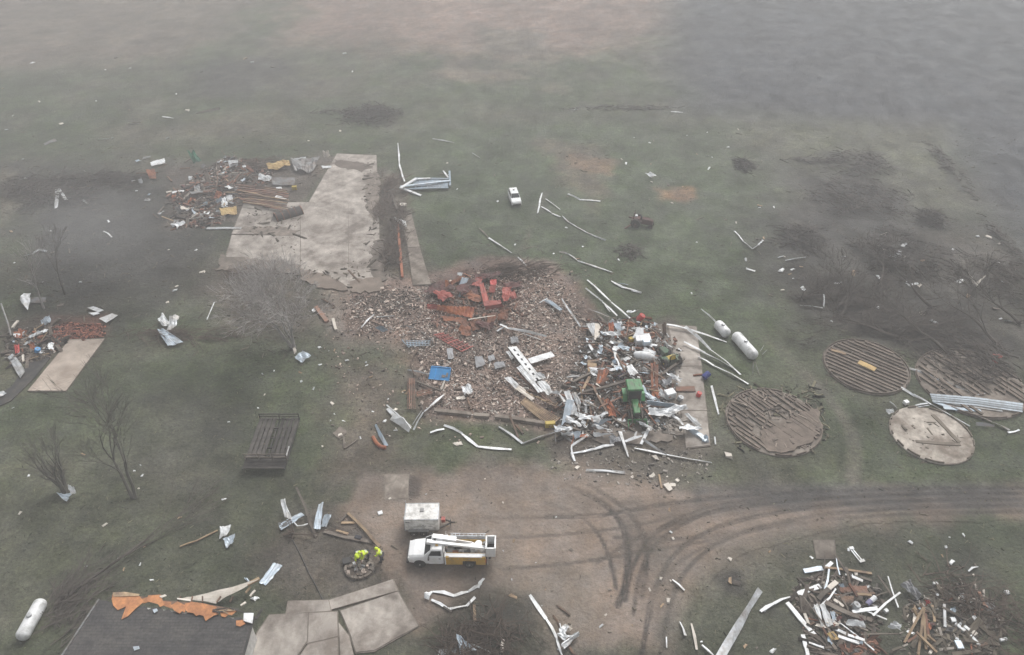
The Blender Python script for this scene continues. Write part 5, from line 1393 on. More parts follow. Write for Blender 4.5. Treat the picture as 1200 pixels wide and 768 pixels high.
for k, (lab, u, v, rx, ry, h, n, m, dn) in enumerate([
    ("dark brush heap at the far left around the bent white tin", 68, 228, 8, 6, 1.8, 800, 'bark', None),
    ("dark brush heap at the left edge beside pale sandy ground", 22, 222, 4, 5, 1.2, 260, 'bark', None),
    ("dark scrubby brush trailing toward the green tarp", 122, 212, 7, 3, 1.0, 400, 'bark', .1),
    ("far dark brush pile on the green field above the shed floor", 436, 136, 6.5, 5, 1.6, 620, 'bark', None),
    ("thin trail of brush beside the far dark brush pile", 395, 132, 5, 1, .5, 60, 'bark', .1),
    ("blurred dark brush pile farthest right in the misty field", 1012, 194, 6, 6, 1.5, 360, 'bark', None),
    ("long streak of dark brush left of the farthest misty pile", 955, 189, 6, 1.4, .7, 90, 'bark', -.1),
    ("broad dark brush pile in the middle of the misty right field", 1000, 236, 9, 7, 1.4, 600, 'bark', None),
    ("squat dark brush heap left of the broad misty pile", 942, 279, 3.6, 4, 1.2, 380, 'bark', None),
    ("small round dark bush at the far right", 1090, 258, 2.2, 2.4, 1.3, 260, 'bark', None),
    ("small lone dark bush in the far pasture", 871, 195, 1.6, 2.2, 1.2, 200, 'bark', None),
    ("brown brush along the upper right side of the shed floor", 458, 222, 2.6, 5, 1.2, 200, 'brownbark', 1.2),
    ("brown brush at the middle right side of the shed floor", 447, 252, 1.8, 5, 1.0, 150, 'brownbark', 1.5),
    ("brown brush at the lower right side of the shed floor", 458, 302, 1.8, 5, 1.0, 180, 'brownbark', 1.6),
    ("brown brush between the shed floor and the narrow concrete strip", 466, 268, 1.8, 8, .9, 220, 'brownbark', 1.5),
    ("matted dark brush along the lower left edge of the shed floor", 290, 322, 5, 1.6, .7, 130, 'brownbark', .1),
    ("dark brush heap over weeds under the bent white tin at the bottom", 572, 746, 4.2, 3.0, .7, 240, 'brownbark', None),
    ("tangled brown brush below the pale tin at the bottom edge", 545, 765, 3, 2, .7, 160, 'brownbark', None),
    ("dark brush strip beside the white propane tank", 78, 712, 2.6, 4, .8, 200, 'bark', 1.1),
    ("dark tangled brush in the lower right corner", 1172, 735, 4.2, 5, .8, 200, 'brownbark', None),
    ("brown brush above the pole stack in the lower right wreckage", 1128, 700, 2.8, 3.2, .6, 90, 'brownbark', None),
    ("thick brush around the half buried slatted bin floor", 1150, 428, 6, 5, 1.2, 500, 'bark', 2.2),
    ("dark branches matted along the right edge of the thrown trees", 1190, 335, 6, 9, 1.4, 600, 'bark', None),
    ("grey branch tangle beyond the pale tin scatter on the right", 1052, 300, 8, 8, 1.4, 800, 'bark', None),
    ("brush tangle below the white L-shaped pipe", 985, 350, 8, 5, 1.2, 600, 'bark', .6),
    ("brush tangle upslope of the neat slatted bin floor", 1060, 385, 10, 4, 1.3, 700, 'bark', .3),
    ("dark brush clump with pale stones in the green pasture", 738, 295, 1.9, 2.2, .5, 90, 'bark', None),
    ("brown vines over the upper edge of the barn rubble", 600, 318, 6, 2.4, .6, 200, 'brownbark', .1),
    ("bare dark branches lying along the back of the old shed wreckage", 300, 196, 6, 3, .9, 160, 'brownbark', .2),
    ("dark brush strip below the twisted white tin on the lawn", 205, 393, 9, 1.4, .5, 190, 'brownbark', 0.0),
    ("dark hedge line trailing down the far right slope", 1111, 194, 1.5, 12, .9, 150, 'bark', 1.85),
    ("short dark hedge line at the far right edge", 1178, 284, 1.2, 7, .8, 100, 'bark', 2.0),
    ("low dark hedge row beyond the pasture", 735, 128, 13, .8, .6, 130, 'bark', 0.0)]):
    brush(lab, u, v, rx, ry, h, n, 300 + k, m, dirn=dn, r=.03 if v > 320 else .04, ln=2.2 if v > 300 else 1.6)

# ------------------------------------------------------------------ barn rubble: red roof pieces, panels, stones
sheet("long orange corrugated roof section lying on the rubble", 'orange', [(190, 415, .9), (565, 440, .9), (540, 548, .3), (185, 462, .3)], S_Q5, .06, corr=.05, ncorr=9, along=False, m_=5)
sheet("red end piece joined to the long orange roof section", 'red', [(88, 402, .7), (192, 410, .8), (188, 458, .3), (92, 452, .3)], S_Q5, .05)
def red_roof():
    c = G(*S_Q5((690, 400)))
    t = thing("red_roof_wreck", "bright red L-shaped barn roof piece standing on the rubble", "roof piece", (c.x, c.y, 0))
    def pl(q, nm, m='red', amp=.03):
        _seed[0] += 1
        P = [G(*S_Q5(p)[:2], p[2]) - Vector((c.x, c.y, 0)) for p in q]
        sheet_mb(P, amp, 8, 4, 0, 1, True, .04, _seed[0], .03).part(nm, M[m], t)
    pl([(612, 200, .7), (652, 192, .8), (705, 360, 1.0), (655, 400, .9)], "roof_panel")
    pl([(650, 372, 1.1), (828, 364, 1.1), (832, 402, .9), (664, 425, .9)], "roof_panel")
    pl([(664, 424, .9), (832, 402, .9), (862, 434, .35), (676, 462, .35)], "roof_panel")
    pl([(720, 160, 1.0), (785, 158, 1.0), (782, 210, .8), (720, 212, .8)], "roof_panel", 'brightred')
    pl([(720, 212, .8), (782, 210, .8), (770, 285, .3), (708, 290, .3)], "roof_panel")
    for a, b_ in (((640, 200), (690, 380)), ((700, 395), (840, 385)), ((660, 300), (770, 240))):
        p, q = (G(*S_Q5(x), .35) - Vector((c.x, c.y, 0)) for x in (a, b_))
        MB().bar(p, q, .14, .12).part("purlin", M['rust'], t)
red_roof()
sheet("red crumpled tin fragment alone right of the L-shaped red roof", 'red', [(905, 295, .3), (962, 268, .4), (992, 345, .3), (945, 358, .1)], S_Q5, .08)
sheet("dark rust sheet just below the L-shaped red roof", 'rust', [(690, 500, .3), (790, 490, .3), (760, 600, .1), (690, 605, .1)], S_Q5, .06)
sheet("rust brown sheet under the orange roof section", 'rust', [(510, 570, .2), (600, 580, .2), (650, 650, .1), (545, 672, .1)], S_Q5, .05)
sheet("wide dull red sheet flattened below the long orange roof", 'rust', [(230, 520, .15), (480, 545, .15), (480, 590, .08), (260, 570, .08)], S_Q5, .05)
sheet("rust triangle of sheet upright at the upper left of the barn rubble", 'rust', [(272, 160, 1.0), (300, 170, .9), (358, 270, .2), (272, 272, .2)], S_Q5, .04)
sheet("dark red sheet left among the barn rubble beside the rust triangle", 'maroon', [(150, 230, .4), (230, 200, .5), (240, 310, .1), (150, 350, .1)], S_Q5, .1)
sheet("dark red crumpled sheet in the hollow of the L-shaped red roof", 'maroon', [(460, 240, .4), (600, 230, .5), (600, 350, .1), (480, 350, .1)], S_Q5, .12)
sheet("maroon sheet at the upper right of the barn rubble", 'maroon', [(560, 110, .3), (690, 100, .3), (700, 190, .1), (590, 210, .1)], S_Q5, .1)
sheet("pale blue tin sheet standing at the top of the barn rubble", 'pale_tin', [(438, 136, .9), (508, 145, .9), (470, 222, .3), (408, 216, .3)], S_Q5, .03)
sheet("grey tin sheet behind the pale blue one at the top of the rubble", 'galv', [(394, 88, .6), (448, 88, .6), (436, 130, .3), (398, 148, .3)], S_Q5, .03)
sheet("narrow pale tin strip below the standing pale blue sheet", 'pale_tin', [(440, 240, .4), (466, 250, .4), (420, 330, .1), (398, 322, .1)], S_Q5, .03)
sheet("tiny white tin scrap at the far edge of the barn rubble", 'white', [(694, 110, .4), (738, 112, .4), (734, 134, .2), (698, 132, .2)], S_Q5, .02)
beam("thin pale rod lying below the L-shaped red roof", 'beige', .12, .1, [(500, 552, .5), (770, 512, .6)], S_Q5, name="pole", cat="pole")
board("upright brown post in the barn rubble above the orange roof", 'wood', .16, .16, [(488, 330, .9), (520, 425, .3)], S_Q5)
board("grey timber along the upper right edge of the barn rubble", 'oldwood', .2, .14, [(510, 140, .5), (630, 180, .5), (640, 200, .5)], S_Q5)
rr = random.Random(19)
for k, (u, v, L_, m_, lk) in enumerate([(522, 340, 2.6, 'maroon', 'maroon'), (534, 333, 2.2, 'rust', 'rusty'), (548, 342, 2.8, 'maroon', 'maroon'), (560, 335, 2.2, 'red', 'red'), (556, 352, 2.4, 'rust', 'rusty'), (594, 350, 2.6, 'red', 'red'), (600, 338, 2.2, 'maroon', 'maroon'),
        (590, 372, 2.6, 'rust', 'rusty'), (545, 388, 2.4, 'rust', 'rusty'), (575, 328, 2.4, 'maroon', 'maroon'), (520, 352, 2.2, 'red', 'red'), (568, 384, 2.2, 'maroon', 'maroon'), (508, 345, 2.0, 'maroon', 'maroon')]):
    p = G(u, v); a = rr.uniform(0, 3.14); w_ = L_ * rr.uniform(.4, .75)
    d = Vector((math.cos(a), math.sin(a), 0)) * L_ / 2; e = Vector((-math.sin(a), math.cos(a), 0)) * w_ / 2; z = rr.uniform(.2, .6)
    c_ = [q + Vector((0, 0, z + rr.uniform(-.2, .35))) for q in (p - d - e, p + d - e * rr.uniform(.4, 1), p + d + e, p - d + e * rr.uniform(.5, 1))]
    sheet_mb(c_, .14, 6, 5, 0, 1, True, .02, 5000 + k, .18).top_level("metal_sheet", M[m_], say("crumpled " + lk + " barn tin", p), "sheet", "crumpled red tin of the barn")
# red slatted panel
def slatted(label, quad, n, m, sv, cross=3, z=.25, name="slatted_panel", w=.12):
    P = [G(*sv(p)[:2], z) for p in quad]; c = sum(P, Vector()) / 4; c.z = 0
    t = thing(name, label, "panel", c)
    for k in range(n):
        s = k / (n - 1)
        MB().bar(P[0].lerp(P[3], s) - c + Vector((0, 0, random.uniform(-.03, .05))), P[1].lerp(P[2], s) - c + Vector((0, 0, random.uniform(-.03, .05))), w, .05).part("slat", M[m], t)
    for k in range(cross):
        s = (k + .3) / cross
        MB().bar(P[0].lerp(P[1], s) - c - Vector((0, 0, .06)), P[3].lerp(P[2], s) - c - Vector((0, 0, .06)), .1, .06).part("cross_bar", M[m], t)
    return t
slatted("salmon red slatted panel lying flat left of the white slotted panels", [(640, 512), (700, 500), (870, 575), (800, 610)], 7, 'red', S_BARN, 4)
slatted("small blue grey slatted panel at the left of the rubble field", [(478, 548), (620, 545), (622, 572), (482, 578)], 4, 'blue_tin', S_BARN, 8, w=.08)
slatted("wooden frame with many rungs lying under the white panels", [(848, 462), (880, 430), (1080, 545), (1020, 600)], 3, 'tan', S_YARD, 8, .35, w=.1)
slatted("stack of thin reddish rails standing at the left edge of the rubble", [(190, 315), (190, 498), (232, 498), (226, 318)], 5, 'redwood', S_YARD, 2, .3, w=.09)
slatted("brown rack of short rails near the white crumpled bag", [(235, 400), (330, 372), (335, 400), (240, 425)], 4, 'redwood', S_YARD, 3, .3, w=.08)
slatted("loose brown rafters lying under the lower white panels", [(830, 290), (850, 280), (1070, 480), (1050, 490)], 3, 'redwood', S_YARD, 2, .4, w=.14)
slatted("tan rails poking out left of the crumpled white tin", [(880, 395), (920, 420), (1065, 460), (1050, 480)], 4, 'tan', S_YARD, 2, .5, w=.1)

def slotted():
    P = [G(*S_Q4(p)[:2], z) for p, z in (((128, 228), .8), ((215, 222), .8), ((470, 545), .7), ((395, 572), .6))]
    c = sum(P, Vector()) / 4; c.z = 0
    t = thing("slotted_panel", "long white panel pierced by a row of dark slots", "panel", c)
    _seed[0] += 1
    nb = 7
    for k in range(nb):                                  # the panel is built round its openings
        a, b_ = k / nb, (k + 1) / nb
        q = lambda s, tt: bilerp([P[0], P[1], P[2], P[3]], tt, s)
        m_ = (a + b_) / 2
        if k == 0: MB()
        for (s0, s1, t0, t1) in ((a, b_, 0, .36), (a, b_, .6, 1), (a, a + .55 / nb, .36, .6)):
            MB().prism([q(s0, t0) - c, q(s1, t0) - c, q(s1, t1) - c, q(s0, t1) - c], .10).part("panel_strip", M['white'], t)
    MB().prism([p - c - Vector((0, 0, .22)) for p in P], .03).part("backing", M['black'], t)
slotted()
sheet("white panel with torn end under the slotted white panel", 'white', [(215, 442, .5), (262, 418, .6), (485, 680, .6), (430, 698, .4)], S_Q4, .05)
sheet("white panel at the lower end of the slotted white panel", 'white', [(415, 588, .7), (500, 568, .8), (582, 690, .6), (520, 718, .4)], S_Q4, .05)
sheet("separate short white panel lying crosswise on the rubble", 'white', [(328, 352, .5), (562, 278, .5), (600, 328, .4), (362, 402, .35)], S_Q4, .015, rag=.0)
sheet("bent white flap at the right side of the slotted panel", 'white', [(385, 470, .8), (480, 510, .8), (512, 545, .5), (470, 568, .5)], S_Q4, .07)
sheet("small white flap at the left side of the slotted panel", 'white', [(108, 285, .4), (140, 278, .5), (190, 345, .4), (168, 360, .2)], S_Q4, .04)
sheet("pinkish white board lying lowest left of the white panels", 'white', [(96, 545, .4), (155, 530, .5), (240, 620, .5), (205, 660, .3)], S_Q4, .04)
sheet("long cream plank trailing down from the pinkish white board", 'beige', [(205, 650, .4), (245, 618, .45), (400, 745, .4), (370, 775, .3)], S_Q4, .03)
beam("white bent channel lying across the rubble above the slotted panel", 'white', .42, .2, [(50, 0, .5), (135, 45, .5), (515, 128, .5)], S_Q4)
beam("short white branch of channel at the upper left of the bent one", 'white', .28, .15, [(20, 72, .3), (120, 25, .4)], S_Q4)
beam("thin grey lip along the lower side of the bent white channel", 'galv', .16, .1, [(270, 90, .3), (455, 155, .3)], S_Q4)
sheet("grey wadded sheet beneath the bent white channel", 'bluestone', [(150, 140, .3), (225, 130, .3), (240, 190, .1), (165, 205, .1)], S_Q4, .08)
sheet("white flap of tin on the rubble left of the heap, tall and tapered", 'white', [(912, 0, .9), (1000, -5, 1.0), (992, 145, .3), (975, 120, .3)], S_Q4, .04)
sheet("grey panel right beside the tall tapered white flap", 'beige', [(1000, 0, .5), (1062, 0, .5), (1035, 165, .2), (995, 160, .2)], S_Q4, .03)
sheet("thin white torn splinter of tin left of the heap", 'white', [(908, 172, .5), (935, 182, .5), (1040, 325, .2), (1000, 332, .2)], S_Q4, .03)
sheet("tan square of plywood at the left side of the heap", 'tan', [(922, 370, .4), (1008, 362, .5), (1022, 450, .3), (932, 485, .2)], S_Q4, .02)
for k, q in enumerate([[(578, 195), (625, 190), (645, 240), (590, 258)], [(655, 190), (690, 182), (698, 212), (662, 222)], [(690, 232), (745, 218), (762, 250), (700, 266)], [(418, 148), (452, 142), (458, 205), (425, 208)]]):
    sheet(["blue grey flagstone right of the blue tub, largest of its group", "smallest blue grey flagstone in the rubble", "blue grey flagstone nearest the slotted white panel", "upright grey flagstone above the blue tub"][k], 'bluestone', q, S_YARD, .03, 4, 3, name="flagstone", cat="stone", z=.25)
def tub():
    P = G(*S_YARD((380, 300)))
    t = thing("blue_tub", "bright blue plastic tub tipped on its side in the rubble", "tub", (P.x, P.y, .1), R(-8))
    w, h, d_ = 2.2, 1.5, .7
    Rm = Matrix.Rotation(.42, 4, 'X')
    sh = MB(); f = lambda p: Rm @ Vector(p)
    out = [(-w / 2, -h / 2), (w / 2, -h / 2), (w / 2 * .96, h / 2), (-w / 2 * .96, h / 2)]
    top = [f((x, y, .35)) for x, y in out]; bot = [f((x * .86, y * .86, -.25)) for x, y in out]
    sh.add(top + bot, [(0, 1, 2, 3), (7, 6, 5, 4), (0, 4, 5, 1), (1, 5, 6, 2), (2, 6, 7, 3), (3, 7, 4, 0)])
    b_ = sh.part("shell", M['blue'], t); bv = b_.modifiers.new("soft", 'BEVEL'); bv.width = .08; bv.segments = 2
    rm = MB()
    for a, c in zip(out, out[1:] + out[:1]): rm.bar(f((a[0], a[1], .37)), f((c[0], c[1], .37)), .09, .07)
    rm.part("rim", M['blue'], t)
    MB().box(f((.45, -.3, .37)), (.4, .3, .05), Rm.to_3x3()).box(f((.8, -.1, .37)), (.2, .5, .05), Rm.to_3x3()).part("torn_hole", M['grey'], t)
    for x in (-.5, .1): MB().bar(f((x, -h * .4, .37)), f((x, h * .4, .38)), .08, .05).part("molded_rib", M['blue'], t)
tub()
sheet("white crumpled bag spilling paper below the blue tub", 'white', [(500, 372, .4), (555, 362, .5), (572, 405, .3), (520, 425, .2)], S_YARD, .16, 7, 6)
sheet("pinkish paper scraps left of the white crumpled bag", 'beige', [(470, 430, .1), (520, 425, .1), (525, 440, .05), (475, 448, .05)], S_YARD, .05)
board("brown post lying below the white crumpled bag", 'wood', .16, .16, [(538, 430, .3), (560, 500, .3)], S_YARD)
pipe("curved brown pipe arching left of the blue tub", 'brownbark', .10, [(250, 148, .3), (215, 190, .5), (205, 240, .5), (230, 300, .2)], S_YARD)
beam("grey channel running left from the blue tub", 'galv', .22, .15, [(185, 268, .3), (310, 295, .3)], S_YARD)
beam("brown and grey post pair below left of the blue tub", 'oldwood', .2, .16, [(240, 335, .2), (385, 390, .5)], S_YARD, name="post", cat="post")
beam("short pale post leaning against the blue tub", 'beige', .16, .14, [(405, 330, .6), (385, 382, .2)], S_YARD, name="post", cat="post")
beam("white channel angled below the blue tub", 'white', .3, .2, [(318, 482, .3), (400, 412, .5)], S_YARD)
beam("V-shaped galvanised rail below left of the blue tub", 'galv', .2, .14, [(222, 618, .1), (278, 515, .3), (395, 415, .4)], S_YARD)
beam("thin galvanised rail closing the V below the blue tub", 'galv', .14, .1, [(215, 590, .1), (270, 505, .3)], S_YARD)
board("short brown post crossing the V-shaped rail", 'oldwood', .16, .12, [(265, 462, .3), (290, 540, .2)], S_YARD)
beam("white trough-like gutter on the lawn, thick end down", 'white', .75, .3, [(98, 548, .2), (200, 628, .2)], S_YARD)
beam("pale torn upper end of the white gutter", 'galv', .55, .25, [(70, 492, .2), (118, 545, .2)], S_YARD)
beam("thin grey rail beside the white gutter", 'galv', .16, .1, [(65, 472, .2), (210, 600, .2)], S_YARD)
beam("short white channel on the grass below the rubble field", 'white', .45, .2, [(320, 635), (402, 612)], S_YARD)
beam("long bent white purlin on the grass below the rubble field", 'white', .34, .2, [(400, 592), (505, 640), (598, 715), (795, 732)], S_YARD)
beam("V-shaped grey purlin at the lower edge of the rubble, sagging middle", 'galv', .3, .18, [(722, 600), (860, 697), (1048, 632)], S_YARD)
board("brown rafter standing in the V of the grey purlin", 'wood', .2, .14, [(785, 535, .6), (835, 665, .1)], S_YARD)
board("second shorter brown rafter beside the V of the grey purlin", 'wood', .2, .14, [(818, 588, .3), (862, 640, .1)], S_YARD)
pipe("thin wire pole leaning at the lower rubble edge", 'grey', .05, [(1050, 640, .8), (1055, 700, .1)], S_YARD)
beam("bent grey and orange post at the left end of the rubble, on the lawn", 'blue_tin', .42, .22, [(0, 588), (65, 712)], S_YARD)
pipe("curved orange pipe at the foot of the grey post", 'orange', .2, [(-15, 660), (5, 695), (30, 718), (62, 722)], S_YARD)
boxat("yellow crate at the lower edge of the rubble", 'yellow', 1020, 598, (1.0, .5, .6), .1, 0, S_YARD, name="crate", cat="crate")
sheet("thin white scrap in the wet grass below the gutter", 'beige', [(450, 698), (500, 690), (512, 708), (470, 714)], S_YARD, .03)
def foundation():
    pts = [S_YARD(p) for p in ((345, 512), (440, 522), (560, 536), (700, 548), (850, 566), (1000, 590))]
    P = [G(u, v, 0) for u, v in pts]; c = sum(P, Vector()) / len(P)
    t = thing("foundation_wall", "low broken concrete wall footing along the lower edge of the rubble", "wall", c)
    for k in range(len(P) - 1):
        if k == 2: a, b_ = P[k].lerp(P[k + 1], .1), P[k].lerp(P[k + 1], .75)
        else: a, b_ = P[k], P[k + 1]
        MB().bar(a - c + Vector((0, 0, .16)), b_ - c + Vector((0, 0, .16)), .42, .34 + .05 * (k % 2)).part("footing_block", M['dirtyconc'], t)
foundation()
beam("grey angled rail at the upper left of the rubble field", 'galv', .22, .14, [(215, 470), (292, 395)], S_BARN)
beam("horizontal grey rail at the upper left of the rubble field", 'galv', .22, .14, [(300, 408), (410, 400)], S_BARN)
sheet("blue grey tent of folded tin left in the rubble field", 'blue_tin', [(298, 472, .3), (335, 462, .8), (375, 488, .3), (338, 502, .1)], S_BARN, .05)
beam("slanting dull blue bar above the small slatted panel", 'blue_tin', .2, .15, [(455, 540, .2), (500, 588, .2)], S_BARN)
beam("long curved grey rail in the middle left of the rubble", 'grey', .18, .12, [(450, 455), (520, 470), (590, 510), (640, 550)], S_BARN)
board("pink beam on the dirt between the grey tree and the rubble", 'redwood', .5, .3, [(650, 300), (715, 385)], S_TREE)
board("pale post at the lower end of the pink beam", 'beige', .35, .3, [(750, 370), (768, 435)], S_TREE)
board("dark rail lying on the pale dirt below the shed floor", 'wood', .22, .15, [(840, 85), (905, 155)], S_TREE)
board("long dark twig-thin rail by the pale dirt", 'wood', .12, .1, [(680, 250), (760, 292)], S_TREE)
sheet("white square scrap at the tip of the pink beam", 'white', [(625, 320), (640, 308), (652, 322), (636, 336)], S_TREE, .04)
sheet("folded pale blue tin at the foot of the grey bare tree", 'pale_tin', [(528, 595, .2), (572, 558, .5), (620, 588, .4), (565, 630, .1)], S_TREE, .08)
beam("stubby white tube joined to the folded tin by the grey tree", 'beige', .35, .3, [(518, 535), (530, 572)], S_TREE)
pipe("thin white pole with a cross end on the left lawn", 'white', .06, [(12, 372), (55, 272), (72, 270)], S_TREE)

# stones of the wrecked barn: the largest one by one, the rest as one spill
stone_me = [chunk_mesh("stone", 500 + k, M['stone'], .7) for k in range(10)]
RUB = [(395, 350), (450, 335), (520, 330), (560, 312), (640, 312), (688, 352), (700, 400), (695, 440), (660, 470), (600, 500), (495, 490), (482, 425), (455, 400), (405, 395)]
pts = in_poly_points(RUB, 300, 77, power=3)
for k, p in enumerate(pts):
    s = random.uniform(.17, .36); sc = (s * random.uniform(.8, 1.6), s, s * random.uniform(.6, 1))
    put("stone", stone_me[k % 10], (p[0], p[1], s * .22), (random.uniform(-.4, .4), random.uniform(-.4, .4), random.uniform(0, 6.28)),
        say(("flat" if sc[2] < s * .75 else "blocky") + " " + sized(s, .26, .34) + (" long" if sc[0] > s * 1.3 else "") + " limestone piece", p), "stone", "limestone blocks in the rubble field", sc)
joined_bits("rubble", "pale stone crumbs and splinters covering the brown barn rubble field", "rubble", RUB, 11000, 78, M['stonebits'], .06, .21, power=2.2, zheap=.04, longf=.06)
joined_bits("rubble", "dark muddy crumbs between the pale stones of the barn rubble field", "rubble", RUB, 1100, 79, M['rubblebits'], .08, .3, power=2.2, zheap=.05, longf=.3)
joined_bits("rubble", "whitish flecks of plaster and chips over the barn rubble field", "rubble", RUB, 2600, 83, M['whitechips'], .05, .17, power=2.0, zheap=.06, longf=.15)
joined_bits("rubble", "reddish tin and brick crumbs around the red roof pieces", "rubble", [(500, 345), (540, 318), (610, 325), (620, 380), (580, 395), (505, 385)], 320, 80, M['rustbits'], .1, .4, power=1.5, longf=.4, zheap=.3)
joined_bits("rubble", "pale stones thinly strewn on the grass around the rubble field", "rubble", [(365, 330), (520, 325), (700, 310), (720, 420), (640, 520), (440, 520), (380, 430)], 900, 81, M['stonebits'], .08, .3)
joined_bits("rubble", "white stone chips dense at the upper left of the rubble field", "rubble", [(410, 345), (470, 338), (500, 345), (480, 365), (430, 372)], 900, 82, M['stone'], .08, .26, power=1)

# ------------------------------------------------------------------ the machine shed heap
S_D = survey(1040, 400, 6.4)
S_SE = survey(1040, 660, 7.11)
S_W2 = survey(0, 300, 4.264)
S_SH2 = survey(190, 170, 5.714)
def crate(label, u, v, size, rz, m, sv, z=0.0, name="crate", slats=5):
    q = sv((u, v)); p = G(q[0], q[1], z)
    t = thing(name, label, "crate", (p.x, p.y, z), rz)
    w, d_, h = size
    MB().box((0, 0, h / 2), (w, d_, h - .04)).part("core", M['grey'], t)
    for k in range(slats):
        zz = h * (k + .5) / slats
        for s in (-1, 1):
            MB().box((0, s * (d_ / 2 + .02), zz), (w + .08, .04, h / slats * .62)).part("slat", M[m], t)
            MB().box((s * (w / 2 + .02), 0, zz), (.04, d_, h / slats * .62)).part("slat", M[m], t)
    MB().box((0, 0, h + .02), (w, d_, .05)).part("lid", M[m], t)
    return t
def shell(label, u, v, L_, W_, H_, rz, m, sv, z=0.2, name="vehicle_shell"):
    q = sv((u, v)); p = G(q[0], q[1], z)
    t = thing(name, label, "shell", (p.x, p.y, z), rz)
    secs = []
    for k in range(9):
        s = k / 8; x = (s - .5) * L_; f = math.sin(math.pi * (.12 + .76 * s)) ** .5
        secs.append([(x, W_ / 2 * f * math.cos(a), H_ * f * math.sin(a)) for a in np.linspace(0, math.pi, 9)])
    MB().loft(secs).part("hull", M[m], t, smooth=True)
    MB().lathe([(-.02, W_ * .3), (.02, W_ * .3)], (0, 0, H_ * .55), (0, 0, 1), 8).part("core", M['black'], t)
    rm = MB()
    for s in (-1, 1): rm.bar((-L_ * .42, s * W_ * .46, .03), (L_ * .42, s * W_ * .46, .03), .08, .08)
    rm.part("rim", M['galv'], t)
    return t
def barrel(label, u, v, r, h, m, sv, tilt=0.0, name="barrel", rz=0.0):
    q = sv((u, v)); p = G(q[0], q[1], 0)
    t = thing(name, label, "barrel", (p.x, p.y, 0.05), rz)
    a = Vector((math.sin(tilt), 0, math.cos(tilt))); o = Vector((0, 0, r * abs(math.sin(tilt))))
    MB().lathe([(0, r * .96), (.03, r), (h * .33, r), (h * .34, r * 1.04), (h * .37, r), (h * .66, r), (h * .67, r * 1.04), (h * .7, r), (h - .03, r), (h, r * .96)], o, a, 16).part("drum", M[m], t, smooth=False)
    MB().lathe([(h - .02, r * .35), (h + .02, r * .3)], o, a, 10).part("lid", M['grey'], t)
    return t
crate("white slatted appliance crate near the middle top of the heap", 448, 285, (1.7, 1.2, 1.0), .1, 'white', S_Q1, .1)
sheet("white sheet standing behind the slatted appliance crate", 'white', [(395, 130, 1.4), (465, 128, 1.4), (465, 228, .9), (350, 228, .9)], S_Q1, .03)
boxat("small yellow foam block left of the white appliance crate", 'yellow', 335, 255, (.5, .5, .5), .3, .3, S_Q1, name="foam_block", cat="foam")
boxat("pale blue box sitting on the white slatted crate", 'pale_tin', 488, 290, (.8, .6, .6), .05, .9, S_Q1)
shell("white rounded fibreglass hull lying below the slatted crate", 478, 420, 2.6, 1.2, .75, -.28, 'white', S_Q1, .3)
sheet("grey underside sheet beneath the white rounded hull", 'galv', [(370, 400, .3), (400, 395, .3), (590, 455, .3), (560, 482, .2)], S_Q1, .05)
sheet("curved white tin sheet just above the green tractor roof", 'white', [(285, 515, 1.3), (345, 495, 1.5), (408, 590, 1.4), (325, 610, 1.2)], S_Q1, .06)
beam("long white bent strip curling down to the green tractor", 'white', .35, .2, [(162, 345, .9), (180, 420, .9), (225, 510, .8), (285, 600, .6)], S_Q1)
sheet("white cabinet side tipped up at the upper left of the heap", 'pale_tin', [(165, 85, 1.0), (225, 80, 1.1), (255, 150, .7), (195, 165, .5)], S_Q1, .03)
sheet("grey folded gable of tin behind the tipped white cabinet side", 'galv', [(110, 75, .8), (150, 38, 1.1), (200, 75, .9), (160, 90, .6)], S_Q1, .03)
barrel("bright red barrel at the top edge of the heap", 412, 62, .38, .85, 'brightred', S_Q1, .5)
barrel("deep blue barrel at the right edge of the concrete floor", 1058, 645, .33, .8, 'deepblue', S_Q1, 1.2, rz=.6)
barrel("small red can on the right edge of the concrete floor", 1092, 300, .26, .5, 'brightred', S_Q2, .2)
sheet("orange rusty sheet beside the bright red barrel", 'orange', [(280, 80, .5), (350, 75, .5), (395, 120, .2), (305, 125, .2)], S_Q1, .1)
sheet("orange rusty scrap below the tipped white cabinet side", 'orange', [(115, 85, .7), (165, 80, .7), (160, 190, .3), (110, 180, .3)], S_Q1, .12)
sheet("rust brown sheet between crate and tipped cabinet side", 'rust', [(160, 185, .4), (290, 180, .4), (260, 245, .2), (175, 240, .2)], S_Q1, .12)
sheet("orange and red scrap sheet low at the left of the heap", 'orange', [(10, 560, .5), (95, 540, .6), (70, 690, .3), (-5, 700, .2)], S_Q1, .1)
sheet("orange crumpled scrap left of the green tractor", 'orange', [(165, 350, .6), (215, 355, .7), (280, 505, .4), (200, 515, .3)], S_Q2, .16)
sheet("brown rust sheet at the upper left of the tractor", 'rust', [(90, 50, .6), (205, 30, .7), (150, 185, .3), (75, 180, .3)], S_Q2, .06)
for k, (a, b_, w) in enumerate([((545, 480), (552, 760), .3), ((575, 470), (585, 770), .25), ((600, 490), (598, 760), .2)]):
    beam(["rusty upright girder right of the green tractor, leftmost of three", "rusty girder in the middle of three by the tractor", "rusty girder rightmost of three by the tractor"][k], 'rust', w, .2, [(*a, .9), (*b_, .4)], S_Q1, name="girder", cat="girder")
sheet("orange brown plate at the foot of the three rusty girders", 'orange', [(625, 250, .4), (690, 240, .5), (740, 310, .3), (640, 330, .3)], S_Q2, .04)
board("brown timber slanting across the heap toward the bare concrete", 'oldwood', .26, .2, [(868, 430, .5), (760, 505, .7), (650, 590, .6)], S_Q1)
board("grey timber slanting from the white hull to the left", 'oldwood', .24, .2, [(385, 435, .9), (215, 590, .5)], S_Q1)
board("brown post standing at the top right corner of the heap", 'wood', .2, .2, [(672, 70, 1.4), (682, 200, .3)], S_Q1)
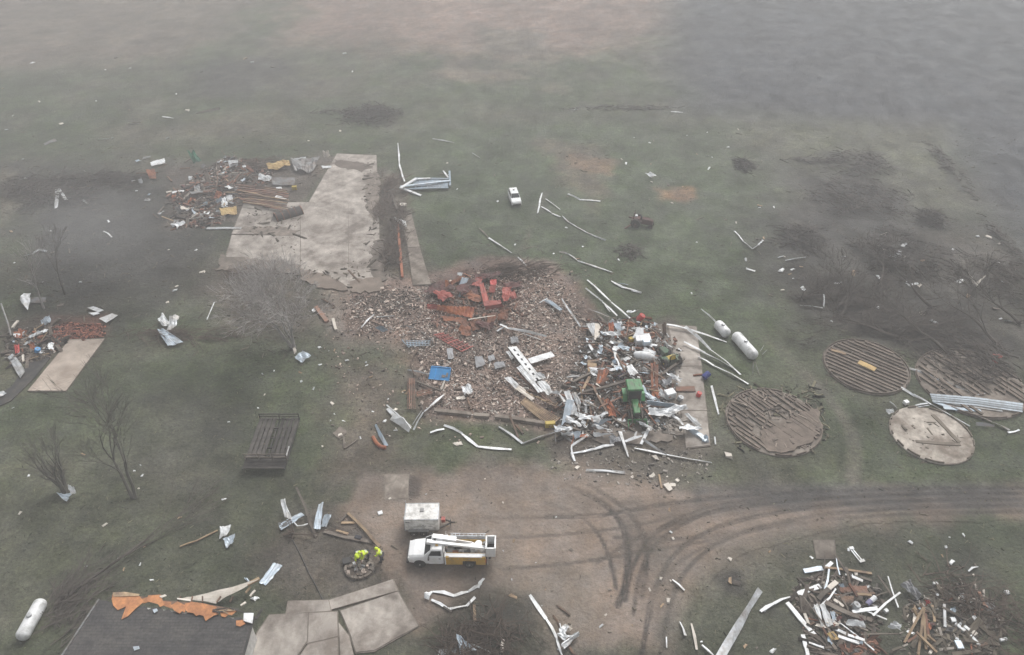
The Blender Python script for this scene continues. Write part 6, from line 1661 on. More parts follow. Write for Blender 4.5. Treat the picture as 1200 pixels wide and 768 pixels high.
board("second brown post standing close beside the first", 'wood', .16, .16, [(655, 85, 1.2), (668, 200, .3)], S_Q1)
board("long grey timber leading from the left to the tractor cab", 'oldwood', .3, .22, [(-60, 255, .5), (180, 200, .8), (395, 140, 1.0)], S_Q2)
board("brown timber crossing the orange crumpled scrap", 'wood', .22, .18, [(38, 190, .7), (110, 330, .8), (195, 480, .6)], S_Q2)
board("dark timber slanting low between scrap and the tractor loader", 'oldwood', .2, .16, [(235, 510, .6), (470, 650, .2)], S_Q2)
board("brown plank pointing left out of the heap, upper of two", 'oldwood', .28, .2, [(775, 580, .4), (1060, 440, .6)], S_Q4)
board("tan plank below the upper plank pointing left out of the heap", 'tan', .28, .2, [(870, 680, .3), (945, 530, .5)], S_Q4)
board("orange brown plank laid flat on the bare concrete at right", 'redwood', .75, .12, [(870, 222, .25), (1062, 222, .25)], S_Q2)
board("short rusty rail above the flat orange brown plank", 'rust', .2, .15, [(960, 600, .2), (1050, 590, .2)], S_Q1)
sheet("blue grey sheet of siding right of the green tractor", 'blue_tin', [(578, 342, .9), (882, 378, .8), (868, 432, .4), (592, 402, .4)], S_Q2, .02, corr=.03, ncorr=4)
beam("bright strip of tin curving down to the blue grey siding", 'pale_tin', .4, .15, [(540, 185, 1.3), (570, 260, 1.0), (625, 325, .7)], S_Q2)
boxat("open white freezer box on the right of the heap", 'white', 805, 300, (1.1, .9, .8), .35, .2, S_Q2, name="freezer")
sheet("white freezer lid torn off left of the open freezer", 'white', [(692, 222, .9), (730, 232, .9), (770, 310, .5), (700, 285, .5)], S_Q2, .04)
sheet("white tangled cloth on top of the open freezer", 'bluestone', [(720, 150, 1.0), (830, 120, 1.1), (800, 200, .8), (740, 210, .8)], S_Q2, .2)
barrel("white tin bucket right of the open freezer", 905, 340, .3, .45, 'galv', S_Q2, .3, name="bucket")
sheet("crumpled dull violet plastic left of the tractor roof", 'purple', [(205, 600, .4), (300, 580, .5), (290, 640, .2), (215, 645, .2)], S_Q1, .12)
beam("white box beam bending to the lower right of the heap", 'white', .34, .26, [(790, 425, .7), (860, 500, .6), (945, 580, .4)], S_Q2)
for k in range(3):
    pipe("silver pipe in a bundle of three beside the white box beam", 'galv', .07, [(700 + k * 28, 420, .5), (790 + k * 26, 505, .3)], S_Q2, group="three silver pipes")
sheet("white long box lid lying at the lower right corner of the concrete", 'white', [(958, 470, .5), (1000, 466, .6), (1132, 585, .6), (1090, 612, .3)], S_Q2, .03, fold=-.2)
beam("silver blue duct running to the lower right corner of the concrete", 'pale_tin', .5, .3, [(975, 590, .3), (1070, 660, .3), (1175, 745, .2)], S_Q2, name="duct", cat="duct")
sheet("crumpled blue tin at the end of the silver blue duct", 'blue_tin', [(1120, 700, .3), (1190, 700, .3), (1195, 765, .1), (1135, 765, .1)], S_Q2, .1)
sheet("white pale tin curl left below the orange crumpled scrap", 'pale_tin', [(45, 530, .7), (130, 530, .8), (240, 535, .6), (65, 605, .2)], S_Q2, .08)
sheet("long white torn strip at the bottom left of the heap", 'white', [(45, 665, .5), (120, 672, .5), (265, 678, .3), (48, 708, .2)], S_Q2, .05)
sheet("wad of grey white foil at the bottom of the heap", 'bluestone', [(195, 705, .4), (305, 700, .4), (315, 765, .1), (215, 775, .1)], S_Q2, .14)
sheet("tall white crumpled roof tin at the left of the heap, main face", 'white', [(178, 85, 1.5), (232, 75, 1.5), (335, 345, .5), (275, 315, .6)], S_Q3, .05)
sheet("pale blue face of the tall crumpled roof tin", 'pale_tin', [(200, 165, 1.4), (280, 170, 1.4), (240, 320, .7), (148, 440, .2)], S_Q3, .04)
sheet("white face hanging right of the pale blue roof tin", 'white', [(275, 185, 1.3), (310, 260, 1.0), (280, 320, .6), (235, 310, .7)], S_Q3, .05)
sheet("grey curled edge of tin behind the tall white roof tin", 'galv', [(255, 95, 1.0), (300, 92, 1.0), (352, 195, .8), (330, 290, .5)], S_Q3, .06)
beam("grey bent gutter running up to the tall white roof tin", 'galv', .4, .2, [(55, 85, .7), (130, 105, 1.0), (190, 180, 1.2)], S_Q3)
sheet("small white upright tin right of the tall roof tin", 'white', [(382, 230, .7), (412, 235, .7), (405, 340, .2), (385, 330, .2)], S_Q3, .04)
pipe("grey loop of bent conduit below the tall roof tin", 'grey', .12, [(345, 290, .6), (375, 360, .6), (380, 430, .4), (330, 470, .2), (300, 470, .2)], S_Q3)
sheet("pale blue scrap hanging at the bottom left of the heap", 'pale_tin', [(265, 485, .6), (350, 480, .6), (335, 540, .2), (285, 562, .1)], S_Q3, .04)
board("brown rail at the bottom left of the heap, upper of two", 'oldwood', .22, .15, [(185, 410, .5), (345, 470, .5)], S_Q3)
board("brown rail at the bottom left of the heap, lower of two", 'oldwood', .22, .15, [(100, 440, .3), (235, 520, .3)], S_Q3)
rr = random.Random(61)
for k, (u, v, L_, m_) in enumerate([(690, 497, 2.2, 'white'), (705, 510, 2.0, 'galv'), (716, 398, 2.0, 'white'), (735, 392, 1.8, 'galv'), (728, 434, 1.8, 'white'),
        (760, 470, 2.4, 'pale_tin'), (772, 492, 2.4, 'white'), (790, 488, 2.6, 'galv'), (808, 508, 2.2, 'white'), (756, 505, 2.0, 'galv'), (672, 500, 1.8, 'white'), (700, 440, 1.8, 'white'), (788, 448, 1.8, 'white'), (660, 510, 1.8, 'galv'), (740, 372, 1.5, 'white')]):
    p = G(u, v); a = rr.uniform(-.9, .3); w_ = L_ * rr.uniform(.25, .42)
    d = Vector((math.cos(a), math.sin(a), 0)) * L_ / 2; e = Vector((-math.sin(a), math.cos(a), 0)) * w_ / 2
    z = rr.uniform(.4, .8); zz = [z + rr.uniform(-.3, .4) for _ in range(4)]
    c_ = [p - d - e, p + d - e * rr.uniform(.4, 1), p + d + e, p - d + e * rr.uniform(.5, 1)]
    c_ = [q + Vector((0, 0, h)) for q, h in zip(c_, zz)]
    sheet_mb(c_, .12, 7, 4, 0, 1, True, .02, 4000 + k, .12).top_level("metal_sheet", M[m_], say("large crumpled " + {'white': 'white', 'pale_tin': 'pale blue', 'galv': 'silvery'}[m_] + " sheet", p), "sheet", "crumpled sheets on the shed heap")
# purlins south of the heap
for lab, m, w, h, pts_ in [
    ("white purlin standing steep at the bottom of the heap", 'white', .4, .2, [(432, 330, .3), (480, 475, .1)]),
    ("white purlin reaching right from the steep one", 'white', .34, .2, [(462, 385, .3), (562, 355, .5)]),
    ("short white purlin crossing at the bottom of the heap", 'white', .4, .2, [(605, 298, .4), (553, 402, .2)]),
    ("slender grey purlin running down right to the long purlin", 'galv', .3, .15, [(565, 375, .3), (702, 468, .1)]),
    ("longest white purlin along the front of the shed heap", 'white', .3, .2, [(515, 425), (690, 462), (968, 510)]),
    ("pale purlin running left along the front of the heap", 'galv', .34, .2, [(155, 455), (280, 432), (395, 404)]),
    ("white purlin bent in a hook at the bottom left of the heap", 'white', .34, .2, [(245, 348, .3), (150, 412, .2), (152, 455, .1), (168, 502, .1)]),
    ("single grey purlin lying on the dirt in front of the heap", 'galv', .4, .2, [(235, 556), (462, 570)])]:
    beam(lab, m, w, h, pts_, S_SOUTH)
beam("white purlin lying alone on the grass right of the concrete floor", 'white', .3, .2, [(966, 62), (1008, 228)], S_SOUTH)
board("straw coloured rail among chips on the dirt below the heap", 'tan', .18, .1, [(660, 580), (676, 660)], S_SOUTH)
pipe("short white pipe at the lower right corner of the concrete floor", 'white', .08, [(985, 360, .3), (990, 405, .1)], S_SOUTH)
for lab, w, pts_ in [
    ("white pole reaching farthest up right from the shed floor", .3, [(805, 150, .5), (920, 175, .5), (1155, 255, .1)]),
    ("thick white pole steepest of those right of the shed floor", .42, [(912, 165, .5), (1060, 300, .3), (1236, 445, .1)]),
    ("white pole starting mid floor and running down right", .36, [(905, 252, .5), (1030, 320, .3), (1200, 415, .1)]),
    ("lowest white pole right of the shed floor", .34, [(988, 340, .3), (1080, 392, .2), (1282, 500, .1)]),
    ("thin white pole upright tip at the short stubby tank", .16, [(1005, 62, .8), (1090, 138, .8)])]:
    beam(lab, 'white', w, .22, pts_, S_HEAP, name="pole", cat="pole")
beam("white purlin pointing up from the heap toward the pasture, left strand", 'white', .3, .2, [(340, -110, .2), (480, 20, .3), (590, 115, .6)], S_HEAP)
beam("white purlin pointing up from the heap, right strand", 'white', .24, .16, [(330, -60, .2), (430, 20, .2), (515, 100, .5)], S_HEAP)
beam("short white piece between the two strands above the heap", 'white', .2, .14, [(440, 30, .2), (475, 80, .3)], S_HEAP)
beam("grey thin rail lying left of the two strands above the heap", 'grey', .18, .12, [(345, 60, .2), (470, 110, .3)], S_HEAP)
beam("silvery rail over the rubble at the upper right, longer one", 'galv', .26, .16, [(190, 0, .3), (300, 165, .4)], S_HEAP)
sheet("grey blue flat strip at the upper right of the rubble", 'blue_tin', [(85, 15, .3), (120, 10, .3), (200, 65, .3), (180, 75, .2)], S_HEAP, .03)
beam("short silvery rail at the top right of the rubble field", 'galv', .24, .15, [(62, 25, .2), (108, 0, .2)], S_HEAP)

# loose boards, tin and fittings piled over the shed floor
HEAP = [(686, 372), (760, 372), (800, 400), (802, 450), (790, 505), (770, 515), (650, 520), (640, 480), (670, 430)]
board_me = []
for k in range(8):
    bm_ = MB().box((0, 0, 0), (1, .085 + .03 * (k % 3), .05 + .02 * (k % 2)))
    board_me.append((bm_.mesh("board", M[('wood', 'oldwood', 'redwood', 'rust', 'tan', 'wood', 'redwood', 'oldwood')[k]]), ('brown', 'grey', 'reddish', 'rusty', 'tan', 'brown', 'reddish', 'grey')[k]))
scrap_me = []; SCRAP_LOOK = {}
for k in range(12):
    c_ = [Vector((-.5, -.3, 0)), Vector((.5, -.3, 0)), Vector((.5, .3, 0)), Vector((-.5, .3, 0))]
    scrap_me.append(sheet_mb(c_, .07, 4, 3, 0, 1, True, .015, 900 + k, .12).mesh("metal_scrap", M[('white', 'galv', 'rust', 'pale_tin', 'grey', 'orange', 'blue_tin', 'white', 'maroon', 'beige', 'black', 'galv')[k]]))
    SCRAP_LOOK[scrap_me[-1].name] = ('white', 'silvery', 'rusty', 'pale blue', 'grey', 'orange', 'blue grey', 'white', 'maroon', 'cream', 'black', 'silvery')[k]
def scatter(poly, nb, ns, seed, blabel, slabel, grp, hz=.8, sv=ID, bl=(1.0, 3.6), ss=(.4, 1.1), smes=None, power=3, bmes=None, nrm_=.35):
    rr = random.Random(seed); w = W(poly, sv)
    P = in_poly_points(poly, nb + ns, seed, sv, power)
    dd = -sdf(np.array([p[0] for p in P]), np.array([p[1] for p in P]), w)
    for k, (p, d) in enumerate(zip(P, dd)):
        z = .12 + hz * min(1, d / 3) * rr.random()
        if k < nb:
            l = rr.uniform(*bl)
            me_, lk = rr.choice(bmes or board_me)
            put("board", me_, (p[0], p[1], z), (rr.gauss(0, .2), rr.gauss(0, nrm_ * .5), rr.uniform(0, 6.28)), say(('short' if l < bl[0] + (bl[1] - bl[0]) * .33 else ('medium' if l < bl[0] + (bl[1] - bl[0]) * .66 else 'long')) + ' ' + lk + ' board', p), "board", "boards " + grp, (l, rr.uniform(1, 1.9), rr.uniform(1, 1.6)))
        else:
            s = rr.uniform(*ss)
            me_ = rr.choice(smes or scrap_me)
            put("metal_scrap", me_, (p[0], p[1], z), (rr.gauss(0, .35), rr.gauss(0, .35), rr.uniform(0, 6.28)), say(sized(s, ss[0] + (ss[1] - ss[0]) * .33, ss[0] + (ss[1] - ss[0]) * .66) + ' ' + SCRAP_LOOK[me_.name] + ' bent scrap', p), "scrap", "scraps " + grp, (s * rr.uniform(.8, 1.6), s, s))
scatter(HEAP, 80, 105, 21, "splintered board tossed in the wrecked machine shed heap around the green tractor", "bent scrap of sheet metal in the shed heap around the green tractor", "in the shed heap", .9, bl=(.9, 3.4), ss=(.3, .95), smes=[scrap_me[i] for i in (0, 1, 3, 4, 7, 9, 11, 0, 3, 7, 1, 2, 5, 6, 8, 10)])
joined_bits("debris", "small broken fittings, chips and splinters filling the machine shed heap", "debris", HEAP, 2600, 22, M['heapbits'], .06, .3, power=2.5, zheap=.5, longf=.35)
joined_bits("debris", "dark dirt and broken wood under the machine shed heap", "debris", HEAP, 700, 23, M['mudbits'], .15, .6, power=2.5, zheap=.3, longf=.4)
joined_bits("debris", "rust red splinters through the machine shed heap", "debris", HEAP, 500, 24, M['rustbits'], .1, .4, power=2.5, zheap=.7, longf=.6)
joined_bits("debris", "silvery nuts and pipe bits spilled right of the tractor loader", "debris", [(762, 480), (790, 478), (805, 500), (790, 512), (765, 505)], 260, 25, M['litter'], .15, .5, zheap=.3, longf=.4)
joined_bits("debris", "loose chips scattered over the dirt in front of the shed heap", "debris", [(640, 520), (830, 525), (835, 560), (780, 575), (640, 560)], 260, 26, M['litter'], .08, .3)
for k, (u, v, s) in enumerate([(616, 598, .3), (624, 590, .35), (710, 660, .55), (736, 647, .4), (765, 620, .25), (640, 487, .45), (1065, 472, .5), (182, 543, .3)]):
    q = S_SOUTH((u, v)); p = G(*q)
    put("block", chunk_mesh("block", 40 + k, M['beige']), (p.x, p.y, .1), (0, 0, k), ["small pale chip upper left of the straw rail", "pale chip beside the smallest chips left of the straw rail", "largest white block right of the straw rail", "white block beside the largest one on the dirt",
        "tiny pale chip farthest right of the straw rail", "flat pale block touching the longest purlin", "white block alone on the grass beside the silted bin floor", "white chip on the dirt left of the single grey purlin"][k], "block", "pale blocks on the dirt below the heap", (s * 1.3, s, s * .6))

# ------------------------------------------------------------------ collapsed shed beyond, on the big slab
SHED = [(28, 330), (110, 300), (260, 180), (420, 90), (640, 110), (760, 170), (700, 280), (600, 300), (500, 400), (380, 545), (80, 560), (90, 470)]
scatter(SHED, 48, 50, 31, "short reddish board strewn over the wrecked shed beyond the bare slab", "scrap of tin strewn over the wrecked shed beyond the bare slab", "in the wrecked far shed", .5, S_SH2, bl=(1.2, 4.0), ss=(.5, 1.4), power=2)
joined_bits("debris", "fine broken wood and dirt of the wrecked shed beyond the bare slab", "debris", SHED, 1300, 32, M['mudbits'], .15, .6, S_SH2, longf=.5, zheap=.3)
joined_bits("debris", "reddish splinters of the wrecked shed beyond the bare slab", "debris", SHED, 700, 33, M['rustbits'], .12, .45, S_SH2, longf=.7, zheap=.3)
joined_bits("debris", "pale chips of the wrecked shed beyond the bare slab", "debris", SHED, 380, 34, M['litter'], .15, .5, S_SH2, longf=.4, zheap=.3)
scatter([(150, 185), (215, 180), (290, 178), (275, 200), (230, 225), (225, 262), (200, 280), (160, 240)], 16, 18, 37, '', '', 'strewn left of the far shed', .2, bl=(1.2, 3.4), ss=(.4, 1.0), power=1)
def rafters():
    c = G(*S_SH2((640, 340)))
    t = thing("rafter_pile", "fanned pile of long reddish rafters sliding onto the bare slab", "lumber pile", (c.x, c.y, 0))
    rr = random.Random(5)
    for k in range(26):
        s = k / 25
        a = G(*S_SH2((480 + 60 * rr.random() + s * 40, 262 + 120 * s + rr.uniform(-8, 8))), .5 + .4 * rr.random()); b_ = G(*S_SH2((735 + 110 * rr.random() + s * 20, 300 + 130 * s + rr.uniform(-12, 12))), .2 + .3 * rr.random())
        mid = a.lerp(b_, .5) + Vector((0, 0, .12))
        MB().bar(a - c, mid - c, .17, .09).bar(mid - c, b_ - c, .17, .09).part("rafter", M[('redwood', 'redwood', 'wood', 'redwood', 'tan')[k % 5]], t)
rafters()
pts_ = [G(*S_SH2((755, 478)), .55), G(*S_SH2((930, 428)), .55)]
def trough():
    a, b_ = pts_; c = (a + b_) / 2; c.z = 0; d = (b_ - a); Ln = d.length; rz = math.atan2(d.y, d.x)
    t = thing("feed_trough", "dark brown half round trough lying overturned on the bare slab", "trough", c, rz)
    secs = []
    for k in range(2):
        x = (k - .5) * Ln
        secs.append([(x, 1.0 * math.cos(q), .95 * math.sin(q)) for q in np.linspace(0, math.pi, 12)])
    MB().loft(secs).part("shell", M['maroon'] if False else M['darkwood'], t)
    for k in range(5): 
        x = (k / 4 - .5) * Ln * .98
        r_ = MB()
        for q0, q1 in zip(np.linspace(0, math.pi, 10)[:-1], np.linspace(0, math.pi, 10)[1:]):
            r_.bar((x, 1.02 * math.cos(q0), .97 * math.sin(q0)), (x, 1.02 * math.cos(q1), .97 * math.sin(q1)), .1, .05)
        r_.part("hoop", M['rust'], t)
    MB().bar((-Ln / 2, -1.0, .05), (Ln / 2, -1.0, .05), .08, .08).part("rim", M['rust'], t)
trough()
sheet("sea green tarp crumpled at the far end of the shed wreck", 'fargreen', [(170, 60, 1.6), (215, 50, 1.8), (270, 120, .6), (220, 135, .4)], S_SH2, .25, 7, 6, name="tarp", cat="tarp")
sheet("white square panel standing upright right of the green tarp", 'white', [(440, 108, 1.0), (508, 105, 1.0), (505, 150, .3), (455, 155, .3)], S_SH2, .04)
sheet("white panel with dark slit left of the green tarp", 'white', [(704, 165, .5), (772, 145, .6), (776, 168, .3), (712, 182, .2)], S_WEST, .05)
sheet("brown rusty panel below the slit white panel", 'rust', [(685, 200, .8), (725, 195, .8), (735, 242, .2), (700, 240, .2)], S_WEST, .05)
for lab, m, w, pts2, sv in [
    ("white plank at the left end of the far shed wreck", 'white', .55, [(68, 320), (168, 308)], S_SH2),
    ("pale plank at the far left end of the far shed wreck", 'beige', .4, [(28, 320), (64, 312)], S_SH2),
    ("white plank in the middle of the far shed wreck", 'white', .7, [(305, 252), (372, 228)], S_SH2),
    ("pale blue plank right of the middle white plank of the far wreck", 'pale_tin', .5, [(378, 200), (460, 172)], S_SH2),
    ("long pale board lying flat below the far shed wreck", 'beige', .3, [(150, 422), (350, 430)], S_SH2),
    ("grey white pole along the lower edge of the far shed wreck", 'galv', .5, [(300, 560), (530, 560)], S_SH2),
    ("pale splintered board at the lower left of the far wreck", 'beige', .3, [(115, 480), (230, 465)], S_SH2),
    ("steep light board in the middle of the far shed wreck", 'beige', .22, [(350, 385), (368, 300)], S_SH2),
    ("short white plank on the right end of the rafter pile", 'white', .45, [(760, 346, .6), (832, 362, .4)], S_SH2),
    ("pale board lying across the middle of the far shed wreck", 'beige', .28, [(395, 245), (478, 236)], S_SH2)]:
    board(lab, m, w, .15, pts2, sv)
sheet("tan yellow insulation spread at the lower middle of the far wreck", 'insul', [(385, 430, .4), (500, 420, .5), (500, 470, .2), (400, 478, .2)], S_SH2, .12, name="insulation", cat="insulation")
sheet("dull tan insulation along the back of the far wreck", 'insul', [(700, 140, .6), (850, 105, .7), (860, 150, .3), (720, 175, .3)], S_SH2, .2, name="insulation", cat="insulation")
sheet("dark grey roof sheet folded at the back right of the far wreck", 'grey', [(860, 100, .5), (1060, 100, .5), (1000, 190, .2), (890, 180, .2)], S_SH2, .25)
sheet("flat grey panel beside the rafter pile", 'grey', [(730, 225, .5), (890, 222, .5), (885, 275, .2), (740, 270, .2)], S_SH2, .05)
sheet("white crumpled tin at the lower left tip of the far wreck", 'white', [(80, 535, .3), (150, 515, .4), (160, 530, .2), (100, 565, .1)], S_SH2, .12)
sheet("white bucket-like scrap at the left end of the rafter pile", 'white', [(430, 350, .7), (470, 340, .7), (478, 380, .2), (438, 385, .2)], S_SH2, .08)
sheet("white bright panel at the top right end of the far wreck", 'white', [(885, 92, .6), (965, 85, .6), (960, 105, .3), (895, 108, .3)], S_SH2, .04)
sheet("cream tangled cloth at the far right corner of the far wreck", 'beige', [(1075, 55, 1.0), (1115, 50, 1.0), (1130, 88, .3), (1085, 90, .3)], S_SH2, .2)
sheet("white strip below the cream cloth at the slab corner", 'white', [(1065, 145, .2), (1135, 145, .2), (1130, 158, .1), (1075, 160, .1)], S_SH2, .04)
sheet("white scraps of appliance between rafters and grey panel", 'white', [(650, 200, .6), (735, 220, .6), (720, 255, .2), (640, 240, .2)], S_SH2, .15)
boxat("small yellow box on the slab edge by the far wreck", 'yellow', 888, 300, (.7, .5, .6), .2, 0, S_SH2)
boxat("small white box left of the yellow box by the far wreck", 'white', 785, 306, (.8, .5, .5), .2, 0, S_SH2)

# ------------------------------------------------------------------ twisted blue steel frame
def frame():
    c = G(*S_FIELD((220, 250)))
    t = thing("steel_truss", "twisted blue grey steel frame flattened at the edge of the pasture", "frame", (c.x, c.y, 0))
    f = lambda p, z: G(*S_FIELD(p), z) - Vector((c.x, c.y, 0))
    def bm_(a, b_, m, w=.3, za=.4, zb=.4, nm="chord"): MB().bar(f(a, za), f(b_, zb), w, .16).part(nm, M[m], t)
    bm_((110, 258), (328, 232), 'pale_tin', .35, .8, .6); bm_((125, 268), (320, 262), 'blue_tin', .35); bm_((180, 222), (325, 225), 'blue_tin', .35, .5, .5); bm_((325, 190), (328, 255), 'blue_tin', .3)
    bm_((110, 265), (180, 222), 'white', .45, .8, .8); bm_((110, 262), (200, 298), 'white', .4, .5, .1); bm_((180, 225), (240, 222), 'white', .3, .6, .6)
    for k in range(6): bm_((165 + k * 26, 226), (178 + k * 26, 264), 'blue_tin', .18, .4, .4, "web")
    P = [f(q, .3) for q in ((170, 226), (322, 228), (318, 260), (160, 262))]
    sheet_mb(P, .06, 8, 3, 0, 1, True, .02, 777, .05).part("sheeting", M['blue_tin'], t)
frame()
beam("tall thin white rail rising at the upper left of the blue steel frame", 'white', .3, .2, [(98, 68, .2), (104, 150, .3), (128, 235, .6)], S_FIELD)
beam("short white rail at the right tip of the blue steel frame", 'white', .3, .2, [(298, 188), (320, 218)], S_FIELD)
for lab, m, w, pts2 in [
    ("pale rail far up the pasture above the blue frame", 'galv', .32, [(250, 48), (345, 66)]),
    ("short faint rail in the pasture right of the blue frame", 'galv', .25, [(425, 110), (460, 132)]),
    ("white purlin lying alone in the pasture above the barn rubble", 'white', .36, [(497, 482), (600, 550)]),
    ("dull upper tail of the lone white pasture purlin", 'oldwood', .2, [(455, 440), (495, 480)]),
    ("white rail crossing the other near the white car", 'white', .36, [(732, 285), (712, 375)]),
    ("white rail slanting right below the crossing rails", 'white', .36, [(728, 345), (775, 375), (812, 392)]),
    ("slim white rail parallel above the slanting one", 'white', .28, [(748, 312), (810, 358)]),
    ("short curved pale rail right of the slanting one", 'galv', .3, [(822, 388), (850, 415)]),
    ("long pale rail trailing down the pasture from the curved one", 'galv', .24, [(852, 415), (930, 460), (1012, 496)]),
    ("bent white rail in the middle of the pasture, level right arm", 'white', .3, [(845, 290), (895, 316), (988, 322)]),
    ("long thin bent rail across the pasture above the heap", 'galv', .26, [(808, 544), (850, 555), (890, 585), (1040, 634)]),
    ("small grey rail at the top of the rubble field", 'galv', .22, [(625, 568), (662, 605)]),
    ("white rail with blue strip in the pasture above the shed floor", 'white', .32, [(1035, 672), (1080, 698), (1168, 722)]),
    ("bluish strip above the white pasture rail", 'blue_tin', .26, [(1062, 682), (1110, 690)])]:
    beam(lab, m, w, .16, pts2, S_FIELD)
board("brown rail standing along the narrow concrete strip, long and orange", 'orange', .34, .2, [(98, 425, .3), (118, 655, .3)], S_FIELD)
board("brown broken fence rail at the upper left of the narrow concrete strip", 'oldwood', .3, .2, [(50, 235, .3), (95, 360, .3)], S_FIELD)
sheet("white bent scrap at the top of the long orange rail", 'white', [(82, 395, .5), (132, 412, .5), (138, 440, .2), (95, 415, .2)], S_FIELD, .06)
sheet("white scrap on dirt right of the shed floor brush", 'beige', [(105, 332, .2), (138, 335, .2), (135, 346, .1), (108, 344, .1)], S_FIELD, .05)

# ------------------------------------------------------------------ left edge wreck of the small brick building
WEST = [(40, 380), (230, 340), (300, 350), (330, 430), (230, 520), (70, 545), (20, 470)]
scatter(WEST, 20, 30, 41, "short board in the brick rubble left of the tan slab", "bit of tin in the brick rubble left of the tan slab", "in the left brick rubble", .4, S_W2, bl=(.7, 2.2), ss=(.3, .9), power=2)
joined_bits("rubble", "red brick crumbs heaped along the top of the tan slab", "rubble", [(240, 360), (330, 330), (530, 345), (535, 405), (420, 430), (350, 415), (270, 490), (240, 440)], 1300, 42, M['brickbits'], .15, .35, S_W2, power=1.5, zheap=.2)
joined_bits("rubble", "dark and brown crumbs of the brick wreck at the left edge", "rubble", WEST, 700, 43, M['mudbits'], .15, .5, S_W2, longf=.4)
joined_bits("debris", "white and pale chips in the brick wreck at the left edge", "debris", WEST, 130, 44, M['litter'], .12, .4, S_W2, longf=.4)
brick_me = [chunk_mesh("brick", 700 + k, M['brick'], .6) for k in range(4)]
for k, p in enumerate(in_poly_points([(240, 360), (330, 330), (530, 345), (535, 405), (420, 430), (350, 415)], 36, 45, S_W2)):
    put("brick", brick_me[k % 4], (p[0], p[1], .1 + .1 * random.random()), (random.uniform(-.4, .4), random.uniform(-.4, .4), random.uniform(0, 6)), say(('tilted' if k % 2 else 'flat') + ' loose brick', p, 6), "brick", "loose bricks by the tan slab", (.42, .22, .2))
sheet("curved white roof tin far left above the brick wreck", 'white', [(100, 225, .4), (118, 192, .5), (156, 195, .5), (142, 278, .3)], S_W2, .1)
sheet("grey panel beside the curved white roof tin", 'grey', [(145, 210, .3), (230, 210, .3), (230, 236, .2), (145, 238, .2)], S_W2, .03)
def chevron():
    c = G(*S_W2((515, 295)))
    t = thing("white_panels", "two white Z-shaped panels with a slit lying above the brick rubble", "panel", (c.x, c.y, 0))
    for nm, q in (("panel_leaf", [(438, 262), (468, 255), (520, 274), (492, 285)]), ("panel_leaf", [(442, 288), (488, 284), (500, 290), (468, 300)]), ("panel_leaf", [(496, 316), (562, 290), (588, 300), (532, 338)])):
        _seed[0] += 1
        sheet_mb([G(*S_W2(p), .2) - Vector((c.x, c.y, 0)) for p in q], .02, 5, 3, 0, 1, True, .05, _seed[0], .02).part(nm, M['white'], t)
chevron()
sheet("pale blue crumpled tin in the brick wreck", 'pale_tin', [(205, 330, .6), (250, 300, .8), (258, 335, .4), (215, 352, .2)], S_W2, .12)
sheet("pale long panel with dark line left of the dark strip", 'galv', [(38, 510, .2), (66, 492, .3), (128, 572, .3), (104, 615, .2)], S_W2, .03)
sheet("small white ring of tin at the very left edge", 'white', [(-6, 685, .2), (22, 680, .3), (34, 690, .2), (0, 710, .1)], S_W2, .05)
sheet("orange rust sheet in the brick wreck at the left", 'orange', [(70, 385, .3), (110, 370, .4), (115, 415, .2), (75, 420, .1)], S_W2, .1)
sheet("bright red cloth in the brick wreck at the left", 'brightred', [(72, 455, .3), (98, 445, .4), (104, 490, .2), (80, 495, .1)], S_W2, .1)
barrel("small blue drum in the brick wreck at the left", 190, 485, .3, .5, 'blue', S_W2, .4)
board("white board left of the small blue drum, slanting", 'beige', .22, .12, [(185, 402), (225, 378)], S_W2)
board("pale board just right of the small blue drum", 'beige', .25, .12, [(210, 472), (242, 448)], S_W2)
board("upright pale post left in the brick wreck", 'beige', .22, .15, [(115, 495, .3), (118, 530, .1)], S_W2)
board("short white bar far left above the brick wreck", 'beige', .3, .15, [(62, 360), (90, 325)], S_W2)
pipe("thin bent pole leaning at the very left edge", 'grey', .10, [(5, 240, 1.5), (40, 340, .8), (55, 400, .3)], S_W2)
def strip():
    P = [S_W2(p) for p in ((128, 545), (215, 500), (250, 510), (180, 600), (60, 720), (-20, 760), (-20, 700), (60, 650))]
    q = [G(u, v, .10) for u, v in P]; c = sum(q, Vector()) / len(q); c.z = 0
    MB().prism(q, .2).top_level("tarred_strip", M['black'], "dark tarred strip running along the left side of the tan slab", "strip")
strip()
sheet("twisted white tin on the lawn, upper hooked piece", 'white', [(738, 182, .4), (765, 155, .7), (800, 205, .4), (770, 218, .2)], S_FARW, .1)
sheet("twisted white tin on the lawn, lower long piece", 'pale_tin', [(738, 230, .4), (772, 228, .6), (862, 290, .3), (790, 308, .1)], S_FARW, .1)
sheet("twisted pale tin at the right end of the lawn's white tin", 'galv', [(795, 168, .4), (842, 165, .5), (825, 215, .2), (785, 245, .1)], S_FARW, .12)
sheet("bent white tin folded in an upside down V in the dark brush", 'white', [(258, 290, .9), (280, 285, 1.2), (272, 375, .3), (258, 382, .2)], S_WEST, .03)
sheet("right leg of the upside down V of white tin", 'white', [(268, 285, 1.2), (285, 290, 1.1), (320, 338, .4), (305, 345, .3)], S_WEST, .03)

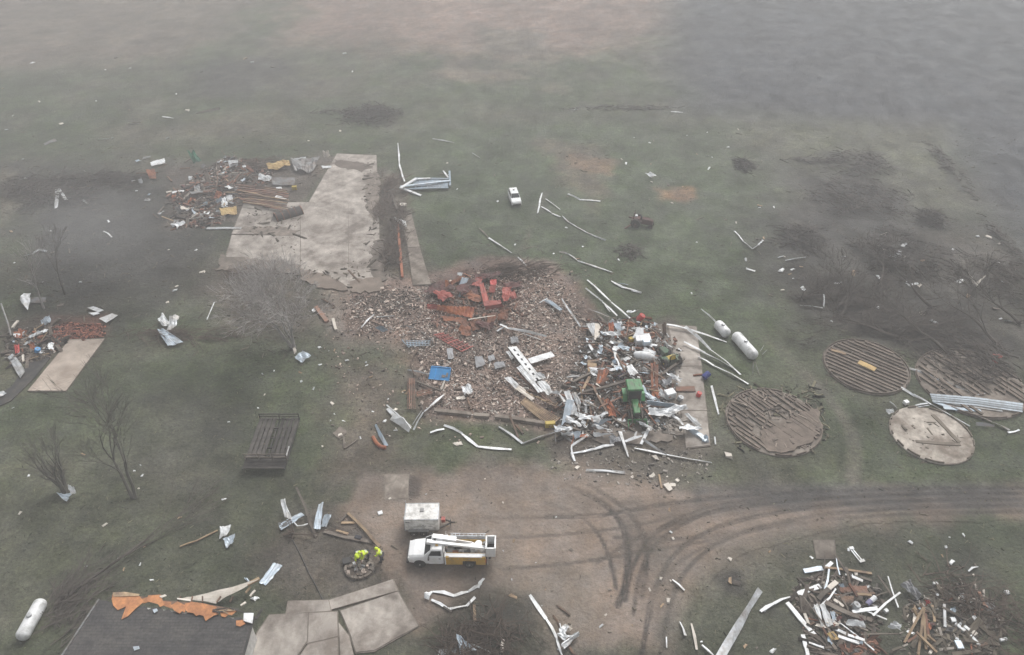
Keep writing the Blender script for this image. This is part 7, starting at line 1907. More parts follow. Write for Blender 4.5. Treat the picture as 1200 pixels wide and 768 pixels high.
# ------------------------------------------------------------------ lawn, lane and foreground scraps
sheet("pale tin wrapped in a crescent around the snapped trunk", 'pale_tin', [(200, 385, .4), (230, 392, .3), (258, 385, .5), (235, 418, .1)], S_GRASS, .06)
sheet("upright tip of the crescent tin at the snapped trunk", 'white', [(238, 355, 1.0), (262, 365, 1.0), (268, 388, .5), (248, 390, .5)], S_GRASS, .03)
sheet("white folded tin on the middle of the lawn, upper piece", 'white', [(775, 505, .4), (815, 500, .5), (795, 535, .3), (772, 548, .1)], S_GRASS, .06)
sheet("white folded tin on the middle of the lawn, lower piece", 'pale_tin', [(785, 548, .2), (828, 530, .5), (822, 558, .3), (796, 582, .1)], S_GRASS, .06)
board("thin pale rail lying left of the white folded tin", 'tan', .12, .08, [(632, 572), (690, 552), (765, 515)], S_GRASS)
sheet("tall white tin leaf leaning left above the workers' board", 'white', [(988, 410, .9), (1002, 408, 1.0), (1028, 480, .3), (1000, 470, .3)], S_GRASS, .05)
sheet("pale leaf of tin crossing at the foot of the tall white leaf", 'pale_tin', [(978, 498, .2), (1058, 455, .4), (1070, 465, .3), (990, 518, .1)], S_GRASS, .05)
sheet("grey ribbed tin at the left end of the crossing leaf", 'grey', [(978, 492, .3), (1020, 475, .35), (1030, 490, .2), (985, 515, .1)], S_GRASS, .03, corr=.03, ncorr=4)
sheet("long pale blue tin standing left of its shorter twin", 'pale_tin', [(1120, 425, .7), (1138, 420, .8), (1128, 512, .2), (1102, 515, .1)], S_GRASS, .05)
sheet("shorter pale blue tin right of the long standing one", 'pale_tin', [(1142, 462, .6), (1168, 462, .6), (1148, 505, .2), (1128, 505, .1)], S_GRASS, .05)
board("bent bare limb standing between the lawn tin pieces", 'oldwood', .2, .15, [(1042, 365, .6), (1075, 440, .5), (1090, 490, .3), (1112, 538, .1)], S_GRASS)
pipe("white looping wire between the lawn tin pieces", 'white', .06, [(1028, 480, .2), (1045, 500, .3), (1065, 498, .3), (1082, 492, .2)], S_GRASS)
sheet("pale blue tin sheet lying alone above the roof corner", 'pale_tin', [(15, 465), (75, 375), (118, 388), (45, 475)], S_ROAD, .03, corr=.03, ncorr=3)
sheet("big beige triangle of sheathing torn off beyond the roof edge", 'beige', [(640, 112, .5), (800, 88, .5), (1122, -2, .9), (862, 138, .4)], S_ROOF, .03)
board("tan splintered end of the beige sheathing triangle", 'tan', .3, .15, [(1050, 25, .8), (1120, -10, .9)], S_ROOF)
sheet("pale blue tin bit at the tip of the beige triangle", 'pale_tin', [(1032, -10), (1045, -8), (1080, 25), (1055, 20)], S_ROOF, .04)
for k, (a, b_, m) in enumerate([((1040, 75), (1065, 40), 'tan'), ((1065, 95), (1095, 60), 'beige'), ((1010, 150), (1040, 130), 'beige'), ((1100, 230), (1135, 170), 'darkwood'), ((1045, 280), (1120, 200), 'darkwood')]):
    board(["tan splinter right below the beige triangle", "pale splinter right of the tan splinter", "white splinter at the upper right roof corner", "short dark stick right of the white gable vent", "dark stick along the right roof edge"][k], m, .16, .1, [(*a, .5), (*b_, .5)], S_ROOF)
sheet("white ring-shaped scrap right of the roof corner", 'white', [(1068, 112), (1100, 98), (1125, 112), (1090, 126)], S_ROOF, .05)
board("pale long board slanting up from the rightmost worker", 'tan', .26, .12, [(545, 305, .5), (480, 230, .3), (402, 155, .2)], S_ROAD)
board("pale cross board at the upper end of the workers' long board", 'tan', .22, .1, [(375, 198), (440, 198)], S_ROAD)
board("short limb closing the triangle at the upper end of the long board", 'oldwood', .18, .1, [(375, 190), (402, 155)], S_ROAD)
board("dark long plank lying left of the workers", 'oldwood', .36, .14, [(300, 235), (400, 262), (525, 285)], S_ROAD)
board("pale narrow plank lying on the dark long plank", 'tan', .22, .1, [(352, 232, .25), (405, 247, .25)], S_ROAD)
def well():
    c = G(*S_ROAD((455, 400)))
    t = thing("stone_ring", "round stone well ring half full of rubble in front of the workers", "well", (c.x, c.y, 0))
    rr = random.Random(9)
    n = 34
    for k in range(n):
        a, b_ = 2 * math.pi * k / n, 2 * math.pi * (k + 1) / n
        rx, ry = 1.15, 1.0
        if .15 * n < k < .42 * n and rr.random() < .5: continue
        MB().bar((rx * math.cos(a), ry * math.sin(a), .14 + rr.uniform(-.03, .03)), (rx * math.cos(b_ - .02), ry * math.sin(b_ - .02), .14 + rr.uniform(-.03, .03)), .2, .28).part("ring_stone", M['dirtyconc'], t)
    MB().lathe([(-.1, 1.12), (.06, 1.08), (.09, .4)], (0, 0, 0), (0, 0, 1), 24).part("fill", M['mudbits'], t)
    for k in range(60):
        a = rr.uniform(0, 6.28); f = math.sqrt(rr.random()) * .95; s = rr.uniform(.08, .26)
        MB().box((1.1 * f * math.cos(a), .95 * f * math.sin(a), .12 + s * .2), (s * 1.4, s, s * .7), Matrix.Rotation(rr.uniform(0, 6), 3, 'Z') @ Matrix.Rotation(rr.uniform(-.5, .5), 3, 'X')).part("fill_stone", M[('dirtyconc', 'grey', 'ribs', 'dirtyconc', 'stone')[k % 5]], t)
well()
boxat("black tool bag left of the round stone ring", 'black', 400, 375, (.7, .6, .4), .3, 0, S_ROAD, name="tool_bag", cat="bag")
boxat("small white bucket beside the black tool bag", 'white', 432, 382, (.22, .22, .3), .3, .15, S_ROAD, name="bucket", cat="bucket")
boxat("dark tool case behind the leftmost worker", 'navy', 450, 268, (.6, .35, .3), -.3, 0, S_ROAD, name="tool_case", cat="case")
boxat("white flat box lying left of the trailer on the dirt", 'white', 546, 158, (.42, .38, .18), .4, 0, S_ROAD)
for lab, m, w, pts2, sv in [
    ("white bent trim curving on the lane below the truck, upper one", 'white', .3, [(752, 530, .3), (775, 500), (870, 518), (935, 500), (985, 470), (998, 442)], S_ROAD),
    ("white bent trim on the lane below the truck, lower one", 'white', .3, [(770, 535, .2), (845, 577), (925, 562), (962, 525)], S_ROAD),
    ("stub of white trim joining the two bent trims", 'white', .5, [(750, 535, .2), (758, 505, .4)], S_ROAD),
    ("long slim white trim slanting across the lower lane", 'white', .32, [(228, 215), (300, 320), (345, 400), (370, 480)], S_GATE),
    ("white stake at the bottom of the lane, left of two", 'white', .3, [(888, 335), (912, 395)], S_GATE),
    ("white stake at the bottom of the lane, right of two", 'beige', .28, [(938, 340), (962, 455)], S_GATE),
    ("thin white stake lying above the big pale beam", 'white', .2, [(855, 148), (908, 195)], S_GATE),
    ("white strip meeting the foot of the big pale beam", 'white', .26, [(985, 435), (1040, 485)], S_GATE),
    ("white stub at the left lane edge under the truck", 'white', .3, [(0, 185), (26, 142)], S_GATE),
    ("thin upright wire stake near the bottom of the lane", 'galv', .1, [(828, 400), (830, 448)], S_GATE),
    ("brown stick left of the white folded cart", 'wood', .22, [(330, 305), (360, 360)], S_GATE),
    ("brown stick right above the white folded cart", 'wood', .22, [(345, 260), (405, 305)], S_GATE),
    ("tan stick under the white folded cart", 'wood', .26, [(400, 440), (440, 490)], S_GATE)]:
    beam(lab, m, w, .14, pts2, sv, name="metal_strip", cat="strip")
board("long wide pale blue grey beam lying across the lower right grass", 'galv', .72, .2, [(108, 325), (-80, 640)], S_EAST, name="steel_beam", cat="beam")
def folded():
    c = G(*S_GATE((392, 405)))
    t = thing("folded_cart", "white crumpled cart of flaps and bars at the edge of the lane", "cart", (c.x, c.y, 0))
    for q, m in (([(355, 372), (385, 345), (402, 362), (372, 405)], 'white'), ([(348, 395), (372, 380), (410, 400), (380, 420)], 'white'), ([(362, 440), (440, 378), (445, 398), (380, 458)], 'galv'), ([(390, 360), (412, 352), (415, 372), (395, 380)], 'beige')):
        _seed[0] += 1
        sheet_mb([G(*S_GATE(p), .3) - Vector((c.x, c.y, 0)) for p in q], .12, 5, 4, 0, 1, True, .03, _seed[0], .05).part("flap", M[m], t)
    for a, b_ in (((360, 340), (375, 400)), ((350, 385), (430, 405)), ((370, 430), (440, 380))):
        MB().bar(G(*S_GATE(a), .5) - Vector((c.x, c.y, 0)), G(*S_GATE(b_), .3) - Vector((c.x, c.y, 0)), .08, .08).part("bar", M['white'], t)
folded()
sheet("tall pale tin flap standing in the brush at the bottom edge", 'pale_tin', [(878, 690, .7), (900, 700, .8), (972, 762, .2), (895, 775, .1)], S_ROAD, .08)
sheet("pale tin sheet lying left of the tall flap at the bottom edge", 'galv', [(805, 755), (890, 752), (880, 775), (800, 780)], S_ROAD, .05)
pipe("thin white pole on the brush at the bottom edge", 'white', .06, [(920, 720, .3), (960, 735, .3), (1030, 768, .1)], S_ROAD)
beam("pale wedge standing right of the bottom brush", 'beige', .24, .12, [(1085, 712), (1080, 765)], S_ROAD, name="post", cat="post")
beam("orange and white marker stake lying above the bottom brush", 'tan', .22, .15, [(958, 560), (962, 635)], S_ROAD, name="post", cat="post")
board("dark stick under the lower bent trim", 'darkwood', .16, .12, [(790, 545), (860, 590)], S_ROAD)

# ------------------------------------------------------------------ wreckage at the lower right
EASTH = [(-20, 200), (180, 90), (480, 90), (700, 180), (760, 400), (720, 560), (640, 800), (220, 800), (80, 640), (20, 420)]
scatter(EASTH, 12, 22, 51, "broken board in the lower right wreckage around the white panels", "scrap of tin in the lower right wreckage around the white panels", "in the lower right wreckage", .3, S_E2, bl=(.7, 2.6), ss=(.25, .65), power=2, smes=[scrap_me[i] for i in (4, 2, 1, 8, 10, 6, 9)])
joined_bits("debris", "fine dark splinters of the lower right wreckage", "debris", EASTH, 500, 52, M['mudbits'], .1, .45, S_E2, longf=.6, zheap=.3)
joined_bits("debris", "pale chips of the lower right wreckage", "debris", EASTH, 160, 53, M['litter'], .06, .3, S_E2, longf=.4, zheap=.3)
joined_bits("debris", "rusty red crumbs at the bottom of the lower right wreckage", "debris", [(380, 680), (520, 660), (700, 600), (700, 700), (520, 790), (380, 790)], 300, 54, M['rustbits'], .08, .35, S_E2, longf=.5, zheap=.3)
EAST2 = [(130, 330), (420, 180), (640, 150), (900, 300), (1000, 600), (900, 768), (60, 768)]
scatter(EAST2, 12, 16, 55, "broken stick among the brush in the lower right corner", "bit of tin among the brush in the lower right corner", "in the lower right corner", .3, S_SE, bl=(.6, 2.0), ss=(.2, .6), power=2)
joined_bits("debris", "mixed chips among the brush in the lower right corner", "debris", EAST2, 260, 56, M['litter'], .06, .28, S_SE, longf=.4)
joined_bits("debris", "dark chips among the brush in the lower right corner", "debris", EAST2, 350, 57, M['soilbits'], .1, .5, S_SE, longf=.5)
for lab, m, q, z in [
    ("white panel standing steeply, left of two in the lower right wreckage", 'white', [(165, 355, .7), (200, 345, .7), (250, 530, .2), (232, 535, .2)], 0),
    ("white panel standing steeply, right of two in the lower right wreckage", 'white', [(215, 350, .7), (255, 345, .8), (332, 520, .3), (275, 538, .2)], 0),
    ("pale sheet right of the two steep white panels", 'pale_tin', [(302, 412, .4), (345, 408, .5), (348, 480, .2), (325, 500, .2)], 0),
    ("wide white box lid low in the lower right wreckage", 'white', [(450, 470, .6), (580, 488, .6), (598, 545, .3), (430, 520, .3)], 0),
    ("brown wooden door lying flat in the lower right wreckage", 'redwood', [(480, 190, .3), (605, 200, .3), (625, 258, .25), (520, 262, .25)], 0),
    ("dark brown sheet below the brown wooden door", 'wood', [(380, 270, .25), (500, 285, .25), (490, 345, .2), (400, 330, .2)], 0),
    ("orange yellow board low in the lower right wreckage", 'insul', [(272, 590, .4), (325, 570, .5), (380, 635, .3), (320, 650, .2)], 0),
    ("brown red sheet above the dark brown one in the wreckage", 'redwood', [(380, 210, .3), (470, 205, .3), (480, 250, .2), (390, 255, .2)], 0)]:
    sheet(lab, m, q, S_E2, .03)
for lab, m, w, pts2 in [
    ("white plank left at the upper part of the lower right wreckage", 'white', .42, [(35, 260), (130, 225), (222, 192)]),
    ("white thin board pointing up right past the brown door", 'white', .3, [(490, 408, .3), (700, 378, .4)]),
    ("white long purlin slanting on the left of the lower right wreckage", 'white', .36, [(-55, 330), (60, 470), (178, 605)]),
    ("grey white strip low left of the lower right wreckage", 'white', .3, [(75, 598), (98, 690), (118, 770)]),
    ("cream stake between the long purlin and the steep panels", 'beige', .2, [(90, 420, .3), (132, 535, .1)]),
    ("pale plank crossing above the two steep panels", 'beige', .38, [(292, 212, .5), (358, 155, .5)]),
    ("dark plank under the pale crossing plank", 'oldwood', .4, [(205, 300, .4), (290, 215, .5)]),
    ("grey bent plank curving right of the steep panels", 'oldwood', .42, [(262, 325, .5), (370, 380, .5), (480, 430, .4), (600, 465, .3)]),
    ("pale short board above the curved grey plank", 'beige', .24, [(335, 305, .4), (415, 362, .4)]),
    ("white narrow rail low in the wreckage, upper of two", 'galv', .24, [(330, 545, .3), (435, 592, .3)]),
    ("white narrow rail low in the wreckage, lower of two", 'white', .24, [(370, 610, .3), (545, 668, .3)]),
    ("grey narrow rail right of the lower white rail", 'galv', .24, [(450, 600, .3), (590, 645, .3)]),
    ("long tan board along the top of the lower right wreckage", 'tan', .2, [(250, 38), (430, 55), (650, 88)]),
    ("white and pale plank at the top left of the wreckage", 'pale_tin', .42, [(85, 68), (180, 52), (240, 45)]),
    ("short white stub rising from the top left plank", 'white', .3, [(272, 38), (318, -5)]),
    ("grey short board below the long tan board", 'galv', .26, [(430, 92), (575, 152)]),
    ("grey shorter board right of the grey board", 'oldwood', .24, [(555, 118), (650, 150)]),
    ("rust brown bar across the brown wooden door", 'rust', .2, [(462, 172, .4), (530, 280, .4)]),
    ("tan bar at the lower edge of the brown wooden door", 'tan', .2, [(530, 262, .4), (650, 270, .3)])]:
    board(lab, m, w, .12, pts2, S_E2)
beam("white purlin crossing the long slanting one at lower right", 'white', .34, .16, [(110, 412), (165, 380), (232, 352)], S_EAST)
barrel("small white canister beside the thin white board", 640, 330, .2, .5, 'white', S_E2, 1.3, name="canister", rz=.6)
barrel("grey white canister left of the small white canister", 605, 358, .2, .45, 'purple', S_E2, 1.3, name="canister", rz=.6)
barrel("dull round bucket at the end of the thin white board", 498, 378, .3, .5, 'galv', S_E2, .3, name="bucket")
boxat("small white ball-like box right of the wreckage", 'white', 765, 408, (.32, .3, .3), .4, 0, S_E2)
sheet("white crumpled bag lying right of the lower right wreckage", 'white', [(775, 545, .2), (830, 495, .7), (895, 515, .4), (885, 570, .1)], S_E2, .12)
def poles():
    c = G(*S_SE((290, 480)))
    t = thing("pole_stack", "teepee of long tan poles fallen together by a red cap", "pole stack", (c.x, c.y, 0))
    for a, b_ in (((300, 370), (140, 665)), ((305, 370), (255, 765)), ((300, 400), (320, 720)), ((315, 420), (345, 640)), ((215, 375), (260, 470)), ((240, 575), (410, 745)), ((275, 340), (300, 400)), ((330, 600), (400, 660))):
        MB().bar(G(*S_SE(a), .7) - Vector((c.x, c.y, 0)), G(*S_SE(b_), .1) - Vector((c.x, c.y, 0)), .18, .14).part("pole", M['tan' if a[0] != 315 else 'redwood'], t)
poles()
sheet("red cap of tin on top of the tan pole stack", 'brightred', [(305, 320, .6), (345, 312, .7), (355, 345, .4), (315, 355, .3)], S_SE, .06)
sheet("mottled grey white heap of torn siding above the tan poles", 'bluestone', [(105, 185, .3), (190, 150, .5), (270, 290, .4), (240, 330, .2)], S_SE, .16, 9, 7)
for k, (lab, m, u, v, sx_, sy_, rz) in enumerate([
    ("white slab-like block, left of the pair in the lower right corner", 'white', 598, 545, .28, .8, .6), ("white block, right of the pair in the lower right corner", 'white', 638, 540, .28, .85, .6),
    ("pale block above the long white block in the lower right corner", 'beige', 715, 595, .45, .35, .5), ("long white block lowest in the lower right corner", 'white', 722, 655, .25, .9, .35),
    ("round white ball left of the block pair", 'white', 542, 482, .4, .4, 0), ("small white cube right above the block pair", 'white', 718, 468, .35, .35, .3),
    ("white chip beyond the tan poles", 'white', 393, 180, .38, .22, 0), ("white cube at the right edge beyond the corner brush", 'white', 990, 252, .32, .32, .2),
    ("white flat chip at the right edge, low", 'white', 958, 647, .6, .2, .2), ("pale chip among white and blue rags at the bottom", 'pale_tin', 590, 690, .5, .7, 0)]):
    boxat(lab, m, u, v, (sx_, sy_, .25), rz, 0, S_SE, name="block", cat="block")
beam("grey white post standing right of the tan pole stack", 'galv', .2, .16, [(472, 345, .3), (478, 535, .3)], S_SE, name="post", cat="post")
sheet("dark grey square sheet half sunk in the lower right corner", 'grey', [(780, 335), (880, 330), (905, 400), (890, 480)], S_SE, .05)
beam("white narrow slat on the grass beyond the lower right corner", 'white', .22, .12, [(675, 68), (750, 32)], S_SE)
slatted("pair of white slats lying parallel on the grass above the wreckage", [(478, 150), (495, 148), (540, 200), (520, 205)], 2, 'white', S_EAST, 2, .12, w=.24)

rr = random.Random(88)
for k, p in enumerate(in_poly_points([(60, 90), (470, 60), (800, 150), (900, 420), (820, 760), (200, 768), (40, 560)], 17, 71, S_E2)):
    l = rr.uniform(1.2, 3.6); a = rr.uniform(0, 3.14); d = Vector((math.cos(a), math.sin(a), rr.uniform(-.02, .06))) * l
    m_, lk = rr.choice((('white', 'white'), ('galv', 'silvery'), ('pale_tin', 'pale blue'), ('oldwood', 'grey'), ('white', 'white')))
    b_ = MB(); q0 = Vector((p[0], p[1], rr.uniform(.15, .5))); q1 = q0 + d * .5 + Vector((rr.uniform(-.1, .1), rr.uniform(-.1, .1), .03)); w_ = rr.uniform(.09, .18)
    b_.bar(q0, q1, w_, .05).bar(q1, q1 + d * .5 + Vector((rr.uniform(-.2, .2), rr.uniform(-.2, .2), 0)), w_ * .85, .05)
    b_.top_level("metal_strip", M[m_], say("thin " + lk + " strip", q0), "strip", "thin strips in the lower right wreckage")
# ------------------------------------------------------------------ bins: tin stack, purlins, scraps
def stack():
    P = [G(*S_D(p)[:2], z) for p, z in (((318, 392), .7), ((650, 408), .7), ((1015, 465), .7), ((1012, 535), .3), ((640, 490), .3), ((338, 455), .3))]
    c = sum(P, Vector()) / 6; c.z = 0
    t = thing("tin_stack", "pale blue stack of corrugated roof tin over the half buried bin floor", "tin stack", c)
    a, b_, d, e = P[0], P[2], P[3], P[5]
    n = 8
    for k in range(n):
        s0, s1 = k / n, (k + 1) / n - .012
        q = [a.lerp(e, s0), b_.lerp(d, s0), b_.lerp(d, s1), a.lerp(e, s1)]
        for x in range(4): q[x] = q[x] - c
        lift = Vector((0, 0, .05 * (k % 2)))
        m1 = q[0].lerp(q[1], .5) + Vector((0, .18, 0)); m2 = q[3].lerp(q[2], .5) + Vector((0, .18, 0))
        MB().prism([q[0] + lift, m1 + lift, m2 + lift, q[3] + lift], .04).prism([m1 + lift, q[1] + lift, q[2] + lift, m2 + lift], .04).part("rib", M['brightin'], t)
    for k, (p, q2) in enumerate((((340, 445), (860, 520)), ((420, 500), (700, 520)), ((345, 452), (520, 515)))):
        MB().bar(G(*S_D(p), .25) - c, G(*S_D(q2), .2) - c, .4, .06).part("lower_sheet", M['blue_tin' if k else 'galv'], t)
stack()
for lab, m, w, pts2 in [
    ("long white purlin above the tin stack", 'galv', .3, [(162, 205), (330, 270), (640, 392)]),
    ("long pale purlin crossing the edge of the pale round pad", 'galv', .34, [(80, 335), (190, 405), (330, 475), (618, 638)]),
    ("grey purlin slanting out under the tin stack to lower right", 'grey', .4, [(380, 460), (600, 535), (780, 605), (915, 668)]),
    ("pale short strip at the lower right of the tin stack", 'galv', .3, [(905, 685), (990, 665)]),
    ("pale short strip left of the tin stack, upper", 'galv', .24, [(208, 482), (300, 465)]),
    ("pale short strip left of the tin stack, lower", 'galv', .24, [(228, 495), (310, 482)]),
    ("short white strip on top of the tin stack's purlin", 'white', .22, [(672, 402), (735, 390)]),
    ("thin grey strip left of the pale round pad", 'galv', .22, [(18, 455), (72, 502)]),
    ("grey flat strip lying on mud right of the pale round pad", 'grey', .5, [(660, 625), (800, 640)])]:
    beam(lab, m, w, .16, pts2, S_D)
sheet("white folded scrap left of the pale round pad", 'white', [(-15, 520, .2), (40, 515, .5), (50, 538, .3), (5, 556, .1)], S_D, .08)
boxat("small white ball of tin above the pale round pad", 'white', 135, 470, (.5, .45, .4), .3, 0, S_D)
def redv():
    c = G(*S_D((815, 135)))
    t = thing("red_implement", "small red V-shaped implement in the brush at the right", "implement", (c.x, c.y, 0))
    MB().bar(G(*S_D((790, 100)), .8) - Vector((c.x, c.y, 0)), G(*S_D((810, 172)), .2) - Vector((c.x, c.y, 0)), .3, .2).part("arm", M['brightred'], t)
    MB().bar(G(*S_D((855, 105)), .8) - Vector((c.x, c.y, 0)), G(*S_D((812, 170)), .2) - Vector((c.x, c.y, 0)), .3, .2).part("arm", M['brightred'], t)
    MB().bar(G(*S_D((790, 102)), .8) - Vector((c.x, c.y, 0)), G(*S_D((852, 106)), .8) - Vector((c.x, c.y, 0)), .2, .15).part("bar", M['red'], t)
redv()
joined_bits("debris", "matted sticks and reed bits around the silted bin floor", "debris", [(845, 450), (960, 450), (975, 510), (950, 535), (860, 530), (842, 490)], 380, 61, M['straw'], .08, .3, longf=.9)
for lab, m, w, pts2 in [
    ("white pipe bent in an L among the thrown trees, upright end", 'white', .36, [(588, 380, 1.2), (587, 418, .2)]),
    ("level arm of the white L-shaped pipe", 'galv', .3, [(515, 412, .2), (585, 420, .2)]),
    ("white hooked rail in the misty pasture, left arm", 'white', .3, [(315, 185), (340, 215), (370, 240)]),
    ("right hook of the rail in the misty pasture", 'galv', .3, [(370, 240), (388, 228), (402, 212)]),
    ("pale short rail below the squat brush heap", 'galv', .34, [(470, 275), (532, 265)]),
    ("tiny pale rail left below the squat brush heap", 'galv', .3, [(448, 266), (466, 262)]),
    ("short white rail low in the open pasture", 'white', .3, [(350, 300), (378, 308)]),
    ("short white strip at the left border of the pasture", 'white', .3, [(0, 366), (30, 375)])]:
    beam(lab, m, w, .16, pts2, S_MEAD)
def snag():
    c = G(*S_MEAD((1050, 345)))
    t = thing("forked_snag", "white broken forked snag standing at the far right", "snag", (c.x, c.y, 0))
    f = lambda p, z: G(*S_MEAD(p), z) - Vector((c.x, c.y, 0))
    MB().tube(f((1050, 350), 0), f((1050, 352), 1.2), .28, .2, 7).part("stump", M['greybark'], t)
    for p, z in (((1030, 312), 2.2), ((1082, 322), 1.4), ((1040, 325), 2.0)):
        MB().tube(f((1050, 352), 1.1), f(p, z), .2, .05, 6).part("limb", M['beige'], t)
snag()
sheet("white bent tin flag far up in the pasture", 'white', [(40, 12, .3), (58, 8, .5), (78, 18, .4), (62, 24, .1)], S_MEAD, .08)
for k, (u, v, s) in enumerate([(805, 262, 1.0), (818, 258, .8), (790, 268, .7), (770, 198, .7), (832, 232, .8), (845, 350, .6), (862, 352, .7), (880, 355, .6), (525, 365, .6), (1150, 465, .5), (808, 272, .6), (775, 202, .4)]):
    q = S_MEAD((u, v)); p = G(*q)
    put("metal_scrap", scrap_me[(0, 1, 7, 9)[k % 4]], (p.x, p.y, .15), (random.gauss(0, .4), random.gauss(0, .4), k), say(('small' if s < .65 else ('medium' if s < .8 else 'large')) + ' ' + ('white', 'silvery', 'white', 'cream')[k % 4] + ' scrap among thrown trees', p, 5), "scrap", "pale scraps in the thrown trees", (s * 1.3, s, s))

# ------------------------------------------------------------------ fence line and far rails
for lab, sv, pts2, w, m in [
    ("small white scrap beside the far hedge row", S_FIELD, [(870, -135 + 60), (885, -140 + 60)], .5, 'white'),
    ("white strip lying at the far field edge", ID, [(786, 131), (800, 132)], .5, 'white'),
    ("white rail lying far up the field at the left, longest there", ID, [(150, 145), (166, 144)], .45, 'beige'),
    ("white pair of scraps high at the left field, right one", ID, [(190, 137), (203, 139)], .4, 'white'),
    ("pale long rail far left below the field", ID, [(115, 164), (128, 163)], .4, 'white'),
    ("dull long bar at the far left field", ID, [(52, 170), (66, 165)], .5, 'grey'),
    ("dark thin bar in the field above the shed wreck", ID, [(230, 133), (258, 128)], .4, 'oldwood'),
    ("white slip lying on the dark ground left of the slab wreck", ID, [(121, 271), (131, 278)], .3, 'white'),
    ("thin pale bar on the dark ground left of the shed wreck", ID, [(97, 234), (103, 239)], .4, 'galv'),
    ("pale bent rail at the far left edge below the brush", ID, [(28, 300), (38, 298), (45, 293), (55, 295)], .3, 'galv')]:
    beam(lab, m, w, .16, pts2, sv, name="metal_strip", cat="strip")

sheet("grey square pallet lid lying on the brown mud right of the wagon", 'oldwood', [(1000, 262), (1062, 200), (1118, 248), (1050, 302)], S_CAT, .02, name="lid", cat="lid")
board("short post at the corner of the grey square lid", 'oldwood', .16, .12, [(1085, 280), (1092, 372)], S_CAT)
board("thin rail closing the triangle below the grey square lid", 'oldwood', .12, .1, [(1092, 372), (1195, 300)], S_CAT)
pipe("thin dark cable snaking from the lawn tin toward the driveway", 'black', .05, [(340, 628, .05), (352, 650, .05), (362, 672, .06), (372, 690, .05), (384, 716, .06)], name="cable", cat="cable")

# ------------------------------------------------------------------ litter over the fields
lit = RNG
lawn_me = [chunk_mesh("litter_piece", 810 + k, M[m], .35) for k, m in enumerate(('white', 'beige', 'galv', 'white', 'tan', 'oldwood'))]
zones = [
    ("pale scrap of litter on the lawn left of the lane", "litter on the left lawn", [(10, 470), (380, 420), (440, 540), (330, 690), (20, 680)], 30, (.12, .26)),
    ("pale scrap of litter on the pasture right of the white car", "litter on the pasture", [(490, 180), (880, 150), (960, 330), (840, 380), (700, 320), (520, 300)], 45, (.16, .36)),
    ("pale scrap of litter on the far misty field at upper left", "litter on the far left field", [(0, 60), (420, 60), (420, 170), (180, 180), (0, 190)], 26, (.2, .5)),
    ("pale scrap of litter on dark ground left of the bare slab", "litter on the dark ground", [(0, 200), (190, 190), (260, 270), (230, 370), (10, 360)], 24, (.18, .42)),
    ("pale scrap of litter on the grass left of the rubble field", "litter left of the rubble", [(350, 400), (480, 430), (480, 510), (390, 530), (340, 440)], 34, (.12, .28)),
    ("pale scrap of litter on the grass in the lower right", "litter at lower right", [(820, 650), (940, 620), (1200, 620), (1200, 768), (820, 768)], 36, (.12, .32)),
    ("pale scrap of litter among the thrown trees on the right", "litter by the thrown trees", [(900, 300), (1180, 270), (1200, 420), (980, 400)], 28, (.2, .5)),
    ("small stone or scrap lying on the dirt yard", "stones on the dirt yard", [(450, 540), (830, 560), (780, 768), (640, 768), (560, 680), (450, 620)], 45, (.10, .28)),
]
for lab, grp, poly, n, (s0, s1) in zones:
    rr = random.Random(n + len(lab))
    for k, p in enumerate(in_poly_points(poly, n, 900 + len(lab))):
        s = s0 * (s1 / s0) ** (rr.random() ** 1.8)
        mi = k % 6 if 'yard' not in grp else (1, 4, 5, 2)[k % 4]
        put("litter_piece", lawn_me[mi], (p[0], p[1], s * .12 + .03), (rr.uniform(-.3, .3), rr.uniform(-.3, .3), rr.uniform(0, 6.28)), say(sized(s, s0 * 1.3, s0 * 1.8) + ' ' + ('white', 'cream', 'silvery', 'white', 'tan', 'grey')[mi] + ' litter piece', p, 4), "litter", grp, (s * rr.uniform(1, 2.4), s, s))
joined_bits("ground_litter", "dark twigs and straw matted over the near ground", "ground litter", [(-40, 400), (1240, 400), (1240, 800), (-40, 800)], 14000, 91, M['straw'], .025, .085, longf=.7, flat=.5)
joined_bits("ground_litter", "dark clods and twigs strewn over the middle ground", "ground litter", [(-40, 150), (1240, 150), (1240, 420), (-40, 420)], 3000, 92, M['soilbits'], .06, .2, longf=.7, flat=.4)
joined_bits("ground_litter", "clods of mud over the dirt yard", "ground litter", YARD, 350, 93, M['soilbits'], .05, .22, longf=.1, flat=.5)
joined_bits("ground_litter", "matted brown stubble across the wreck strewn ground", "ground litter", [(0, 180), (450, 180), (480, 420), (0, 420)], 2500, 94, M['soilbits'], .06, .2, longf=.8, flat=.4)
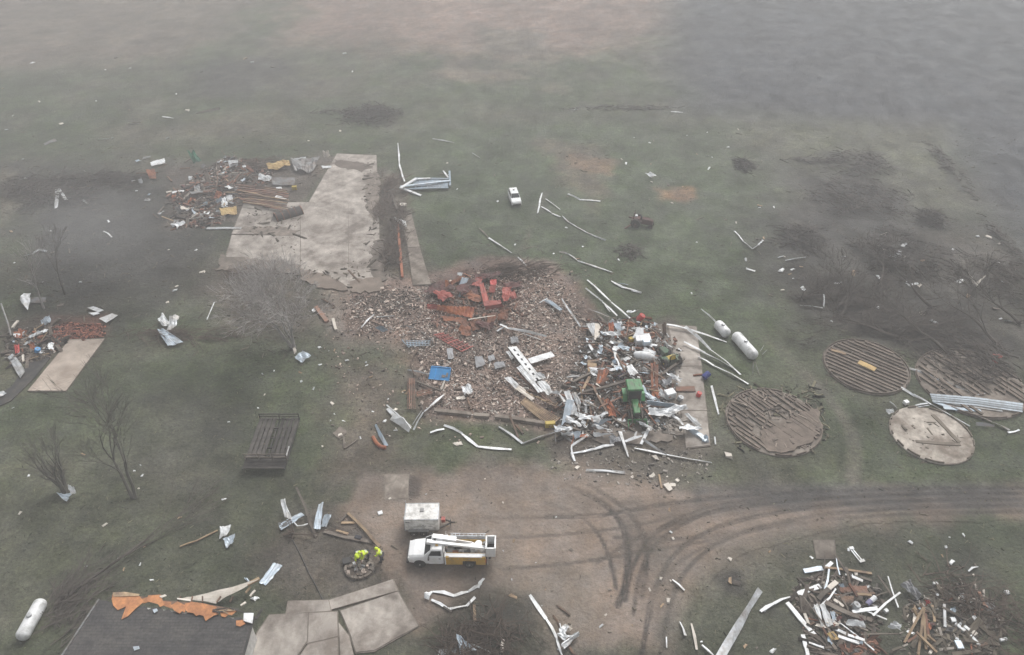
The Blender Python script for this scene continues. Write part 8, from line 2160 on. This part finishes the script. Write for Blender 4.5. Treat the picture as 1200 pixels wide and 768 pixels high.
joined_bits("ground_litter", "mud and splinters washed over the bare shed floor", "ground litter", [(285, 245), (352, 240), (352, 318), (410, 337), (448, 330), (444, 190), (425, 190), (425, 300), (380, 318), (350, 300), (290, 275)], 260, 95, M['soilbits'], .08, .4, longf=.5, flat=.3, z0=.15)

# ------------------------------------------------------------------ the air: thin mist over the whole place
def vol_mat(name, dens, col):
    m = bpy.data.materials.new(name); m.use_nodes = True
    N, L = m.node_tree.nodes, m.node_tree.links
    N.clear()
    o = N.new('ShaderNodeOutputMaterial'); v = N.new('ShaderNodeVolumePrincipled')
    v.inputs['Color'].default_value = (*col, 1); v.inputs['Density'].default_value = dens
    v.inputs['Anisotropy'].default_value = 0.0
    L.new(v.outputs[0], o.inputs['Volume'])
    return m
hz = MB().box((0, 0, 29.5), (5200, 5200, 62))
ho = bpy.data.objects.new("haze", hz.mesh("haze", vol_mat("mist", 0.0017, (0.86, 0.86, 0.87))))
COL.objects.link(ho)
ho['kind'] = 'stuff'
ho['label'] = "thin grey mist over the whole farmstead"

def fog(label, u, v, z, rx, ry, rz_, dens, m):
    p = G(u, v, z)
    b_ = MB(); n = 18
    secs = [(math.sin((k / 12 - .5) * math.pi) * rz_, math.cos((k / 12 - .5) * math.pi)) for k in range(13)]
    for h, c in secs: pass
    b_.lathe([(h, max(c, .02)) for h, c in secs], (0, 0, 0), (0, 0, 1), 28)
    b_.v = [(x * rx, y * ry, zz) for x, y, zz in b_.v]
    o = bpy.data.objects.new("fog_bank", b_.mesh("fog_bank", m, True)); COL.objects.link(o)
    o.location = p; o['kind'] = 'stuff'; o['label'] = label
wisp = vol_mat("wisp", 0.0022, (0.80, 0.81, 0.84))
rr = random.Random(4)
for k in range(7):
    fog("soft wisp of low cloud drifting over the dark ground at left", 92 + rr.uniform(-28, 34), 278 + rr.uniform(-22, 30), 7 + rr.uniform(-2, 3), rr.uniform(4, 10), rr.uniform(4, 9), rr.uniform(2.5, 5), 0, wisp)
bank = vol_mat("bank", 0.0022, (0.84, 0.85, 0.87))
fog("low cloud lying over the far fields", 600, -60, 8, 420, 150, 17, 0, bank)
